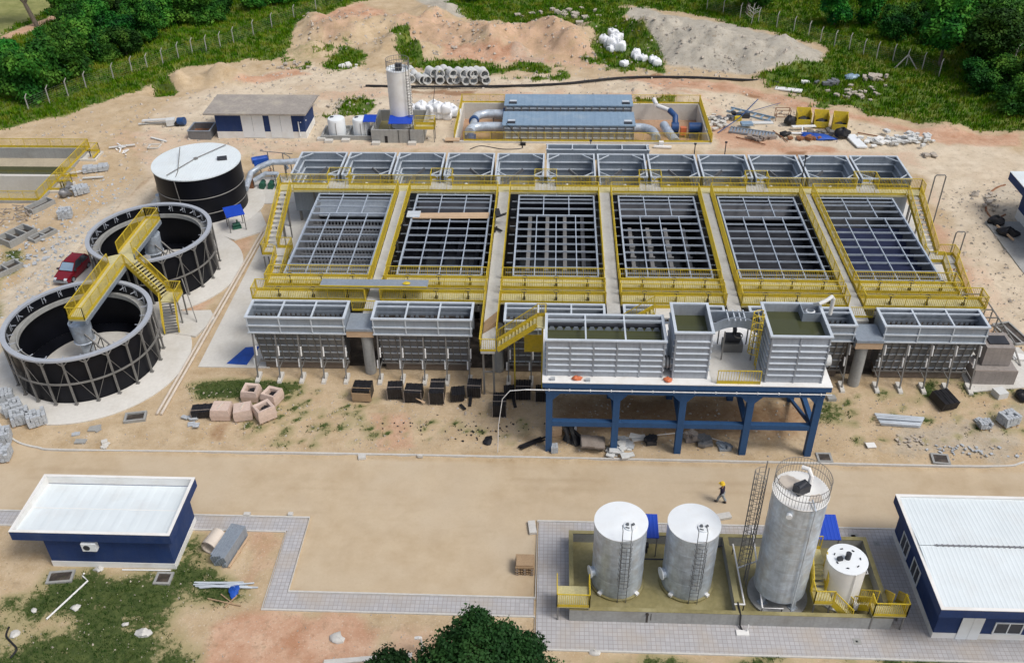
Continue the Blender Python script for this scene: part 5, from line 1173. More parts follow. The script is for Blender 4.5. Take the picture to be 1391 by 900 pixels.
# small blue roofed pump shelter by the tank
def shelter(name, label, px, z, w, d, rz=0, slope=.25, pump=True, posts=True):
    p = at(*px, z); t = thing(name, label, 'shelter', (p.x, p.y, 0.05)); c_, s_ = math.cos(rz), math.sin(rz)
    Q = lambda x, y, zz: (p.x+x*c_-y*s_, p.y+x*s_+y*c_, zz)
    mb = MB(); mb.hexa([Q(-w/2,-d/2,z-slope),Q(w/2,-d/2,z-slope),Q(w/2,d/2,z),Q(-w/2,d/2,z),Q(-w/2,-d/2,z-slope+.05),Q(w/2,-d/2,z-slope+.05),Q(w/2,d/2,z+.05),Q(-w/2,d/2,z+.05)]); part('roof', mb, 'royal_roof', t)
    mb = MB()
    for x in (-w/2+.12, w/2-.12):
        for y in (-d/2+.1, d/2-.1): mb.bar(Q(x,y,.1), Q(x,y,z-slope if y < 0 else z-.03), .07)
    part('post', mb, 'frame_grey', t)
    if pump:
        mb = MB(); mb.tube(Q(-.35,0,.5),Q(.35,0,.5),.2,10); mb.cbox(Q(0,0,.1),.8,.5,.25,rz); mb.tube(Q(.1,0,.5),Q(.1,0,.95),.09,8); part('pump', mb, 'pump_green' if 'tank' in label else 'steel_dark', t)
    return t
shelter('pump_shelter', 'small blue roofed pump shelter beside the white roofed tank', (317, 285), 2.05, 1.7, 1.6, R(28), .3)

# pump station between the covered tank and the basins
b = at(366, 250, 0.1); t = thing('pump_station', 'cluster of grey pipes, green pumps and a blue motor beside the white roofed tank', 'pump station', (b.x, b.y, .1))
mb = MB(); mb.path([(T3[0]+4.0,82.6,1.5),(b.x-1.6,b.y-.4,1.5),(b.x-.8,b.y+.2,1.9),(b.x+.4,b.y+.8,2.2),(b.x+1.8,b.y+.8,2.2),(b.x+4.6,b.y+1.0,2.4)],.30,10); mb.path([(b.x-1.2,b.y-1.0,1.0),(b.x,b.y-.6,1.6),(b.x+1.2,b.y-.6,1.6),(b.x+1.6,b.y-.6,.4)],.22,9); mb.path([(b.x-.2,b.y+1.4,1.9),(b.x+1.4,b.y+1.4,1.9),(b.x+1.8,b.y+1.2,1.2)],.2,9); part('pipe', mb, 'galvanised_tank', t)
mb = MB()
for k in range(3): mb.tube((b.x-.5+k*.9,b.y-1.1,.5),(b.x-.5+k*.9,b.y-.2,.5),.26,10); mb.cbox((b.x-.5+k*.9,b.y-.7,.1),.5,.9,.2)
part('pump', mb, 'pump_green', t, n=2)
mb = MB(); mb.cbox((b.x-1.0,b.y+1.6,1.6),1.5,.9,.7,.4); mb.tube((b.x-1.8,b.y+1.2,2.1),(b.x-.4,b.y+1.9,2.1),.35,10); part('motor_cover', mb, 'tarp_blue', t)
mb = MB()
for x, y, z in [(-1.3,1.9,1.6),(.4,.9,2.0),(1.7,.9,2.0),(1.4,1.5,2.9),(-.2,1.7,2.9),(2.2,1.2,2.6),(-1.3,-.9,1.0),(.9,-.6,1.4)]: mb.bar((b.x+x,b.y+y,.1),(b.x+x,b.y+y,z),.08)
mb.bar((b.x-1.0,b.y+1.9,2.9),(b.x+2.4,b.y+1.7,2.7),.06); mb.bar((b.x+1.4,b.y+1.5,2.9),(b.x+2.2,b.y+1.2,2.6),.06); mb.bar((b.x+.6,b.y-1.2,1.2),(b.x+1.6,b.y-1.2,1.2),.05)
part('frame', mb, 'frame_grey', t)
mb = MB(); mb.lathe([(.22,0),(.25,.04),(.22,.08)],(b.x+.5,b.y-.5,1.9),12); mb.cbox((b.x-1.6,b.y-.9,.1),.5,.4,1.0); part('valve', mb, 'rust', t)

# pair of long pipes lying along the apron
mb = MB(); p, q = at(216, 562, .12), at(363, 306, .12); dd = (q-p); sd = Vector((-dd.y, dd.x, 0)).normalized()*.16
mb.tube(p+sd, q+sd, .10, 8); single('pale_pipe', mb, 'pvc_beige', 'long pale pipe of a pair beside the round tanks, the one nearer the hoppers', 'pipe', (p.x, p.y, .1)); mb = MB(); mb.tube(p-sd, q-sd, .10, 8); single('pale_pipe', mb, 'pvc_beige', 'long pale pipe of a pair beside the round tanks, the one nearer the tanks', 'pipe', (p.x, p.y, .1))

# red car
def make_car(loc, rz):
    t = thing('parked_car', 'dark red hatchback parked beside the round tanks', 'car', loc, None, rz); W = .80
    def loft(prof_l, ws):   # prof_l: list of (x, zlow, zhigh), half widths bottom/top
        m_ = MB(); n = len(prof_l); vs = []
        for (x, a, b_), (w1, w2) in zip(prof_l, ws): vs += [(x,-w1,a),(x,w1,a),(x,w1*1.0,a+(b_-a)*.6),(x,w2,b_),(x,-w2,b_),(x,-w1*1.0,a+(b_-a)*.6)]
        fs = [(i*6+k, i*6+(k+1) % 6, (i+1)*6+(k+1) % 6, (i+1)*6+k) for i in range(n-1) for k in range(6)]+[tuple(range(6))[::-1], tuple(range((n-1)*6, n*6))]
        m_.add(vs, [f[::-1] for f in fs]); return m_
    body = loft([(-1.92,.35,.72),(-1.85,.28,.86),(-1.2,.24,.90),(-.6,.24,.88),(.6,.24,.86),(1.0,.24,.82),(1.7,.26,.72),(1.9,.32,.60)], [(.66,.58),(.76,.68),(.80,.74),(.80,.75),(.80,.75),(.80,.72),(.74,.66),(.64,.56)])
    part('body', body, 'car_red', t, False)
    cab = loft([(-1.72,.86,.92),(-1.35,.86,1.32),(-1.1,.86,1.39),(-.2,.86,1.41),(.1,.86,1.37),(.85,.84,.88)], [(.64,.60),(.72,.56),(.73,.56),(.73,.56),(.72,.55),(.68,.62)])
    part('window_band', cab, 'glass_dark', t, False)
    m_ = MB(); m_.hexa([(-1.38,-.575,1.33),(.16,-.57,1.36),(.16,.57,1.36),(-1.38,.575,1.33),(-1.30,-.5,1.42),(.05,-.5,1.435),(.05,.5,1.435),(-1.30,.5,1.42)])
    for s in (-1, 1):
        m_.bar((.12,s*.57,1.38),(.86,s*.67,.86),.07); m_.bar((-.5,s*.60,1.38),(-.5,s*.745,.86),.07); m_.bar((-1.36,s*.58,1.34),(-1.75,s*.66,.88),.12)
    part('roof', m_, 'car_red', t, False)
    m_ = MB(); m_.hexa([(.22,-.55,1.335),(.82,-.62,.90),(.82,.62,.90),(.22,.55,1.335),(.25,-.55,1.355),(.85,-.62,.92),(.85,.62,.92),(.25,.55,1.355)]); part('windscreen', m_, 'sheet_blue', t, False)
    for x in (-1.2, 1.2):
        for s in (-1, 1):
            m_ = MB(); m_.tube((x,s*.80,.29),(x,s*.62,.29),.29,18); w_ = part('wheel', m_, 'tyre', t, False)
            m_ = MB(); m_.tube((x,s*.815,.29),(x,s*.79,.29),.18,14); part('rim', m_, 'steel', w_, False)
    for s in (-1, 1):
        m_ = MB(); m_.hexa([(1.80,s*.5-.14,.55),(1.93,s*.48-.12,.55),(1.93,s*.48+.12,.55),(1.80,s*.5+.14,.55),(1.74,s*.5-.14,.70),(1.86,s*.48-.12,.66),(1.86,s*.48+.12,.66),(1.74,s*.5+.14,.70)]); part('headlight', m_, 'steel_bright', t, False)
        m_ = MB(); m_.box(.62,.78,s*.82-.1,s*.82+.1,.88,1.0); part('mirror', m_, 'steel_dark', t, False)
        m_ = MB(); m_.box(-1.93,-1.84,s*.55-.1,s*.55+.1,.6,.82); part('tail_light', m_, 'rust', t, False)
    m_ = MB(); m_.box(1.86,2.0,-.66,.66,.34,.50); m_.box(-2.0,-1.86,-.68,.68,.36,.52); part('bumper', m_, 'steel', t, False)
    m_ = MB(); m_.box(1.90,1.94,-.3,.3,.53,.62); part('grille', m_, 'steel_dark', t, False)
cp_ = at(99, 368, .35); make_car((cp_.x, cp_.y, .02), R(-98))

# sand drying beds at the left edge
t = thing('settling_pit', 'sunken concrete pit with green water and yellow rails at the left edge', 'pit', (-55, 88, 0)); zf = -1.9
a0_, a1_, b0_, b1_ = -66.0, -51.4, 82.0, 94.6
mb = MB(); mb.box(a0_,a1_,b0_,b0_+.3,zf-.2,.25); mb.box(a0_,a1_,b1_-.3,b1_,zf-.2,.25); mb.box(a1_-.3,a1_,b0_+.3,b1_-.3,zf-.2,.25); mb.box(a0_,a0_+.3,b0_+.3,b1_-.3,zf-.2,.25); part('wall', mb, 'concrete_grey', t)
mb = MB(); mb.box(a0_+.3,a1_-.3,87.7,88.1,zf,.15); part('dividing_wall', mb, 'concrete', t)
mb = MB(); mb.prism([(a0_+.3,b0_+.3),(a1_-.3,b0_+.3),(a1_-.3,b1_-.3),(a0_+.3,b1_-.3)],zf-.2,zf); part('floor', mb, 'pit_sand', t)
mb = MB(); mb.box(a0_+.35,a1_-.35,88.15,92.5,zf+.01,-1.1); part('water', mb, 'water_green', t)
mb = MB(); mb.hexa([(a0_+.3,92.0,zf),(a1_-.3,92.0,zf),(a1_-.3,b1_-.3,zf),(a0_+.3,b1_-.3,zf),(a0_+.3,92.0,-1.25),(a1_-.3,92.0,-1.25),(a1_-.3,b1_-.3,-.95),(a0_+.3,b1_-.3,-.95)]); part('slope', mb, 'pit_sand', t)
part('railing', rails([((a0_,b0_+.1,.25),(a1_,b0_+.1,.25)),((a1_-.1,b0_,.25),(a1_-.1,b1_,.25)),((a0_,b1_-.1,.25),(a1_,b1_-.1,.25)),((a1_+1.5,93.6,.25),(a1_+1.5,91.8,.25)),((a1_,93.6,.25),(a1_+1.5,93.6,.25)),((a1_,86.2,.25),(a1_+1.6,86.2,.25)),((a1_+1.6,84.4,.25),(a1_+1.6,86.2,.25)),((a1_,84.4,.25),(a1_+1.6,84.4,.25)),((a1_,87.4,.25),(a1_+1.6,87.4,.25))], toe=.25), 'yellow_paint', t)
for yy, lab in ((91.6, 'far'), (84.2, 'near')):
    mb = MB(); mb.box(a1_+.02,a1_+1.8,yy,yy+.2,-.1,.22); mb.box(a1_+.02,a1_+1.8,yy+2.0,yy+2.2,-.1,.22); mb.box(a1_+1.6,a1_+1.8,yy+.2,yy+2.0,-.1,.22); mb.box(a1_+.02,a1_+1.6,yy+.2,yy+2.0,-.1,.05); v = part('valve_box', mb, 'concrete', t)
    mb = MB(); mb.tube((a1_+.8,yy+1.1,.05),(a1_+.8,yy+1.1,.7),.07,8); mb.lathe([(.2,0),(.24,.03),(.2,.06)],(a1_+.8,yy+1.1,.7),12); part('valve_wheel', mb, 'steel_dark', v)
t = thing('settling_pit', 'yellow railed corner of a second pit at the left edge above the weeds', 'pit', (-58, 76, 0))
mb = MB(); mb.box(-64,-54.6,72.0,78.4,-.2,.3); part('wall', mb, 'concrete', t); part('railing', rails([((-64,78.3,.3),(-54.7,78.3,.3)),((-54.7,72.1,.3),(-54.7,78.3,.3))], toe=.25), 'yellow_paint', t)

def frame_box(label, px, w, d, rz, cells=1, h=.28, mat_='concrete_grey'):
    p = at(*px, .1); t = thing('inspection_box', label, 'drain box', (p.x, p.y, 0), None, 0); LOC[t.name] = None; t.rotation_euler[2] = rz
    m_ = MB(); x0, x1, ya, yb_ = -w/2, w/2, -d/2, d/2; tt = .14
    m_.box(x0,x1,ya,ya+tt,-.2,h); m_.box(x0,x1,yb_-tt,yb_,-.2,h); m_.box(x0,x0+tt,ya+tt,yb_-tt,-.2,h); m_.box(x1-tt,x1,ya+tt,yb_-tt,-.2,h)
    for k in range(1, cells): x = x0+w*k/cells; m_.box(x-.07,x+.07,ya+tt,yb_-tt,-.2,h-.003)
    part('frame', m_, mat_, t, False); m_ = MB(); m_.box(x0+tt,x1-tt,ya+tt,yb_-tt,-.2,.06); part('shade_fill', m_, 'sludge_and_shade', t, False)  # dark sheet near the rim stands in for a shaded, deeper opening
for a in [('concrete box with two dark openings left of the track near the car',(58,320),2.5,1.1,R(62),2,.35),('raised concrete box with four dark cells at the left pit',(24,322),3.0,2.0,R(62),3,.6),('concrete box with two openings at the far left below the weeds',(8,366),2.6,1.4,R(55),2,.4),
          ('low concrete box beside the wood scraps and yellow pit',(55,281),2.6,1.3,R(60),1,.5),('white edged twin drain box on red soil right of the basins',(1374,452),1.5,2.9,R(14),2,.15),('square drain opening in the soil right of the blue platform',(1120,620),1.0,.9,0,1,.08),('square dark drain opening near the kerb at right',(1278,622),1.15,1.0,R(-6),1,.08),
          ('small drain box in grass left of the blue building',(82,782),1.5,.9,R(8),1,.10),('brown drain opening in the grass before the blue building',(222,784),1.0,.9,0,1,.10),('low concrete drain box beside the nearest round tank',(184,566),1.5,1.0,R(12),1,.2),
          ('small square drain in the paving before the right building',(1164,870),.4,.4,0,1,.075),('small square drain in the paving behind the right containment wall',(1191,737),.35,.35,0,1,.075),('dark square drain in the paving beside the blue roofed shelter',(1160,729),.55,.7,0,1,.08)]: frame_box(*a)
# ================================================================== front buildings and containment
def bld(name, label, x0, x1, y0_, y1_, h, base, roof, zt, fascia, par=.3):
    rx0, rx1, ry0, ry1 = roof
    t = thing(name, label, 'building', ((x0+x1)/2, y0_, 0))
    mb = MB(); mb.box(x0-.03,x1+.03,y0_-.03,y1_+.03,-.2,base); part('plinth', mb, 'white_wall', t)
    mb = MB(); mb.box(x0,x1,y0_,y1_,base,zt-fascia); part('wall', mb, 'navy_wall', t)
    mb = MB(); w = .14; zb_ = zt-fascia+.003
    mb.box(rx0,rx1,ry0,ry0+w,zb_,zt); mb.box(rx0,rx1,ry1-w,ry1,zb_,zt); mb.box(rx0,rx0+w,ry0+w,ry1-w,zb_,zt); mb.box(rx1-w,rx1,ry0+w,ry1-w,zb_,zt); mb.box(rx0+w,rx1-w,ry0+w,ry1-w,zb_,zb_+.1); part('fascia', mb, 'navy_wall', t)
    mb = MB(); w2 = .17
    mb.box(rx0-.015,rx1+.015,ry0-.015,ry0+w2,zt,zt+.04); mb.box(rx0-.015,rx1+.015,ry1-w2,ry1+.015,zt,zt+.04); mb.box(rx0-.015,rx0+w2,ry0+w2,ry1-w2,zt,zt+.04); mb.box(rx1-w2,rx1+.015,ry0+w2,ry1-w2,zt,zt+.04)
    for a_, b_, c_, d_ in ((rx0+w,rx1-w,ry1-w-.02,ry1-w,), (rx0+w,rx0+w+.02,ry0+w,ry1-w-.02), (rx1-w-.02,rx1-w,ry0+w,ry1-w-.02)): mb.box(a_,b_,c_,d_,zt-.6,zt-.001)
    part('coping', mb, 'white_wall', t); return t
t = bld('blue_building', 'small navy blue building with sunken white roof and wall air conditioner', -29.6, -22.15, 36.45, 40.2, 2.5, .45, (-31.2,-21.75,36.15,40.85), 3.2, .68)
mb = MB(); mb.hexa([(-31.04,36.3,2.9),(-21.91,36.3,2.9),(-21.91,40.69,2.55),(-31.04,40.69,2.55),(-31.04,36.3,2.95),(-21.91,36.3,2.95),(-21.91,40.69,2.62),(-31.04,40.69,2.62)]); part('roof_sheet', mb, 'white_roof_wide', t)
mb = MB(); mb.box(-31.0,-21.95,38.45,38.5,2.765,2.80); part('sheet_lap', mb, 'white_wall', t)
p = at(122, 742, 2.0); mb = MB(); mb.box(p.x-.42,p.x+.42,36.1,36.44,1.75,2.35); ac = part('air_conditioner', mb, 'white_paint', t)
mb = MB(); mb.tube((p.x-.12,36.08,2.05),(p.x-.12,36.1,2.05),.2,16); part('fan_grille', mb, 'steel_dark', ac)
mb = MB(); mb.bar((p.x-.3,36.1,1.7),(p.x-.3,36.44,1.7),.05); mb.bar((p.x+.3,36.1,1.7),(p.x+.3,36.44,1.7),.05); part('bracket', mb, 'steel_dark', ac)
t = bld('long_building', 'navy blue building with large corrugated white roof beside the silo basin', 21.05, 44, 33.0, 40.3, 3.3, .5, (20.35,45,31.95,40.15), 3.75, .62, .05)
mb = MB(); mb.hexa([(20.5,32.1,3.62),(44.8,32.1,3.62),(44.8,36.17,3.82),(20.5,36.17,3.82),(20.5,32.1,3.67),(44.8,32.1,3.67),(44.8,36.17,3.87),(20.5,36.17,3.87)]); mb.hexa([(20.5,36.22,3.82),(44.8,36.22,3.82),(44.8,40.0,3.62),(20.5,40.0,3.62),(20.5,36.22,3.87),(44.8,36.22,3.87),(44.8,40.0,3.67),(20.5,40.0,3.67)]); part('roof_sheet', mb, 'white_roof', t)
mb = MB(); mb.box(21.3,44.8,36.14,36.25,3.872,3.89)
for q in range(80): mb.box(21.4+q*.3,21.5+q*.3,36.10,36.29,3.874,3.885)
part('ridge_strip', mb, 'steel_panel', t)
mb = MB(); mb.cbox((26.6,35.9,3.87),.5,.5,.3,.5); mb.cbox((26.75,35.5,3.87),.3,.3,.2); part('roof_vent', mb, 'tarp_blue', t)
def window(parent, axis, at_, c0, c1, z0, z1, cells=2, out=-1):
    """sliding window in a wall plane; axis x means the wall is x=at_"""
    fr = MB(); gl = MB(); w = .07
    def bx(m_, a, b_, za, zb_, d0, d1):
        if axis == 'x': m_.box(min(at_+d0*out,at_+d1*out),max(at_+d0*out,at_+d1*out),a,b_,za,zb_)
        else: m_.box(a,b_,min(at_+d0*out,at_+d1*out),max(at_+d0*out,at_+d1*out),za,zb_)
    bx(fr,c0,c1,z0-w,z0,0.002,.07); bx(fr,c0,c1,z1,z1+w,0.002,.06); bx(fr,c0-w,c0,z0-w,z1+w,0.002,.06); bx(fr,c1,c1+w,z0-w,z1+w,0.002,.06)
    for k in range(1,cells): c_ = c0+(c1-c0)*k/cells; bx(fr,c_-.03,c_+.03,z0,z1,0.002,.05)
    bx(gl,c0,c1,z0,z1,0.002,.02)
    f = part('window', fr, 'white_paint', parent); part('pane', gl, 'glass_dark', f)
window(t, 'x', 21.05, 38.05, 39.1, .62, 1.72); window(t, 'x', 21.05, 36.1, 37.15, .60, 1.72); window(t, 'y', 33.0, 24.2, 25.6, .62, 1.45)
mb = MB(); mb.box(22.3,22.86,32.93,32.965,.05,2.1); mb.box(22.92,23.48,32.93,32.965,.05,2.1); mb.box(22.87,22.91,32.94,32.96,.05,2.1); part('door', mb, 'white_paint', t)

# containment basin with two tanks, silo and mixing tank
CZ = 1.0
t = thing('containment_basin', 'low concrete walled basin with mossy floor around the tanks and silo', 'basin', (10, 33.5, 0))
mb = MB()
mb.box(1.25,18.95,33.45,33.68,-.1,CZ); mb.box(1.25,18.95,39.05,39.28,-.1,CZ); mb.box(1.25,1.48,33.68,39.05,-.1,CZ-.002); mb.box(18.72,18.95,33.68,39.05,-.1,CZ-.002); mb.box(10.45,10.75,33.68,39.05,-.1,CZ-.002); part('wall', mb, 'concrete_grey', t)
mb = MB(); mb.box(1.48,10.45,33.68,39.05,-.1,.25); mb.box(10.75,18.72,33.68,39.05,-.1,.24); part('floor', mb, 'concrete_mossy', t)
mb = MB(); mb.box(1.24,1.50,33.44,39.29,CZ,CZ+.025); mb.box(1.50,18.70,39.03,39.29,CZ,CZ+.024); mb.box(1.50,18.70,33.44,33.69,CZ,CZ+.024); mb.box(18.70,18.96,33.44,39.29,CZ,CZ+.025); mb.box(10.44,10.76,33.69,39.03,CZ,CZ+.023); part('coping', mb, 'concrete_mossy', t)
mb = MB(); mb.tube((5.55,33.46,.85),(5.55,33.36,.85),.09,8); mb.box(5.5,5.62,33.44,33.449,.1,.85); mb.box(5.75,5.79,33.44,33.449,.3,.85); part('drain', mb, 'sludge_and_shade', t)
def manhole(mb, mb2, c, d, r, zc):
    d = Vector(d); p = Vector(c)+d*r; mb.tube((p.x,p.y,zc), (p.x+d.x*.22,p.y+d.y*.22,zc), .3, 16); mb2.tube((p.x+d.x*.22,p.y+d.y*.22,zc), (p.x+d.x*.28,p.y+d.y*.28,zc), .37, 16)
for k, (cx, cy, r, lab) in enumerate([(4.02,36.25,1.46,'white topped steel tank next to the outer step platform'),(8.03,36.25,1.43,'white topped steel tank next to the silo compartment wall')]):
    t = thing('storage_tank', lab, 'tank', (cx,cy,.25), 'pair of white topped tanks'); c = (cx,cy,0); zt = 5.15
    mb = MB(); mb.lathe([(0,.25),(r+.14,.25),(r+.14,.38),(0,.38)], c, 40); part('base_ring', mb, 'concrete_mossy', t)
    mb = MB(); mb.lathe([(r,.38),(r,zt)], c, 56); part('shell', mb, 'galvanised_tank', t)
    for z in (1.55,2.75,3.95): mb = MB(); mb.lathe([(r+.001,z-.02),(r+.012,z),(r+.001,z+.02)], c, 56); part('seam', mb, 'galvanised_tank', t)
    mb = MB(); mb.lathe([(0,zt+.14),(r+.03,zt+.02),(r+.03,zt-.03),(r,zt-.03)], c, 56); part('roof', mb, 'white_paint', t)
    mb = MB(); mb.lathe([(.0,zt+.19),(.34,zt+.17),(.34,zt+.05)], (cx+.45,cy-.45,0), 24); hh = part('hatch', mb, 'white_paint', t)
    mb = MB(); mb.cbox((cx+.62,cy-.42,zt+.18),.16,.1,.1,.6); mb.cbox((cx+.32,cy-.42,zt+.18),.12,.14,.12,.2); mb.bar((cx+.2,cy-.6,zt+.2),(cx+.4,cy-.7,zt+.24),.04); part('fitting', mb, 'ladder_grey', hh)
    mb = MB(); yl = cy-r-.16
    for s in (-.24,.24): mb.bar((cx+s+.2,yl,.26),(cx+s+.2,yl,zt+1.0),.035); mb.bar((cx+s+.2,yl,zt+1.0),(cx+s+.2,yl+.5,zt+.9),.04)
    for q in range(17): mb.bar((cx-.04,yl,.6+q*.3),(cx+.44,yl,  .6+q*.3),.022)
    cg = MB()
    for q in range(9): z = 1.9+q*.42; cg.path([(cx+.2-.34*math.cos(math.pi*v/6), yl-.42*math.sin(math.pi*v/6), z) for v in range(7)],.015,4)
    for v in (1.5,3,4.5): cg.bar((cx+.2-.34*math.cos(math.pi*v/6),yl-.42*math.sin(math.pi*v/6),1.9),(cx+.2-.34*math.cos(math.pi*v/6),yl-.42*math.sin(math.pi*v/6),1.9+8*.42),.025)
    l_ = part('ladder', mb, 'ladder_grey', t); part('cage', cg, 'ladder_grey', l_)
    a, b_ = MB(), MB(); manhole(a, b_, c, (-.95,-.3,0), r-.02, 1.5); m_ = part('manhole', a, 'galvanised_tank', t); part('flange', b_, 'white_paint', m_)
    mb = MB()
    for v in (-2.3,-.8,1.0,2.4): mb.cbox((cx+(r+.08)*math.cos(v),cy+(r+.08)*math.sin(v),.38),.22,.22,.14,v)
    part('anchor', mb, 'pvc_white', t)
# silo
cx, cy, r, zt, z0 = 13.1, 35.45, 1.42, 8.6, 1.25; c = (cx,cy,0)
t = thing('tall_silo', 'tall grey steel silo with roof rail beside the small white tank', 'silo', (cx,cy,.25))
mb = MB(); mb.lathe([(0,.25),(r+.25,.25),(r+.25,.40),(0,.40)], c, 40); part('base_slab', mb, 'concrete_grey', t)
mb = MB(); mb.lathe([(.25,z0-.7),(r*.7,z0-.15),(r,z0),(r,zt)], c, 64); part('shell', mb, 'galvanised_tank', t)
mb = MB()
for z in (2.45,3.65,4.85,6.05,7.25): mb.lathe([(r+.002,z-.02),(r+.012,z),(r+.002,z+.02)], c, 64)
part('seam', mb, 'galvanised_tank', t, n=1)
for v in range(4):
    a = .6+v*math.pi/2; mb = MB(); mb.tube((cx+r*.82*math.cos(a),cy+r*.82*math.sin(a),.4),(cx+r*.82*math.cos(a),cy+r*.82*math.sin(a),z0+.1),.15,12); mb.cbox((cx+r*.82*math.cos(a),cy+r*.82*math.sin(a),.4),.44,.44,.05,a); part('leg', mb, 'galvanised_tank', t)
mb = MB(); mb.lathe([(0,zt+.12),(r-.02,zt+.01),(r+.04,zt+.01),(r+.04,zt-.02)], c, 64); rf = part('roof', mb, 'white_wall', t)
mb = MB(); mb.blob((cx-.5,cy+.5,zt+.07),.6,.5,.03,3,.4); mb.blob((cx+.6,cy-.6,zt+.05),.4,.3,.03,4,.4); part('dust', mb, 'pvc_beige', rf)
mb = MB()
for q in range(56):
    a = 2*math.pi*q/56; mb.bar((cx+r*math.cos(a),cy+r*math.sin(a),zt),(cx+r*math.cos(a),cy+r*math.sin(a),zt+1.05),.016)
for z in (1.05,.55): mb.path([(cx+r*math.cos(2*math.pi*q/40),cy+r*math.sin(2*math.pi*q/40),zt+z) for q in range(41)],.018,5)
part('roof_rail', mb, 'frame_grey', t)
mb = MB(); mb.cbox((cx-.05,cy-.15,zt+.1),.75,.5,.5,.5); mb.tube((cx-.3,cy-.35,zt+.45),(cx+.15,cy+.05,zt+.45),.2,10); part('filter_unit', mb, 'steel_dark', t)
mb = MB(); mb.path([(cx+.35,cy+.05,zt+.1),(cx+.42,cy+.15,zt+.9),(cx+.3,cy+.4,zt+1.15),(cx,cy+.6,zt+1.1)],.12,9); part('vent_pipe', mb, 'pvc_white', t)
mb = MB(); mb.path([(cx+.35,cy-.9,zt+.25),(cx+.42,cy-r-.08,zt+.1),(cx+.42,cy-r-.08,1.0),(cx+.42,cy-r-.3,.4)],.045,7); part('fill_pipe', mb, 'galvanised_tank', t)
mb = MB(); mb.tube((cx-.75,cy-r*.83,zt-.55),(cx-.8,cy-r*.9-.1,zt-.55),.16,14); part('sight_port', mb, 'white_paint', t)
a, b_ = MB(), MB(); xl = cx-1.35; yl = cy+.75
for s in (0,.5): a.bar((xl-.35,yl-s+.25,.3),(xl-.35,yl-s+.25,zt+1.1),.05)
for q in range(28): a.bar((xl-.35,yl-.25,.5+q*.3),(xl-.35,yl+.25,.5+q*.3),.03)
for q in range(19): z = 2.0+q*.4; b_.path([(xl-.35-.62*math.sin(math.pi*v/6),yl-.36*math.cos(math.pi*v/6),z) for v in range(7)],.02,4)
for v in (1,2,3,4,5): b_.bar((xl-.35-.62*math.sin(math.pi*v/6),yl-.36*math.cos(math.pi*v/6),2.0),(xl-.35-.62*math.sin(math.pi*v/6),yl-.36*math.cos(math.pi*v/6),9.2),.028)
l_ = part('ladder', a, 'frame_grey', t); part('cage', b_, 'frame_grey', l_)
# mixing tank
cx, cy, r, zt = 16.5, 35.5, 1.08, 3.35; c = (cx,cy,0)
t = thing('mixing_tank', 'small round white tank with motor on its lid beside the silo', 'tank', (cx,cy,.25))
mb = MB(); mb.lathe([(0,.25),(r+.1,.25),(r+.1,.36),(r,.36),(r,zt)], c, 48); part('shell', mb, 'white_wall', t)
mb = MB(); mb.lathe([(0,zt+.07),(r+.03,zt+.03),(r+.03,zt-.05),(r,zt-.05)], c, 48); ld = part('lid', mb, 'white_paint', t)
mb = MB(); mb.tube((cx,cy,zt+.07),(cx,cy,zt+.5),.15,12); mb.cbox((cx-.45,cy-.1,zt+.06),.28,.2,.2,.2); part('motor', mb, 'steel_dark', ld)
mb = MB()
for q in range(7): a = q*.9; mb.cbox((cx+.7*math.cos(a),cy+.7*math.sin(a),zt+.05),.05,.14,.05,a)
part('bolt', mb, 'steel_dark', ld)
mb = MB(); mb.tube((cx+.6,cy-r*.8,.8),(cx+.75,cy-r*.8-.3,.8),.16,12); mb.tube((cx+.75,cy-r*.8-.3,.8),(cx+.77,cy-r*.8-.35,.8),.26,14); mb.path([(cx+.2,cy-r-.03,zt),(cx+.2,cy-r-.05,.5)],.03,5); part('nozzle', mb, 'pvc_white', t)
t = thing('tank_stair', 'yellow railed L shaped stair climbing to the small white tank', 'stair', (15.2, 34.6, .25))
stair(t, (16.9,34.05,.3), (15.75,34.35,1.45), .75, 'yellow_deck'); mb = MB(); mb.box(14.65,15.7,33.95,34.8,1.36,1.45); mb.box(14.7,15.5,35.9,37.0,2.36,2.45); part('landing', mb, 'yellow_deck', t)
stair(t, (15.1,34.8,1.45), (15.1,35.9,2.45), .75, 'yellow_deck')
part('railing', rails([((14.65,33.95,1.45),(15.7,33.95,1.45)),((14.65,33.95,1.45),(14.65,34.8,1.45)),((14.7,35.9,2.45),(14.7,37.0,2.45)),((14.7,37.0,2.45),(15.5,37.0,2.45))], toe=.25), 'yellow_paint', t)
mb = MB()
for x, y, z in [(14.75,34.05,1.36),(15.6,34.05,1.36),(14.8,36.9,2.36),(15.4,36.9,2.36),(14.8,36.0,2.36)]: mb.bar((x,y,.25),(x,y,z),.07)
part('post', mb, 'frame_grey', t)
def stepover(label, x0, x1, ya, yb_, z, flights):
    t = thing('step_platform', label, 'platform', ((x0+x1)/2, ya, z)); mb = MB(); mb.box(x0,x1,ya,yb_,z-.08,z)
    part('deck', mb, 'yellow_deck', t); part('railing', rails([((x0,ya,z),(x1,ya,z)),((x0,ya,z),(x0,yb_,z)),((x1,ya,z),(x1,yb_,z))], toe=.2, step=.11), 'yellow_paint', t)
    mb = MB()
    for x in (x0+.06,x1-.06): mb.bar((x,ya+.06,.05),(x,ya+.06,z-.08),.07); mb.bar((x,yb_-.06,.05),(x,yb_-.06,z-.08),.07)
    part('post', mb, 'frame_grey', t)
    for p, q, w in flights: stair(t, p, q, w, 'yellow_deck')
    return t
stepover('yellow railed step platform over the left wall of the containment', .55, 2.35, 33.45, 34.9, 1.25, [])
stepover('yellow railed step platform over the right wall of the containment', 17.75, 19.55, 33.4, 34.1, 1.25, [((17.3,34.9,.3),(17.9,34.1,1.2),.7),((19.4,35.3,.1),(19.3,34.1,1.2),.7)])
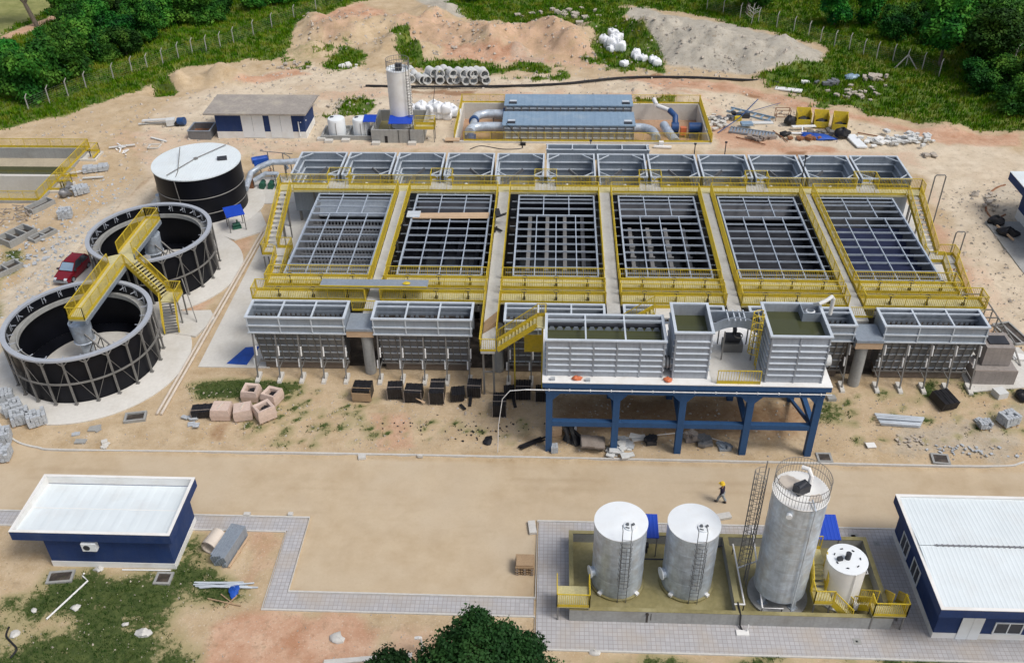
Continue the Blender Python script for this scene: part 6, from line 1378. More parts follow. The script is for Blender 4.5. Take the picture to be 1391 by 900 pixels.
mb = MB(); mb.path([(11.0,38.6,.9),(11.0,34.2,.9)],.05,7); mb.path([(12.0,38.9,2.2),(11.95,34.0,.9),(13.1,34.0,.9)],.05,7); mb.path([(11.0,36.8,.9),(12.0,36.8,1.5)],.05,7); mb.path([(10.4,34.1,1.05),(11.0,34.1,1.05)],.05,7); mb.path([(17.3,38.2,.9),(18.4,38.2,.9),(18.4,36.6,.9),(17.6,36.6,.9)],.04,7); t = thing('pipework', 'thin white pipes around the base of the tall silo', 'pipes', (11.5,36,.3)); part('pipe', mb, 'pvc_white', t, n=1)
mb = MB()
for x, y, z in [(11,34.3,.9),(11,38.4,.9),(11.96,34.05,.9),(13.05,34.05,.9),(12,38.8,2.1),(18.4,38.1,.9)]: mb.bar((x,y,.25),(x,y,z),.05)
part('stand', mb, 'steel_dark', t)
mb = MB(); mb.path([(10.6,34.2,1.1),(10.65,33.4,1.0),(10.7,33.36,.2),(10.8,33.1,.1)],.05,7); single('black_pipe', mb, 'black_plastic', 'short black pipe over the containment wall to a white slab', 'pipe', (10.7,33.3,.1))
mb = MB(); mb.box(10.45,11.15,32.75,33.1,.06,.14); mb.bar((11.05,33.0,.1),(11.1,33.1,.6),.05); single('small_slab', mb, 'white_wall', 'small white slab on the paving before the containment wall', 'slab', (10.8,32.9,.06))
def canopy(label, x0, x1, ya, yb_, z):
    t = thing('canopy', label, 'canopy', ((x0+x1)/2, ya, .06)); mb = MB(); mb.hexa([(x0,ya,z-.3),(x1,ya,z-.3),(x1,yb_,z),(x0,yb_,z),(x0,ya,z-.25),(x1,ya,z-.25),(x1,yb_,z+.05),(x0,yb_,z+.05)]); part('roof', mb, 'royal_roof', t)
    mb = MB()
    for x in (x0+.1,x1-.1): mb.bar((x,ya+.1,.1),(x,ya+.1,z-.32),.06); mb.bar((x,yb_-.1,.1),(x,yb_-.1,z-.06),.06)
    part('post', mb, 'frame_grey', t); mb = MB(); mb.tube((x0+.4,ya+.5,.75),(x0+1.1,ya+.5,.75),.18,10); mb.cbox((x0+.7,ya+.5,.25),.7,.4,.3); part('pump', mb, 'steel_dark', t)
canopy('blue roofed canopy between the two white topped tanks', 4.9, 6.5, 38.0, 39.6, 2.2); canopy('blue corrugated canopy behind the small white tank', 14.4, 17.0, 38.0, 39.7, 2.4)
mb = MB(); mb.path([(5.0,37.3,.9),(6.9,37.3,.9)],.05,7); mb.path([(9.5,38.2,.9),(10.3,38.2,1.2)],.06,7); t = thing('pipework', 'dark pipes at the back wall between the two white topped tanks', 'pipes', (6,37.5,.5)); part('pipe', mb, 'steel_dark', t, n=1)

# person
def skinmesh(name, joints, edges, mat_, parent, sub=2):
    me = bpy.data.meshes.new(name); me.from_pydata([j[0] for j in joints], edges, []); me.update(); me.materials.append(M[mat_])
    o = bpy.data.objects.new(name, me); COL.objects.link(o)
    me.skin_vertices.new(name='') if hasattr(me.skin_vertices, 'new') else None
    md = o.modifiers.new('Skin', 'SKIN')
    if not me.skin_vertices:
        pass
    sv = me.skin_vertices[0].data
    for v, j in zip(sv, joints): v.radius = j[1] if hasattr(j[1], '__len__') else (j[1], j[1])
    sv[0].use_root = True
    s_ = o.modifiers.new('Subdivision', 'SUBSURF'); s_.levels = sub; s_.render_levels = sub
    if parent: o.parent = parent
    LOC[o.name] = (0,0,0); return o
def make_person(px, rz):
    p = at(*px, 0.02); t = thing('person', 'person in dark jacket, grey trousers and yellow helmet walking on the sandy road', 'person', (p.x,p.y,.02), None, rz)
    # walking towards +x
    J = [((0,0,.95),(.13,.15)),((.0,0,1.12),(.11,.14)),((.02,0,1.32),(.12,.17)),((.04,0,1.45),(.07,.09)),((.06,0,1.53),(.055,.055)),((.08,0,1.60),(.085,.075)),((.09,0,1.70),(.09,.075)),
         ((.02,.19,1.40),(.06,.06)),((-.08,.24,1.15),(.045,.045)),((.06,.25,.93),(.035,.035)),((.10,.25,.85),(.03,.04)),((.02,-.19,1.40),(.06,.06)),((.10,-.24,1.15),(.045,.045)),((.28,-.22,.98),(.035,.035)),((.34,-.21,.92),(.03,.04)),
         ((.0,.09,.88),(.095,.095)),((.16,.10,.50),(.065,.065)),((.24,.10,.10),(.045,.045)),((.36,.10,.05),(.035,.045)),((0,-.09,.88),(.095,.095)),((-.08,-.10,.50),(.065,.065)),((-.32,-.10,.14),(.045,.045)),((-.24,-.10,.04),(.035,.045))]
    E_ = [(0,1),(1,2),(2,3),(3,4),(4,5),(5,6),(2,7),(7,8),(8,9),(9,10),(2,11),(11,12),(12,13),(13,14),(0,15),(15,16),(16,17),(17,18),(0,19),(19,20),(20,21),(21,22)]
    skinmesh('body', J, E_, 'skin', t)
    S = [((0,0,.90),(.165,.185)),((.0,0,1.12),(.145,.175)),((.02,0,1.32),(.155,.20)),((.035,0,1.43),(.10,.12)),((.02,.20,1.39),(.085,.085)),((-.08,.245,1.15),(.068,.068)),((.05,.255,.96),(.055,.055)),((.02,-.20,1.39),(.085,.085)),((.10,-.245,1.15),(.068,.068)),((.26,-.225,1.0),(.055,.055))]
    skinmesh('jacket', S, [(0,1),(1,2),(2,3),(2,4),(4,5),(5,6),(2,7),(7,8),(8,9)], 'shirt_navy', t)
    Tq = [((0,0,.92),(.15,.17)),((.0,.09,.84),(.12,.12)),((.16,.10,.50),(.095,.095)),((.24,.10,.13),(.08,.08)),((0,-.09,.84),(.12,.12)),((-.08,-.10,.50),(.095,.095)),((-.31,-.10,.17),(.08,.08))]
    skinmesh('trousers', Tq, [(0,1),(1,2),(2,3),(0,4),(4,5),(5,6)], 'trousers_grey', t)
    m_ = MB(); m_.lathe([(.175,1.70),(.19,1.69),(.165,1.72),(.155,1.80),(.11,1.865),(0,1.885)], (.09,0,0), 20); m_.box(.22,.33,-.09,.09,1.69,1.705); part('helmet', m_, 'helmet_yellow', t, False)
    for q, rr in (((.27,.10,.0),0),((-.26,-.10,.0),0)):
        m_ = MB(); m_.blob((q[0]+.04,q[1],.06),.15,.06,.07,1,.0,12,8); part('boot', m_, 'steel_dark', t, False)
    m_ = MB(); m_.lathe([(.168,.97),(.172,1.0),(.168,1.03)], (0,0,0), 20); part('belt', m_, 'trousers_grey', t, False)
make_person((979, 682), R(150)); bpy.data.objects['person'].scale = (.94,.94,.94)
# ================================================================== rear yard
t = thing('flat_roof_building', 'small blue and white building with flat weathered slab roof at the back', 'building', (-33, 98, 0))
mb = MB(); mb.box(-38.03,-27.87,97.97,102.33,-.2,.75); part('plinth', mb, 'white_wall', t)
mb = MB(); mb.box(-38,-27.9,98,102.3,.75,2.95); part('wall', mb, 'navy_wall', t)
mb = MB(); mb.hexa([(-39.0,97.3,2.95),(-27.5,97.3,2.95),(-27.2,102.8,3.0),(-39.0,102.8,3.0),(-39.0,97.3,3.15),(-27.5,97.3,3.15),(-27.2,102.8,3.2),(-39.0,102.8,3.2)]); part('roof', mb, 'roof_slab', t)
for a in (-35.05,-31.85):
    mb = MB(); mb.box(a,a+1.22,97.93,97.96,.05,2.7); mb.box(a+1.25,a+2.5,97.93,97.96,.05,2.7); part('door', mb, 'white_paint', t)
mb = MB(); mb.tube((-28.6,97.9,.3),(-28.6,97.9,2.0),.06,8); mb.path([(-28.4,97.9,1.9),(-27.84,98.6,1.9)],.05,6); part('downpipe', mb, 'white_paint', t)
t = thing('open_container', 'open steel box with rusty inside beside the flat roofed building', 'container', (-40,97.7,0))
mb = MB(); X0,X1,Y0,Y1 = -41.2,-38.7,97.4,99.8; mb.box(X0,X1,Y0,Y0+.08,0,1.0); mb.box(X0,X1,Y1-.08,Y1,0,1.0); mb.box(X0,X0+.08,Y0+.08,Y1-.08,0,1.0); mb.box(X1-.08,X1,Y0+.08,Y1-.08,0,1.0); part('wall', mb, 'steel_panel', t)
mb = MB(); mb.box(X0+.08,X1-.08,Y0+.08,Y1-.08,0,.35); part('fill', mb, 'rust', t)
mb = MB(); mb.box(X0-.06,X1+.06,Y0-.06,Y0+.1,1.0,1.07); mb.box(X0-.06,X1+.06,Y1-.1,Y1+.06,1.0,1.07); mb.box(X0-.06,X0+.1,Y0+.1,Y1-.1,1.0,1.069); mb.box(X1-.1,X1+.06,Y0+.1,Y1-.1,1.0,1.069); part('rim', mb, 'steel', t)
# white tanks with containment
for x, y, r, lab in [(-24.55,99.0,.98,'small white plastic tank standing alone right of the flat roofed building'),(-21.75,99.0,.95,'small white plastic tank with blue canopy near the far silo')]:
    t = thing('plastic_tank', lab, 'tank', (x,y,.1)); mb = MB(); mb.lathe([(r,.1),(r,1.8),(r*.93,2.0),(r*.5,2.12),(0,2.16)], (x,y,0), 32); part('shell', mb, 'white_paint', t)
    mb = MB(); mb.lathe([(.22,2.1),(.22,2.2),(0,2.22)], (x-.45,y,-.06), 14); part('lid', mb, 'steel_dark', t); mb = MB(); mb.path([(x+.1,y-r-.03,.3),(x+.1,y-r-.03,1.8)],.03,5); part('pipe', mb, 'frame_grey', t)
mb = MB(); mb.box(-26.2,-20.5,97.6,97.8,-.1,.45); mb.box(-26.2,-26.0,97.8,100.6,-.1,.45); mb.box(-23.3,-23.1,97.8,100.6,-.1,.45); mb.box(-26.0,-20.5,100.4,100.6,-.1,.449); mb.box(-26.0,-20.5,97.8,100.4,-.1,.1); single('low_wall', mb, 'concrete_grey', 'low grey concrete wall around the two small white tanks', 'wall', (-23.3,97.6,0))
canopy('little blue canopy against the small white tank near the far silo', -21.3, -19.9, 97.9, 99.2, 2.3)
t = thing('silo_basin', 'square concrete walled basin around the far white silo', 'basin', (-17.4,97,0))
mb = MB(); mb.box(-20.3,-14.5,96.9,97.12,-.1,1.5); mb.box(-20.3,-14.5,102.5,102.7,-.1,1.5); mb.box(-20.3,-20.08,97.12,102.5,-.1,1.499); mb.box(-14.72,-14.5,97.12,102.5,-.1,1.499); part('wall', mb, 'concrete_grey', t)
mb = MB(); mb.box(-20.08,-14.72,97.12,102.5,-.1,.2); part('floor', mb, 'concrete_mossy', t)
mb = MB(); mb.box(-18.8,-18.5,96.86,96.9,.0,.8); mb.box(-17.28,-17.22,96.87,96.9,0,1.5); mb.tube((-16,96.8,0),(-16,96.8,1.7),.05,6); part('stain_pipe', mb, 'black_plastic', t)
cx, cy, r, zt = -17.15, 99.5, 1.27, 7.55; c = (cx,cy,0)
t = thing('white_silo', 'tall white silo with roof rail and ladder in the rear yard', 'silo', (cx,cy,.2))
mb = MB(); mb.lathe([(.2,.4),(r,1.0),(r,zt)], c, 48); part('shell', mb, 'white_wall', t)
mb = MB(); mb.lathe([(0,zt-.15),(r-.1,zt-.25),(r-.1,zt+.03),(r+.03,zt+.03),(r+.03,zt-.05)], c, 48); part('roof', mb, 'white_paint', t)
mb = MB()
for q in range(28): a = 2*math.pi*q/28; mb.bar((cx+r*math.cos(a),cy+r*math.sin(a),zt),(cx+r*math.cos(a),cy+r*math.sin(a),zt+1.05),.03)
for z in (1.05,.55): mb.path([(cx+r*math.cos(2*math.pi*q/32),cy+r*math.sin(2*math.pi*q/32),zt+z) for q in range(33)],.03,5)
part('roof_rail', mb, 'frame_grey', t)
mb = MB(); mb.cbox((cx+.1,cy-.1,zt-.1),.7,.6,.7); part('filter_unit', mb, 'steel_dark', t)
for v in range(4): a = .7+v*math.pi/2; mb = MB(); mb.tube((cx+r*.85*math.cos(a),cy+r*.85*math.sin(a),.2),(cx+r*.85*math.cos(a),cy+r*.85*math.sin(a),1.1),.12,8); part('leg', mb, 'frame_grey', t)
a, b_ = MB(), MB(); xl, yl = cx+r*.72+.25, cy-r*.72-.15
for s in (0,.42): a.bar((xl+s*.7-.15,yl+s*.7-.15,.4),(xl+s*.7-.15,yl+s*.7-.15,zt+1),.06)
for q in range(22): a.bar((xl-.15,yl-.15,.6+q*.31),(xl+.15,yl+.15,.6+q*.31),.035)
for q in range(13): z = 2.2+q*.42; b_.path([(xl+.25*math.sin(math.pi*v/6)*1.4-.2*math.cos(math.pi*v/6),yl-.25*math.sin(math.pi*v/6)*1.4-.2*math.cos(math.pi*v/6),z) for v in range(7)],.03,4)
l_ = part('ladder', a, 'frame_grey', t); part('cage', b_, 'frame_grey', l_, n=1)
canopy('blue canopy in front of the far white silo', -18.3, -15.7, 96.95, 98.6, 2.5)
t = thing('step_platform', 'small yellow railed step platform beside the far silo basin', 'platform', (-14,98,1.5)); mb = MB(); mb.box(-15.4,-13.2,97.0,98.2,1.52,1.6); part('deck', mb, 'yellow_deck', t); part('railing', rails([((-15.4,97.0,1.6),(-13.2,97.0,1.6)),((-13.2,97.0,1.6),(-13.2,98.2,1.6)),((-15.4,98.2,1.6),(-13.2,98.2,1.6))], toe=.3), 'yellow_paint', t)
mb = MB(); mb.bar((-13.3,97.1,0),(-13.3,97.1,1.52),.08); mb.bar((-13.3,98.1,0),(-13.3,98.1,1.52),.08); part('post', mb, 'frame_grey', t)
mb = MB(); p = at(586,163,0); mb.bar((p.x,p.y,0),(p.x+.6,p.y+.6,4.0),.06); single('leaning_pole', mb, 'steel_dark', 'thin dark pole leaning by the white bags at the far silo', 'pole', (p.x,p.y,0))

# bulk bags
def bag_proto(seed):
    mb = MB(); rg = random.Random(seed); nu, nv = 16, 9; vs = []
    pw = lambda a, e: math.copysign(abs(a)**e, a)
    for j in range(nv+1):
        v = -math.pi/2+math.pi*j/nv
        for i in range(nu):
            u = 2*math.pi*i/nu; k = 1+.10*math.sin(3*u+seed)*math.cos(2*v)+.05*math.sin(5*u+2*seed)
            vs.append((.56*pw(math.cos(v),.45)*pw(math.cos(u),.45)*k, .52*pw(math.cos(v),.45)*pw(math.sin(u),.45)*k, .46+.46*pw(math.sin(v),.5)+.07*math.sin(2*u+seed)*(v > .3)))
    mb.add(vs, [(j*nu+i, j*nu+(i+1) % nu, (j+1)*nu+(i+1) % nu, (j+1)*nu+i) for j in range(nv) for i in range(nu)])
    mb.blob((rg.uniform(-.15,.15),rg.uniform(-.15,.15),.95),.16,.13,.16,seed+5,.4,8,6,False); return mb
BAGP = [bag_proto(s).mesh('bulk_bag','white_bag') for s in (3,8,13)]
def bags(pts, label, group, z=0, s=1.0):
    rg = random.Random(len(pts)*7)
    for k, q in enumerate(pts):
        p = at(q[0], q[1], q[2] if len(q) > 2 else .2); o = bpy.data.objects.new('bulk_bag', BAGP[k%3]); COL.objects.link(o); o.location = (p.x,p.y,(q[2] if len(q) > 2 else 0)+hz(p.x,p.y)); o.rotation_euler = (0,0,rg.uniform(0,6.2)); k_ = s*rg.uniform(.85,1.15); o.scale = (k_,k_,k_*rg.uniform(.8,1.1)); tag(o,label,'bag',group)
bags([(560,152),(571,150),(580,151),(590,149),(601,150),(612,152),(618,155),(566,158),(577,158),(588,158),(598,158),(608,159),(573,152,.8),(585,152,.8),(596,152,.8),(606,153,.8)], 'white bulk bag in the heap right of the far silo', 'bulk bags beside the far silo', s=1.15)
bags([(820,58),(826,62),(831,68),(838,66),(843,68),(832,52),(839,57),(830,60,.7),(836,58,.7)], 'white bulk bag in the far heap on the grass', 'bulk bags on the grass', s=1.25)
bags([(848,88),(864,77),(873,81),(866,80),(887,84),(892,87)], 'white bulk bag in the loose row by the dirt track', 'loose bulk bags by the track', s=1.1)
bags([(455,217),(520,219),(540,218),(580,219)], 'white bag on the ground behind the rear hoppers', 'bags behind the rear hoppers', s=.8)
bags([(773,580)], 'white sack among the scrap under the blue platform', 'sack under the platform', s=.9)

# concrete pipes
mb = MB(); L_ = 1.25; mb.lathe([(.42,0),(.42,L_),(.55,L_),(.55,.95),(.50,.9),(.50,0),(.42,0)], (0,0,0), 20); me = mb.mesh('concrete_pipe','pipe_concrete')
PP = [(556,94,.5),(562,100,.5),(568,104,.5),(578,104,.5),(553,103,.5),(581,100,.5),(595,104,.5),(607,104,.5),(617,103,.5),(628,105,.5),(640,104,.5),(657,104,.5),(588,99,.5),(582,95,1.3),(595,95,1.3),(602,93,1.3),(609,96,1.3),(621,96,1.3),(632,96,1.3),(639,96,1.3),(646,95,1.3),(655,96,1.3),(648,102,.5)]
for k, (x, y, z) in enumerate(PP):
    p = at(x, y, z); o = bpy.data.objects.new('concrete_pipe', me); COL.objects.link(o); o.location = (p.x, p.y, z+.02); rz = R(random.uniform(15,40)); o.rotation_euler = (R(90), 0, rz); o.scale = (1.05,1.05,1.2); tag(o, 'pale concrete pipe in the stacked heap behind the far silo', 'pipe', 'stacked concrete pipes')
mb = MB(); mb.path(spline([at(497,118.5),at(560,119.5),at(640,119.5),at(700,118.5),at(760,116),at(800,112),at(840,108),at(880,106.5),at(940,107),at(1000,110),at(1040,112),at(1060,115)]), .16, 8); single('long_pipe', mb, 'black_plastic', 'long black pipe laid across the rear dirt yard', 'pipe', at(760,116), world=True)
bpy.data.objects['long_pipe'].location.z += .18

# sunken pit with flat roofed treatment tanks
t = thing('sunken_pit', 'yellow railed sunken concrete pit around two long blue grey tanks', 'pit', (3,97,0)); x0,x1,ya,yb_ = -11.2,17.4,97.0,108.2; zf = -1.8
mb = MB(); mb.box(x0,x1,ya,ya+.3,zf-.2,.2); mb.box(x0,x1,yb_-.3,yb_,zf-.2,.2); mb.box(x0,x0+.3,ya+.3,yb_-.3,zf-.2,.199); mb.box(x1-.3,x1,ya+.3,yb_-.3,zf-.2,.199); part('wall', mb, 'concrete', t)
mb = MB(); mb.box(x0+.3,x1-.3,ya+.3,yb_-.3,zf-.3,zf); part('floor', mb, 'pit_soil', t)
part('railing', rails([((x0+1.2,ya+.1,.2),(x1,ya+.1,.2)),((x1-.1,ya,.2),(x1-.1,yb_,.2)),((x0+.1,ya+.6,.2),(x0+.1,yb_,.2)),((x0,yb_-.1,.2),(-6,yb_-.1,.2)),((9,yb_-.1,.2),(x1,yb_-.1,.2))], toe=.2), 'yellow_paint', t)
mb = MB(); mb.cbox((-11.3,97.3,.2),1.6,.7,.12); mb.box(9.6,11.4,98.4,100.0,zf,zf+.7); mb.box(12.3,16.3,98.2,99.8,zf,zf+.4); part('plinth', mb, 'plywood', t)
for (ya2, lab, zr) in ((99.7,'front long blue grey tank in the sunken pit',.9),(104.6,'rear long blue grey tank in the sunken pit',1.25)):
    t = thing('long_tank', lab, 'tank', (1.6,ya2,zf), 'long tanks of the sunken pit'); X0,X1,Y1 = -5.75,9.05,ya2+(3.7 if zr < 1 else 3.2)
    mb = MB(); mb.box(X0,X1,ya2,Y1,zf+.01,zr); part('wall', mb, 'steel', t)
    mb = MB(); mb.box(X0-.12,X1+.12,ya2-.12,Y1+.12,zr,zr+.12); part('roof', mb, 'sheet_blue', t)
    mb = MB()
    for z in (zr-.3,.1,-.55,-1.2): mb.box(X0,X1,ya2-.10,ya2-.002,z-.05,z+.05)
    part('rib', mb, 'steel_bright', t); mb = MB()
    for q in range(17): x = X0+.1+(X1-X0-.2)*q/16; mb.box(x-.06,x+.06,ya2-.14,ya2-.101,zf+.02,zr)
    part('stiffener', mb, 'frame_grey', t); mb = MB()
    for x in (X0+.9, X1-.7): mb.box(x-.45,x+.45,ya2+.3,ya2+.8,zr+.12,zr+.22)
    part('hatch', mb, 'steel_dark', t)
    mb = MB()
    for x in (X0+.9, X1-.7): mb.box(x-.42,x+.42,ya2+.85,ya2+1.4,zr+.12,zr+.17)
    part('hatch_frame', mb, 'steel_bright', t)
t = thing('inlet_pipes', 'pair of large grey bent pipes at the left end of the long tanks', 'pipes', (-7.5,103,zf))
mb = MB(); mb.path(spline([(-5.8,105.2,.1),(-8.0,105.2,.1),(-9.0,104.6,.1),(-9.3,103.6,-.1)],5),.5,14); mb.path(spline([(-5.8,101.4,.1),(-8.2,101.4,.1),(-9.3,101.0,.0),(-9.6,100.2,-.6),(-9.6,99.8,-1.7)],5),.55,14); mb.path([(-9.3,103.6,-.1),(-9.4,101.2,0)],.4,12); part('pipe', mb, 'galvanised_tank', t)
mb = MB(); mb.tube((-9.35,103.5,-.1),(-9.35,103.1,-.1),.6,14); mb.tube((-9.55,100.3,-.4),(-9.58,100.0,-.9),.66,14); mb.tube((-6.0,105.2,.1),(-5.85,105.2,.1),.62,14); part('flange', mb, 'pump_blue', t)
mb = MB()
for x, y in ((-7.2,101.4),(-7.2,105.2)): mb.bar((x,y,zf),(x,y,-.3),.14)
part('stand', mb, 'frame_grey', t)
t = thing('outlet_pipes', 'large grey bent pipes at the right end of the long tanks', 'pipes', (10,100,zf))
mb = MB(); mb.path(spline([(9.1,101.4,-.3),(10.2,101.3,-.3),(11.1,100.5,-.5),(11.4,99.2,-1.2),(11.4,98.4,-1.7)],5),.52,14); mb.path(spline([(12.6,102.2,-.7),(13.0,100.0,-.6),(13.4,98.2,-.9),(13.5,97.5,-1.6)],5),.5,14); part('pipe', mb, 'galvanised_tank', t)
t = thing('pump_group', 'blue pump and motor with orange coupling in the sunken pit', 'pump', (14,101,zf))
mb = MB(); mb.tube((13.6,103.0,-.6),(14.4,103.0,-.6),.6,14); mb.tube((15.6,103.0,-.6),(17.0,103.0,-.6),.55,14); mb.path([(14.0,103.0,-.4),(14.0,103.6,.5),(13.4,104.6,.8)],.34,10); mb.cbox((14.0,103.0,zf),.9,1.2,.6); mb.cbox((16.2,103.0,zf),1.1,1.0,.6); part('pump', mb, 'pump_blue', t, n=1)
mb = MB(); mb.cbox((15.0,103.0,-1.5),.7,.6,.9); part('coupling', mb, 'orange', t)
mb = MB(); mb.path([(13.4,104.5,.8),(12.7,105.0,.9),(12.1,105.6,.9)],.26,10); mb.path([(12.0,105.9,.9),(11.8,107.4,1.0)],.26,10); part('pipe', mb, 'pvc_white', t)
mb = MB(); mb.path([(-5.4,99.9,1.05),(-3.6,97.0,.4),(-3.5,96.4,.1)],.04,5); mb.path(spline([(-9.2,95.3,.06),(-8.0,96.2,.06),(-5.6,95.4,.06),(-3.6,95.6,.06),(-3.5,96.4,.06)],6),.06,5); mb.cbox((-3.4,96.5,.02),.6,.3,.25); single('hose', mb, 'black_plastic', 'thin dark hose running from the front long tank onto the dirt', 'hose', (-5,96,.05))
mb = MB(); mb.path([at(888,199,.15),at(912,200,.15)],.18,8); mb.cbox(at(898,198,0),.5,.4,.5); single('pipe_stub', mb, 'pvc_white', 'short white pipe lying before the right end of the sunken pit', 'pipe', at(900,199))
mb = MB(); mb.cbox(at(826,200,0),1.3,.5,.2); single('small_slab', mb, 'concrete', 'small pale slab on the dirt before the front long tank', 'slab', at(826,200))

# fences
def fence(label, pts, h, mesh_=True):
    P_ = [at(*q) for q in pts]; t = thing('post_fence', label, 'fence', (P_[0].x,P_[0].y,0))
    for i, p in enumerate(P_):
        z = hz(p.x,p.y); mb = MB(); mb.bar((p.x,p.y,z-.2),(p.x,p.y,z+h*.82),.10); mb.bar((p.x,p.y,z+h*.8),(p.x+.2,p.y+.22,z+h*.97),.08); part('post', mb, 'fence_concrete', t)
    mb = MB()
    for i in range(len(P_)-1):
        a, b = P_[i], P_[i+1]
        for k in range(7): mb.bar((a.x,a.y,hz(a.x,a.y)+.15+k*h*.11),(b.x,b.y,hz(b.x,b.y)+.15+k*h*.11),.012)
    part('wire', mb, 'frame_grey', t)
    return t, P_
fence('row of bent concrete fence posts before the left thicket', [(40,152),(68,141),(93,131),(118,122),(155,109),(180,99),(201,95),(222,88),(243,80),(262,74),(281,70),(300,66),(318,60),(345,50),(370,40),(400,28),(430,16),(465,4),(500,-10)], 2.3)
t, P_ = fence('row of bent concrete fence posts along the right forest', [(960,14),(982,20),(1005,26),(1030,31),(1055,36),(1078,43),(1098,50),(1114,58),(1133,64),(1153,68),(1172,76),(1190,81),(1212,85),(1230,92),(1252,96),(1275,104)], 2.3)
p = P_[13]; mb = MB(); mb.bar((p.x,p.y,1.7),(p.x-1.5,p.y-.3,0),.11); mb.bar((p.x,p.y,1.7),(p.x+1.2,p.y-1.0,0),.11); part('strut', mb, 'fence_concrete', t)

# far right building corner
t = thing('navy_building', 'navy and white building corner beyond the sandy lot', 'building', (44,77,0))
mb = MB(); mb.box(43.97,58,72.97,81.03,-.2,.9); part('plinth', mb, 'white_wall', t); mb = MB(); mb.box(44,58,73,81,.9,3.4); part('wall', mb, 'navy_wall', t); mb = MB(); mb.box(43.0,59,72,82.6,3.2,3.95); part('fascia', mb, 'navy_wall', t); mb = MB(); mb.box(42.98,59,71.98,82.62,3.95,4.0); part('roof', mb, 'white_roof', t)
mb = MB(); mb.box(40.8,44,70,80.0,-.1,.08); structure('concrete_path', mb, 'concrete_grey')
for (x,y,lab) in [(1352,304,'black rubble heap beside the far right building, upper of two'),(1368,320,'black rubble heap beside the far right building, lower of two')]:
    p = at(x,y,0); mb = MB(); mb.blob((p.x,p.y,.3),.8,.6,.5,x,.4); single('dark_heap', mb, 'black_plastic', lab, 'heap', (p.x,p.y,0))
mb = MB(); mb.bar(at(1354,306,.5), at(1377,326,.3), .14); single('timber', mb, 'plywood', 'pale timber lying beside the far right building', 'timber', at(1365,315))
p = at(1324,266,0); mb = MB(); mb.blob((p.x,p.y,.1),.4,.35,.3,4,.4); single('dark_stone', mb, 'stone', 'small dark stone on the sandy lot left of the far right building', 'stone', (p.x,p.y,0))
mb = MB(); mb.path(spline([at(1340,285,.1),at(1341,268,.1),at(1352,255,.1),at(1366,250,.1)],5),.1,6); mb.path(spline([at(1340,285,.1),at(1350,296,.1),at(1366,290,.1)],5),.09,6); single('bent_pipe', mb, 'rust', 'curved brown pipe lying on the soil beside the far right building', 'pipe', at(1345,270))
# ================================================================== loose things on the ground
def G(px, z=0.0): p = at(*px, z); return Vector((p.x, p.y, hz(p.x, p.y)+z))
def wrapped(label, px, w, d, h, rz, hole, seed):
    p = G(px, .02); t = thing('wrapped_pallet', label, 'pallet', p, 'pink wrapped pallets', 0); LOC[t.name] = None; t.rotation_euler[2] = rz; rg = random.Random(seed)
    mb = MB(); b_ = [(-w/2,-d/2),(w/2,-d/2),(w/2,d/2),(-w/2,d/2)]; k = lambda: rg.uniform(.88,1.0)
    bot = [(x,y,.12) for x,y in b_]; mid = [(x*1.05,y*1.05,h*.55) for x,y in b_]; top_ = [(x*k(),y*k(),h*rg.uniform(.94,1.04)) for x,y in b_]
    mb.add(bot+mid, [(0,1,5,4),(1,2,6,5),(2,3,7,6),(3,0,4,7),(3,2,1,0)]); 
    if hole:
        inn = [(x*.68,y*.62,z-.05) for x,y,z in top_]; low = [(x*.62,y*.56,h*.5) for x,y,z in top_]
        mb.add(mid+top_+inn+low, [(0,1,5,4),(1,2,6,5),(2,3,7,6),(3,0,4,7),(4,5,9,8),(5,6,10,9),(6,7,11,10),(7,4,8,11),(8,9,13,12),(9,10,14,13),(10,11,15,14),(11,8,12,15)])
        part('wrap', mb, 'wrap_pink', t, False, 20); m2 = MB(); m2.box(-w*.33,w*.33,-d*.3,d*.3,.2,h*.52); m2.cbox((w*.08,d*.05,h*.5),w*.3,d*.3,h*.3,.4); part('contents', m2, 'black_plastic', t, False)
    else:
        mb.add(mid+top_, [(0,1,5,4),(1,2,6,5),(2,3,7,6),(3,0,4,7),(4,5,6,7)]); part('wrap', mb, 'wrap_pink', t, False, 20)
        m2 = MB(); m2.bar((-w*.1,-d*.3,h*1.0),(w*.1,d*.3,h*1.02),.08,.06); part('seam', m2, 'pvc_beige', t, False)
    m2 = MB()
    for x in (-w*.35,0,w*.35): m2.box(x-.06,x+.06,-d/2,d/2,0,.11)
    part('pallet', m2, 'wood', t, False)
wrapped('pink wrapped pallet with closed top, leftmost of the cluster by the left hopper', (303,565), 1.35, 1.15, 1.05, R(2), False, 1)
wrapped('pink wrapped pallet with sagging closed top between its neighbours', (332,566), 1.25, 1.1, 1.0, R(14), False, 2)
wrapped('pink wrapped pallet with a dark opening, nearest the concrete slab', (343,541), 1.2, 1.1, 1.05, R(-4), True, 3)
wrapped('pink wrapped pallet with small dark opening, rightmost of the cluster', (371,545), 1.2, 1.15, 1.0, R(-20), True, 4)
wrapped('pink wrapped pallet with wide open top, turned askew in front', (361,567), 1.3, 1.15, 1.1, R(38), True, 5)

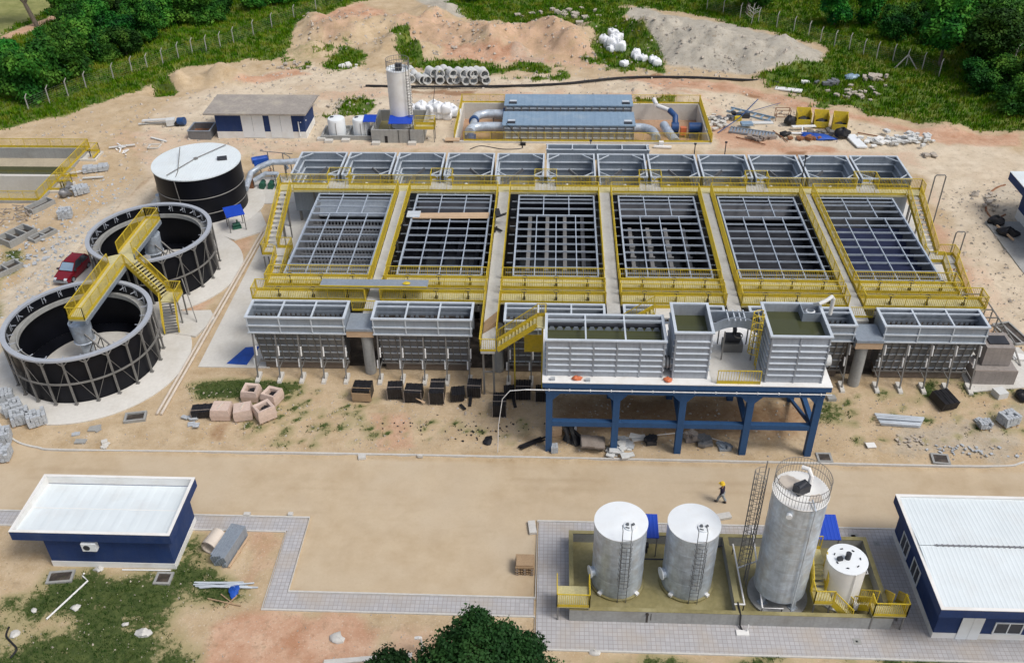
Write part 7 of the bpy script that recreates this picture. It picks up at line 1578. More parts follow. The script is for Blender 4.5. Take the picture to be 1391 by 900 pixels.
def black_crate(label, px, w, d, h, rz, straps=True, lean=0.0, lid=False):
    p = G(px, .02); t = thing('black_bundle', label, 'bundle', p, 'black bundles before the hoppers'); LOC[t.name] = None; t.rotation_euler[2] = rz; mb = MB(); n = 6
    for k in range(n):
        x0, x1 = -w/2+w*k/n, -w/2+w*(k+.93)/n; mb.hexa([(x0,-d/2,.12),(x1,-d/2,.12),(x1,d/2,.12),(x0,d/2,.12),(x0+lean,-d/2,h-.04*(k%2)),(x1+lean,-d/2,h-.04*(k%2)),(x1+lean,d/2,h-.03*((k+1)%2)),(x0+lean,d/2,h-.03*((k+1)%2))])
    part('stack', mb, 'black_plastic', t, False)
    m2 = MB()
    if straps:
        for y in ((-d*.2, d*.25) if d > 1.2 else (-d*.3,)):
            m2.box(-w/2-.02,w/2+.02,y-.022,y+.022,h+.0,h+.04)
        for s in (-1,1): m2.box(s*(w/2+.01)-.02,s*(w/2+.01)+.02,-d/2-.04,-d/2+.01,.1,h+.04)
    for x in (-w*.38,0,w*.38): m2.box(x-.05,x+.05,-d/2+.08,d/2,0,.11)
    if lid: m2.box(-w/2,w/2,-d/2-.06,-d/2-.001,.1,h*.75)
    part('crate_frame', m2, 'wood_grey' if not lid else 'wood', t, False)
black_crate('black topped wooden crate beside the round pillar, leftmost of the row', (494,538), 1.35, 1.2, 1.1, R(-2), True, 0, True)
black_crate('black bundle with a cross shaped strap, second from the left', (538,537), 1.1, 1.0, 1.05, R(3))
black_crate('wide black bundle with a plank leaning on its front', (563,541), 1.25, 1.1, 1.05, R(-3))
black_crate('tall strapped black bundle with two pale straps at the middle hopper', (595,540), 1.05, 1.7, 1.15, R(1))
black_crate('low shaggy black bundle without straps', (621,540), 1.0, 1.0, .75, R(8), False, .1)
black_crate('black bundle with drooping front strip beside the stair landing', (645,534), 1.0, 1.1, 1.0, R(-2))
black_crate('strapped black bundle standing forward of its row', (679,557), .95, 1.5, 1.2, R(1))
black_crate('loose black bundle behind the forward one', (692,538), .8, .8, .8, R(6), False)
black_crate('black bundle in a pale frame near the platform corner', (711,538), 1.1, 1.0, 1.2, R(0))
black_crate('dark bundle at the left platform column', (735,541), .8, 1.0, .9, R(0))
black_crate('black bundle on a low wooden frame beside the pink pallets', (277,563), 1.5, .9, .7, R(8))
black_crate('tilted black bundle on the weeds at the right hopper', (1280,548), 1.2, 1.6, .7, R(15), False, .15)
mb = MB(); mb.bar(G((552,532),.8), G((577,547),.25), .14, .05); single('plank', mb, 'plywood', 'pale plank leaning against the wide black bundle', 'plank', G((565,540)))
mb = MB()
for a, b in (((625,548),(632,556)),((640,535),(638,552)),((697,540),(700,552))): mb.bar(G(a,.2), G(b,.05), .22, .06)
t = thing('strip_scraps', 'loose black strips hanging off the bundles at the hoppers', 'strips', G((640,545))); part('strip', mb, 'black_plastic', t, n=1)
mb = MB(); rg = random.Random(9)
for k in range(9): mb.bar(G((708+rg.uniform(-4,4),608+rg.uniform(-3,3)),.08+.03*k%.2), G((738+rg.uniform(-6,6),595+rg.uniform(-4,4)),.1+.02*k), .12, .05)
single('black_tube_bundle', mb, 'black_plastic', 'bundle of black tubes lying at the left platform column', 'bundle', G((722,602)))
mb = MB(); mb.blob(G((663,597),.1),.3,.45,.12,4,.4); single('black_coil', mb, 'black_plastic', 'small black coil on the sand between hoppers and road', 'coil', G((663,597)))
# scrap below the platform
mb = MB()
for k in range(10): a = G((770+rg.uniform(-3,10),574+rg.uniform(-4,4)), .9); b = G((766+k*3.5,606-abs(k-5)*1.5), .06); mb.bar(a, b, .24, .06)
single('black_sheets', mb, 'black_plastic', 'black plastic sheets leaning under the left of the platform', 'sheets', G((778,590)))
mb = MB()
for k in range(8):
    for q in range(3): mb.cbox(G((795+q*10,601-k*.3),.08+.1*k)+Vector((rg.uniform(-.05,.05),rg.uniform(-.1,.1),0)), .62,1.1,.08,rg.uniform(-.05,.05))
t = thing('timber_stack', 'stack of old boards beside the second platform column', 'stack', G((806,598))); part('board', mb, 'wood_grey', t, n=1)
mb = MB(); mb.cbox(G((752,587)),1.0,.9,.7,.2); mb.cbox(G((750,586),.7),.4,.4,.25,.5); single('carton', mb, 'plywood', 'torn brown cardboard carton under the left of the platform', 'carton', G((752,587)))
for k,(x,y,w,d,h,r_) in enumerate([(753,612,.45,.5,.5,.1)]):
    mb = MB()
    for q in range(3): mb.cbox(G((x-3+q*3,y)), .16,d,h,r_)
    single('block_stack', mb, 'block_grey', 'small upright grey blocks at the foot of the left platform column', 'blocks', G((x,y)))
def slabs(label, px, n, spread, seed, m_='concrete', s=.6):
    rg = random.Random(seed)
    for k in range(n):
        q = G((px[0]+rg.uniform(-1,1)*spread,px[1]+rg.uniform(-1,1)*spread*.7), .02+.09*(k//3)+.007*(k%3)); mb = MB(); mb.cbox((0,0,0), s*rg.uniform(.7,1.1), s*rg.uniform(.5,.9), .09)
        single('broken_tile', mb, m_, label, 'slab', q, None if n == 1 else label+' group', rz=rg.uniform(-.6,.6), world=False)
slabs('pale broken slab in the pile beside the second platform column', (843,610), 16, 14, 1, 'pipe_concrete'); slabs('grey slab heaped behind the second platform column', (848,600), 9, 8, 2, 'block_grey')
slabs('white slab stacked under the middle of the platform', (866,594), 3, 3, 3, 'white_wall', .8); slabs('grey stone scattered beside the long pipe end near the pallets', (258,573), 7, 9, 5, 'block_grey', .5); slabs('grey kerb stone lying by the nearest round tank', (129,581), 3, 4, 6, 'concrete_grey', .7)
slabs('single grey kerb stone near the road corner', (110,600), 1, 1, 7, 'concrete_grey', .8); slabs('flat pale stone near the road kerb below the round tank', (145,604), 4, 5, 8, 'concrete', .5); slabs('broken tile piece on weeds beside the small block pallet', (1334,572), 5, 6, 9, 'block_grey', .5)
slabs('grey stone on the soil below the broken kerb stones', (103,588), 2, 3, 17, 'block_grey', .5)
for (x,y,lab,m_,w,h) in [(884,601,'dark drum and grey box under the platform','steel_dark',.8,.7),(937,598,'tied grey wire bundle beside the middle platform column','grey_wrap',.75,1.0),(957,602,'pallet of grey metal parts under the platform','steel_panel',1.1,.55),(984,608,'heap of shiny metal offcuts under the platform','steel',.9,.45)]:
    p = G((x,y)); mb = MB(); rg = random.Random(x)
    for k in range(9): mb.cbox(p+Vector((rg.uniform(-.4,.4)*w,rg.uniform(-.35,.35)*w,rg.uniform(0,h*.5))), w*rg.uniform(.25,.6), w*rg.uniform(.25,.6), h*rg.uniform(.25,.5), rg.uniform(0,3))
    mb.cbox(p, w*.9, w*.7, h*.4, .1); single('scrap_heap', mb, m_, lab, 'scrap', p)
mb = MB(); mb.path([G((840,595),.2),G((915,588),.4),G((935,587),.5)],.03,5); mb.path([G((940,587),.5),G((985,600),.1)],.03,5); single('thin_rods', mb, 'pvc_white', 'thin white rods lying under the blue platform', 'rods', G((900,590)))
# steel sections at right
mb = MB()
for k in range(7):
    z = .1+.1*(k%3); a, b = G((1188+k*1.5,562+k*2.2), z), G((1256-k*1.0,566+k*2.0), z); mb.bar(a, b, .14, .09)
t = thing('section_stack', 'stack of long galvanised steel sections on the bare soil', 'sections', G((1220,570))); part('section', mb, 'steel_bright', t, n=1)
def block_pallet(label, px, w, d, h, rz, group='pallets of grey paving blocks', m_='block_grey'):
    p = G(px); t = thing('block_pallet', label, 'pallet', p, group); LOC[t.name] = None; t.rotation_euler[2] = rz; mb = MB(); rg = random.Random(int(px[0]*7+px[1])); nz_ = max(2,int(h/.2)); n = 5
    for z in range(nz_):
        for i in range(n):
            for j in range(n-1):
                if rg.random() < (.12 if z == nz_-1 else 0): continue
                x, y = -w/2+w*(i+.5)/n, -d/2+d*(j+.5)/(n-1); mb.cbox((x+rg.uniform(-.03,.03),y+rg.uniform(-.03,.03),.12+z*h/nz_), w/n*.93, d/(n-1)*.92, h/nz_*.93, rg.uniform(-.06,.06))
    part('blocks', mb, m_, t, False); m2 = MB()
    for x in (-w*.4,0,w*.4): m2.box(x-.06,x+.06,-d/2,d/2,0,.12)
    part('pallet', m2, 'wood', t, False)
block_pallet('neat pallet of grey hollow blocks at far right of the weeds', (1368,574), 1.2, 1.0, .75, R(22)); block_pallet('small pallet of broken grey blocks left of the neat pallet', (1336,580), .85, .7, .45, R(8))
for a in [('pallet of grey blocks by the kerb corner, upper left of four',(8,545)),('pallet of grey blocks beside the nearest round tank slab, middle left',(20,560)),('pallet of grey blocks beside the nearest round tank, lower left',(30,572)),('pallet of grey blocks beside the nearest round tank, lower right',(52,574))]: block_pallet(a[0], a[1], 1.25, 1.1, .85, R(28+a[1][0]%7))
block_pallet('pallet of grey blocks cut by the left picture edge, upper of two',(4,600),1.3,1.1,.9,R(20)); block_pallet('pallet of grey blocks cut by the left picture edge, lower of two',(3,622),1.3,1.1,.8,R(10))
block_pallet('pallet of grey blocks on the sand beside the left track, lower one',(90,295),1.2,1.1,.85,R(15)); block_pallet('pallet of grey blocks beside the yellow railed pit',(111,262),1.5,1.2,.7,R(35)); block_pallet('row of grey concrete blocks behind the yellow railed pit',(131,232),2.6,1.1,.5,R(18))
mb = MB(); rg = random.Random(3)
for k in range(14): a = G((164+rg.uniform(-9,9),203+rg.uniform(-5,5)),.1); mb.bar(a, a+Vector((rg.uniform(-.8,.8),rg.uniform(-.8,.8),.15)), .12, .06)
single('white_scrap', mb, 'pvc_white', 'heap of white scrap strips left of the white roofed tank', 'scrap', G((164,203)))
mb = MB()
for a, b in (((148,200),(183,196)),((205,186),(226,192)),((188,168),(235,165)),((112,241),(140,240)),((90,236),(112,232)),((95,256),(120,258))): mb.bar(G(a,.2),G(b,.2),.25,.1)
t = thing('board_scatter', 'pale boards scattered on the sand behind the white roofed tank', 'boards', G((190,190))); part('board', mb, 'pipe_concrete', t, n=1)
t = thing('square_frame', 'pale square frame lying on the ground left of the white roofed tank', 'frame', G((210,199))); p = G((210,199),.05); mb = MB()
for a,b in (((-.6,-.5),(.6,-.5)),((.6,-.5),(.6,.5)),((.6,.5),(-.6,.5)),((-.6,.5),(-.6,-.5))): mb.bar(p+Vector((*a,0)),p+Vector((*b,0)),.14,.1)
part('frame', mb, 'concrete', t)
p = G((240,170)); t = thing('site_mixer', 'pale and blue machine beside the open steel box', 'machine', p); mb = MB(); mb.cbox(p+Vector((-.6,0,.1)),1.0,.9,.7,.3); mb.bar(p+Vector((-4,.1,.5)),p+Vector((-.8,.1,.7)),.5,.15); part('body', mb, 'pipe_concrete', t); mb = MB(); mb.tube(p+Vector((.3,0,.5)),p+Vector((1.1,-.1,.6)),.45,12); part('drum', mb, 'pump_blue', t); mb = MB(); mb.tube(p+Vector((.2,-.4,.3)),p+Vector((.2,.4,.3)),.3,12); part('wheel', mb, 'tyre', t)
mb = MB(); rg = random.Random(6)
for k in range(26): a = G((26+rg.uniform(-24,20),290+rg.uniform(-10,10)),.1+rg.random()*.5); mb.bar(a, a+Vector((rg.uniform(-1,1),rg.uniform(-1,1),rg.uniform(-.2,.4))), .10, .06)
single('wood_scraps', mb, 'wood_grey', 'tangle of dark wood scraps below the yellow railed pit', 'scrap', G((26,290)))
mb = MB(); mb.blob(G((88,262),.4),.6,.5,.5,5,.4); mb.blob(G((92,252),.4),.4,.6,.4,6,.4); single('dark_pump', mb, 'steel_panel', 'dark machinery heap beside the yellow railed pit', 'machine', G((88,262)))
# pallet on the sandy yard
p = G((713,772)); t = thing('crate_stack', 'stack of brown wooden pallets on the sandy yard edge', 'pallets', p); LOC[t.name] = None
for z in range(3):
    mb = MB()
    for k in range(7): x = -.5+k*1.0/6; mb.box(x-.06,x+.06,-.5,.5,.12+z*.22,.16+z*.22)
    part('deck_boards', mb, 'wood', t, False); mb = MB()
    for y in (-.45,0,.45):
        for x in (-.44,0,.44): mb.box(x-.07,x+.07,y-.05,y+.05,z*.22,.12+z*.22)
    part('blocks', mb, 'wood_grey', t, False)
mb = MB(); mb.cbox((0,0,.61),1.1,1.0,.12); mb.cbox((0,-.1,.74),1.0,.7,.1); part('bricks', mb, 'wood', t, False)
for (px, w, d, rz, lab) in [((723,717),.45,1.0,R(8),'grey kerb stone lying at the yard edge beside the paving'),((982,702),1.0,.45,R(14),'grey kerb stone on the road right of the white topped tanks'),((492,621),.5,.4,R(10),'grey stone on the road kerb between left and right'),((395,699),.3,.25,0,'small white stone on the path edge, right one'),((336,699),.4,.25,0,'small white stone on the path edge, left one'),((571,621),.35,.15,0,'small pale stone at the road kerb in the middle')]:
    p = G(px,.03); mb = MB(); mb.cbox(p,w,d,.18,rz); single('kerb_stone', mb, 'kerb_concrete', lab, 'stone', p)
# foreground left
p = at(290,735,.55); mb = MB(); d = Vector((.28,.95,0)).normalized(); a = p-d*.55; b = p+d*.65
mb.tube(a,b,.5,28,caps=False); mb.tube(a,b,.43,28,caps=False)
for q in range(28):
    pass
single('large_pipe', mb, 'pvc_beige', 'short fat beige pipe beside the blue building', 'pipe', (p.x,p.y,.05))
q0 = at(313,745,.1); t = thing('profile_stack', 'tall stack of shiny galvanised roof profiles beside the beige pipe', 'stack', (q0.x,q0.y,.05)); mb = MB(); d = Vector((.22,1,0)).normalized(); s = Vector((d.y,-d.x,0))
for k in range(7):
    for r_ in range(5):
        o_ = Vector((q0.x,q0.y,.12+r_*.17))+s*(-.42+k*.14); mb.bar(o_-d*(1.25+.04*((k*3+r_)%4)), o_+d*1.3, .125, .15)
part('profiles', mb, 'steel', t); mb = MB(); mb.bar(Vector((q0.x,q0.y,.1))+s*.62-d*1.3, Vector((q0.x,q0.y,.1))+s*.62+d*1.2, .12,.1); mb.bar(Vector((q0.x,q0.y,.03))-s*.6, Vector((q0.x,q0.y,.03))+s*.7, .1,.1); part('bearer', mb, 'plywood', t)
mb = MB(); rg = random.Random(4)
for k in range(10): a = G((264+rg.uniform(-2,8),789+rg.uniform(0,10)),.06+.05*(k%3)); b = G((330+rg.uniform(-20,24),789+rg.uniform(0,10)),.06+.05*(k%3)); mb.bar(a,b,.07,.06)
t = thing('rod_pile', 'pile of long metal rods on the grass below the roof profiles', 'rods', G((300,795))); part('rod', mb, 'steel_bright', t, n=1)
mb = MB(); mb.blob(G((318,802),.12),.3,.45,.15,2,.4,rot=.4); single('blue_sack', mb, 'tarp_blue', 'small blue sack on the pile of metal rods', 'sack', G((318,802)))
mb = MB(); mb.bar(G((282,812),.06),G((327,822),.06),.07); mb.bar(G((305,824),.1),G((322,808),.12),.07); mb.bar(G((300,806),.06),G((318,820),.06),.06); single('timber_cross', mb, 'wood', 'crossed brown timbers on the grass below the metal rods', 'timber', G((305,816)))
mb = MB(); mb.path([G((63,840),.08),G((119,788),.08),G((112,781),.08),G((114,778),.3)],.055,8); single('white_pipe', mb, 'pvc_white', 'white angled drain pipe lying on the grass before the blue building', 'pipe', G((90,815)))
mb = MB(); mb.path([G((166,773),.08),G((232,774),.08)],.045,8); single('white_pipe', mb, 'pvc_white', 'straight white pipe along the front wall of the blue building', 'pipe', G((200,773)))
mb = MB(); mb.path(spline([G((12,850),.06),G((8,862),.06),G((16,872),.06),G((22,880),.06),G((14,892),.06)],5),.06,7); single('black_hose', mb, 'black_plastic', 'black hose snaking through the grass at lower left', 'hose', G((15,870)))
for (px,sz,lab) in [((195,859),.42,'large pale stone in the grass at lower left'),((20,860),.32,'pale stone beside the black hose'),((170,847),.18,'small white stone in the grass left of the large one'),((103,824),.28,'pale stone in the grass beside the white angled pipe'),((134,772),.28,'white block at the front wall of the blue building'),((458,866),.45,'white stone on the bare soil left of the large dark tree'),((46,828),.2,'flat pale stone in the grass at far left'),((808,885),.3,'pale square stone below the paving'),((300,733),.2,'white rubble before the fat beige pipe')]:
    p = G(px,.05); mb = MB(); mb.blob(p,sz,sz*.8,sz*.45,int(px[0]),.3,9,7); single('stone', mb, 'kerb_concrete', lab, 'stone', p)
mb = MB(); b = at(574,886,0); mb.tube((b.x,b.y,0),(b.x,b.y,1.3),.06,8); mb.path([(b.x,b.y,1.3),(b.x-.1,b.y-.1,1.45),(b.x-.3,b.y-.1,1.4)],.09,7); single('vent_post', mb, 'pvc_white', 'small white bent vent post left of the large dark tree', 'post', (b.x,b.y,0))
mb = MB(); a, b = G((440,899),.05), G((560,889),.05); mb.bar(a, b, .3, .1); single('kerb_strip', mb, 'kerb_concrete', 'pale concrete kerb strip at the bottom edge left of the tree', 'kerb', a)
mb = MB(); p = G((1183,605),.05); mb.cbox(p,.62,.5,.05,.1); single('white_tile', mb, 'white_wall', 'white square tile lying on bare soil right of the platform', 'tile', p)
mb = MB(); p = G((1357,537)); mb.cbox(p,.8,.8,.5,.3); single('white_crate', mb, 'pipe_concrete', 'white open crate on the weeds at far right', 'crate', p)
mb = MB(); p = G((1388,541)); mb.blob(p+Vector((0,0,.25)),.5,.6,.4,3,.3); single('dark_bag', mb, 'black_plastic', 'dark bag cut by the right edge among the weeds', 'bag', p)
mb = MB(); p = G((1129,542)); mb.cbox(p,.6,.5,.25,.1); single('concrete_cube', mb, 'concrete_grey', 'small grey concrete block right of the platform', 'block', p)
mb = MB(); mb.box(30.95,34.0,55.3,57.3,.07,1.25); t = thing('wrapped_box', 'wide grey wrapped box on the slab, under the smaller one', 'box', (32.4,55.6,.07)); part('wrap', mb, 'grey_wrap', t); mb = MB(); mb.box(30.95,34.0,55.32,55.4,1.26,1.3); part('lid_edge', mb, 'wood_grey', t)
t = thing('wrapped_box', 'smaller grey wrapped box standing on the wide wrapped box', 'box', (32.6,56.9,1.31)); mb = MB(); mb.box(31.6,33.6,56.0,57.9,1.31,2.9); part('wrap', mb, 'grey_wrap', t); mb = MB(); mb.box(31.9,33.3,56.4,57.4,2.91,3.0); part('cover', mb, 'steel_dark', t)
mb = MB(); mb.prism([(-24.9,56.3),(-24.0,58.4),(-22.9,58.6),(-23.3,56.2)],.062,.09); single('blue_sheet', mb, 'tarp_blue', 'blue sheet lying on the slab under the leftmost hopper', 'sheet', (-23.8,57.3,.06))
mb = MB(); mb.prism([tuple(at(1372,480)[:2]),tuple(at(1391,484)[:2]),tuple(at(1400,492)[:2]),tuple(at(1376,490)[:2])],.1,.2); single('white_sheet', mb, 'white_wall', 'white sheet on the ground right of the wrapped boxes', 'sheet', at(1380,486))
mb = MB(); rg = random.Random(8)
for k in range(30): y = rg.uniform(57,66); p = Vector((33.2+rg.uniform(-.3,1.6)+ (66-y)*.08,y,.1)); mb.bar(p,p+Vector((rg.uniform(-.1,.1),rg.uniform(1.2,2.2),rg.uniform(0,.5))),.1,.08)
for k in range(7): mb.bar((33.0,58+k*1.1,1.9),(34.6,58+k*1.1,1.9),.08); mb.bar((34.6,58+k*1.1,.07),(34.6,58+k*1.1,1.9),.08)
mb.bar((34.6,57.8,1.9),(34.6,65,1.9),.08); single('steel_rack', mb, 'frame_grey', 'grey steel rack frame along the right end of the front catwalks', 'rack', (34,61,.07))
# rear right scrap yard
def bin_(label, px, w, d, h, rz):
    p = G(px); t = thing('yellow_skip', label, 'skip', p, 'yellow skips in the scrap yard'); LOC[t.name] = None; t.rotation_euler[2] = rz; mb = MB()
    mb.box(-w/2,w/2,-d/2,-d/2+.06,.15,h*.5); mb.hexa([(-w/2,d/2-.3,.15),(w/2,d/2-.3,.15),(w/2,d/2-.24,.15),(-w/2,d/2-.24,.15),(-w/2,d/2,h),(w/2,d/2,h),(w/2,d/2+.06,h),(-w/2,d/2+.06,h)])
    for s in (-w/2,w/2-.06): mb.box(s,s+.06,-d/2+.06,d/2,.15,h*.9)
    mb.box(-w/2+.06,w/2-.06,-d/2+.06,d/2-.3,.15,.2); part('body', mb, 'yellow_paint', t, False); m2 = MB()
    for x in (-w/2+.1,w/2-.1):
        for y in (-d/2+.1,d/2-.1): m2.box(x-.06,x+.06,y-.06,y+.06,0,.15)
    m2.blob((.1,.1,.5),w*.42,d*.36,.35,2,.3); part('contents', m2, 'steel_dark', t, False)
bin_('yellow skip, left of three in the scrap yard',(1090,168),1.6,1.5,1.7,R(-6)); bin_('yellow skip, middle of three in the scrap yard',(1114,171),1.6,1.5,1.7,R(-8)); bin_('rusty dark yellow skip, right of three in the scrap yard',(1139,176),1.6,1.5,1.9,R(-12))
def grate(label, a, b, w, m_, rung=12, name='steel_ladder', cat='ladder'):
    A, B = G(a,.15), G(b,.15); d = (B-A).normalized(); s = Vector((-d.y,d.x,0))*w/2; mb = MB(); mb.bar(A+s,B+s,.1,.2); mb.bar(A-s,B-s,.1,.2)
    for k in range(rung): q = A.lerp(B,(k+.5)/rung); mb.bar(q-s,q+s,.22,.05)
    single(name, mb, m_, label, cat, A)
grate('long grey steel ladder section lying in the scrap yard', (991,176), (1052,184), 1.3, 'steel', 14); grate('pale blue steel frame lying behind the ladder section', (990,148), (1050,162), 1.2, 'sheet_blue', 6, 'steel_grid', 'frame')
mb = MB(); p = G((1014,170),.3); mb.cbox(p,1.3,.9,.25,.1); single('blue_box', mb, 'sheet_blue', 'pale blue box on the long grey ladder section', 'box', p)
mb = MB(); mb.bar(G((1008,167),.1),G((1050,166),.1),.7,.1); single('board', mb, 'pipe_concrete', 'pale board lying between the steel frame and ladder', 'board', G((1030,167)))
mb = MB(); p = G((1006,160)); mb.cbox(p,2.0,.6,.5,-.1); mb.cbox(p+Vector((-.9,0,.5)),.5,.6,.2); single('dark_beam', mb, 'steel_dark', 'dark beam with yellow foot in the scrap yard', 'beam', p)
mb = MB(); mb.cbox(G((1002,164)),.8,.5,.5); single('yellow_box', mb, 'yellow_paint', 'small yellow box below the dark beam', 'box', G((1002,164)))
mb = MB(); p = G((1062,162)); 
for x in (-.8,.8):
    for y in (-.4,.4): mb.bar(p+Vector((x,y,0)),p+Vector((x,y,1.3)),.06)
for z in (.5,1.3):
    for y in (-.4,.4): mb.bar(p+Vector((-.8,y,z)),p+Vector((.8,y,z)),.06)
    for x in (-.8,.8): mb.bar(p+Vector((x,-.4,z)),p+Vector((x,.4,z)),.06)
single('tube_cage', mb, 'rust', 'rusty tube frame left of the yellow skips', 'frame', p)
mb = MB(); mb.path([G((975,180),.1),G((1005,160),1.2),G((1030,134),.3)],.06,5); mb.path([G((995,158),.6),G((1060,140),.2)],.04,5); single('blue_pole', mb, 'pump_blue', 'thin blue poles leaning across the scrap yard', 'poles', G((1000,160)))
for (px,w,d,h,m_,lab,c_,s_) in [((1072,170),1.0,1.2,1.1,'black_plastic','black bag standing left of the yellow skips','bag',1),((1066,185),1.1,.7,.5,'black_plastic','small black box below the yellow skips','box',2),((1142,187),1.4,1.2,1.2,'black_plastic','large black bag right of the blue tarpaulin','bag',3)]:
    p = G(px); mb = MB(); mb.blob(p+Vector((0,0,h*.45)),w*.6,d*.55,h*.55,s_,.3); single('black_bag', mb, m_, lab, c_, p)
mb = MB(); p = G((1110,187)); mb.blob(p+Vector((0,0,.15)),2.0,.7,.3,5,.3,16,7,rot=-.25); single('blue_tarpaulin', mb, 'tarp_blue', 'crumpled blue tarpaulin in the scrap yard', 'tarpaulin', p)
mb = MB(); mb.bar(G((1076,172),.5),G((1108,170),.5),.5,.08); mb.bar(G((1090,180),.3),G((1090,172),.6),.12); mb.bar(G((1075,181),.2),G((1100,181),.2),.3,.1); single('white_rail', mb, 'pvc_white', 'white rail piece lying before the yellow skips', 'rail', G((1090,176)))
mb = MB(); p = G((1162,192),.15); mb.hexa([(p.x-.2,p.y-1.6,.1),(p.x+.9,p.y-1.6,.1),(p.x+.3,p.y+1.6,.1),(p.x-.8,p.y+1.6,.1),(p.x-.2,p.y-1.6,.25),(p.x+.9,p.y-1.6,.25),(p.x+.3,p.y+1.6,.3),(p.x-.8,p.y+1.6,.3)]); single('white_board', mb, 'white_paint', 'long white panel lying right of the black bag', 'panel', p)
def rubble(label, px, n, sx, sy, m_, seed, s=.5, h=.3, name='rubble'):
    rg = random.Random(seed); mb = MB(); c0 = G(px)
    for k in range(n):
        x, y = rg.gauss(0,.5)*sx, rg.gauss(0,.5)*sy; q = (c0.x+x, c0.y+y, hz(c0.x+x,c0.y+y)+rg.random()*h); d = (s*rg.uniform(.3,1.2), s*rg.uniform(.3,1.0), s*rg.uniform(.15,.5)); r_ = rg.uniform(0,3)
        if n >= 24: mb.cbox(q, *d, r_)
        else: m1 = MB(); m1.cbox((0,0,0), *d); single('scrap_piece', m1, m_, label, 'scrap', q, label+' group', rz=r_, world=False)
    if n >= 24: single(name, mb, m_, label, 'rubble', c0, kind='stuff')
rubble('heap of pale broken scrap at the right end of the scrap yard', (1225,192), 60, 3.0, 1.6, 'pipe_concrete', 1, .6, .5); rubble('white foam scrap beside the white board', (1188,195), 14, 1.6, .7, 'white_wall', 2, .7, .2); rubble('dark stone on the dirt behind the last open hopper', (1258,211), 12, 1.0, .5, 'stone', 3, .5, .2)
rubble('grey stone on the grass bank before the bent fence', (1190,110), 16, 1.4, .6, 'stone', 4, .9, .4); rubble('dark scrap piece on the grass bank beside the pale blue bag', (1130,116), 18, 1.6, .9, 'steel_panel', 5, .7, .3); rubble('pale rubble spread on the grass before the bank', (1160,128), 30, 3.0, 1.6, 'stone', 6, .6, .2); rubble('white foam block on the grass at the black pipe end', (1092,114), 5, .5, .4, 'white_wall', 7, .8, .2)
rubble('pale stones right of the sunken pit rail', (972,170), 30, 1.2, 2.4, 'concrete', 8, .55, .3); rubble('grey rubble at the lower right before the kerb', (1310,612), 40, 3.5, .7, 'block_grey', 9, .22, .08); rubble('grey gravel crumbs on soil right of the platform', (1240,598), 36, 2.0, .7, 'stone', 10, .18, .05); rubble('white rubbish piece in the weeds before the spoil heaps', (475,92), 12, 1.4, .6, 'white_wall', 11, .6, .3)
rubble('pale stones among weeds left of the far silo', (470,140), 24, 2.4, 1.6, 'stone', 12, .45, .1); rubble('small dark plastic bits on the sand before the black bundles', (630,585), 70, 5.0, 1.3, 'black_plastic', 13, .13, .02, 'plastic_bits'); rubble('grey rubble along the left track edge', (60,340), 40, 2.5, 4.5, 'block_grey', 14, .35, .08); rubble('rubble beside the far right building', (1345,275), 26, .9, 2.0, 'stone', 15, .4, .2)
rubble('pale boulders in the far grass between the spoil heaps', (770,20), 26, 6, 4, 'stone', 16, 1.0, .2); rubble('small stones beside the sandy heaps at upper left', (390,90), 24, 5, 1.5, 'stone', 18, .5, .1)
mb = MB(); p = G((1070,122),.1); mb.bar(p+Vector((-1.4,.6,0)),p+Vector((1.6,-.6,.1)),.9,.15); single('white_sheet', mb, 'pvc_white', 'torn white sheet on the grass below the black pipe', 'sheet', p)
mb = MB(); p = G((1157,105),.2); mb.blob(p,.9,.6,.4,2,.4); single('blue_bag', mb, 'sheet_blue', 'pale blue bag on the right grass bank', 'bag', p)
for k,(px,lab) in enumerate([((437,190),'small concrete box right of the flat roofed building'),((447,193),'low concrete box before the left white plastic tank'),((470,192),'low concrete box before the second white plastic tank'),((511,196),'low concrete box at the far silo basin corner'),((560,196),'white box at the far silo basin front')]):
    p = G(px); mb = MB(); mb.cbox(p,.9,.6,.3); mb.cbox(p+Vector((0,-.05,.28)),.5,.35,.03); single('valve_chamber', mb, 'concrete', lab, 'box', p)

# more scrap in the rear yard
for k,(px,n,sx,sy,m_,lab) in enumerate([((985,163),14,1.6,.8,'steel_panel','grey metal scrap beside the thin blue poles'),((1035,190),12,2.2,.6,'wood_grey','brown wood scrap in front of the long ladder section'),((1120,181),14,1.8,.6,'frame_grey','dark metal scrap before the yellow skips'),((1090,190),12,1.6,.5,'rust','rusty scrap beside the crumpled blue tarpaulin')]): rubble(lab, px, n, sx, sy, m_, 40+k, .7, .2)
for k,(a,b,lab) in enumerate([((1000,186),(1040,196),'thin rusty rod on the red soil of the scrap yard'),((1050,178),(1070,192),'thin rod beside the small black box in the scrap yard'),((1165,180),(1200,186),'thin rod behind the white foam scraps')]):
    mb = MB(); mb.bar(G(a,.1),G(b,.15),.09); single('metal_rod', mb, 'rust', lab, 'rod', G(a))

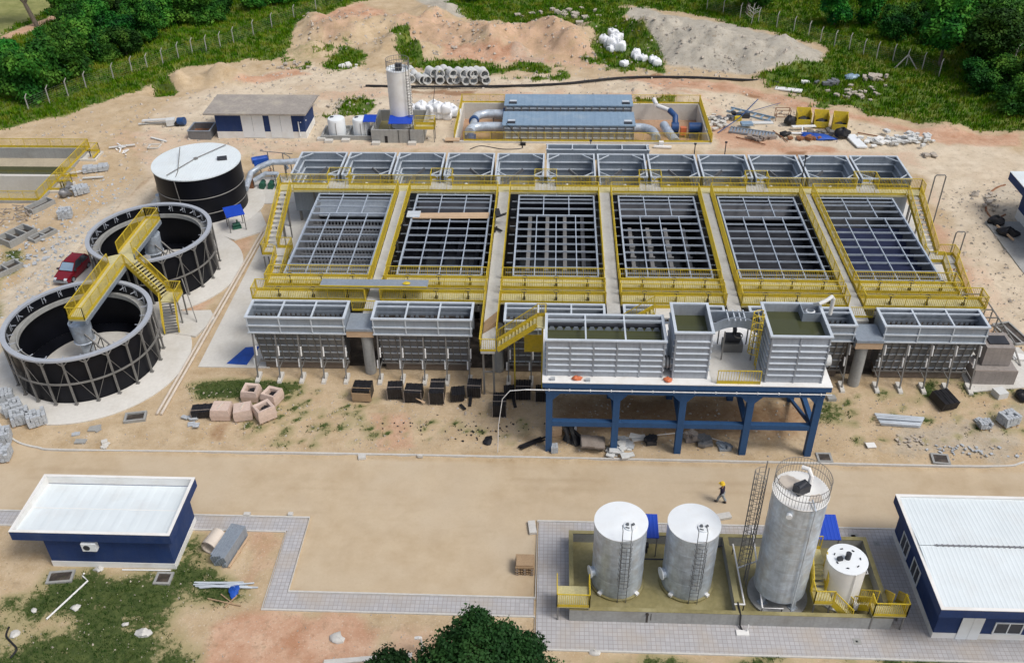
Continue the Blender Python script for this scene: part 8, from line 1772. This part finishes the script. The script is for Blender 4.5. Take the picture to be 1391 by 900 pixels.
# loose stones and clods over the bare soil: nobody could count them
def gravel(name, px, n, lo, hi, m_, label, seed):
    p = wp(px); rg = np.random.default_rng(seed); l_, h_ = p.min(0), p.max(0); q = rg.uniform(l_, h_, size=(n*3, 2)); q = q[sdist(q, p) > 0][:n]
    i = np.clip(np.searchsorted(GX, q[:,0]), 0, nx-1); j = np.clip(np.searchsorted(GY, q[:,1]), 0, ny-1); k = j*nx+i; ok = (FLATZ[k] < .97) & (ROADZ[k] < .2)
    for (xa, xb, ya, yb) in HOLES: ok &= ~((q[:,0] > xa-.2) & (q[:,0] < xb+.2) & (q[:,1] > ya-.2) & (q[:,1] < yb+.2))
    q, k = q[ok], k[ok]; mb = MB()
    for (x, y), kk in zip(q, k):
        s = lo+(hi-lo)*rg.random()**3; z = H0[kk]; a = rg.uniform(0, 6.28); c_, s_ = math.cos(a)*s, math.sin(a)*s; w = rg.uniform(.5,1)
        mb.add([(x+c_,y+s_,z-.02),(x-s_*w,y+c_*w,z-.02),(x-c_,y-s_,z-.02),(x+s_*w,y-c_*w,z-.02),(x+c_*.5,y+s_*.5,z+s*rg.uniform(.5,.9)),(x-c_*.4-s_*.2,y-s_*.4+c_*.2,z+s*rg.uniform(.4,.8))],[(0,1,4),(1,5,4),(1,2,5),(2,3,5),(3,4,5),(3,0,4)])
    single(name, mb, m_, label, 'gravel', (0,0,0), kind='stuff', ang=0)
gravel('gravel', [(240,520),(1391,530),(1391,625),(100,605),(60,580)], 2600, .03, .13, 'stone', 'small stones and clods over the soil before the hoppers', 5)
gravel('gravel', [(20,172),(420,90),(860,95),(1100,140),(1280,200),(900,205),(400,205),(180,235),(60,190)], 2600, .05, .30, 'stone', 'stones and clods over the rear dirt yard', 6)
gravel('gravel', [(400,20),(800,30),(1120,70),(1000,110),(640,80),(400,70)], 1800, .06, .34, 'stone', 'stones and clods on the spoil heaps', 7)
gravel('gravel', [(0,290),(110,230),(200,240),(60,440),(0,500)], 1200, .04, .22, 'block_grey', 'grey stones along the dirt track by the round tanks', 8)
gravel('gravel', [(0,790),(400,760),(620,840),(560,899),(0,899)], 420, .03, .09, 'stone', 'small stones in the rough ground by the blue building', 9)
gravel('gravel', [(1270,260),(1391,235),(1391,520),(1330,500)], 700, .04, .22, 'stone', 'stones over the bare soil beside the basins and far building', 10)
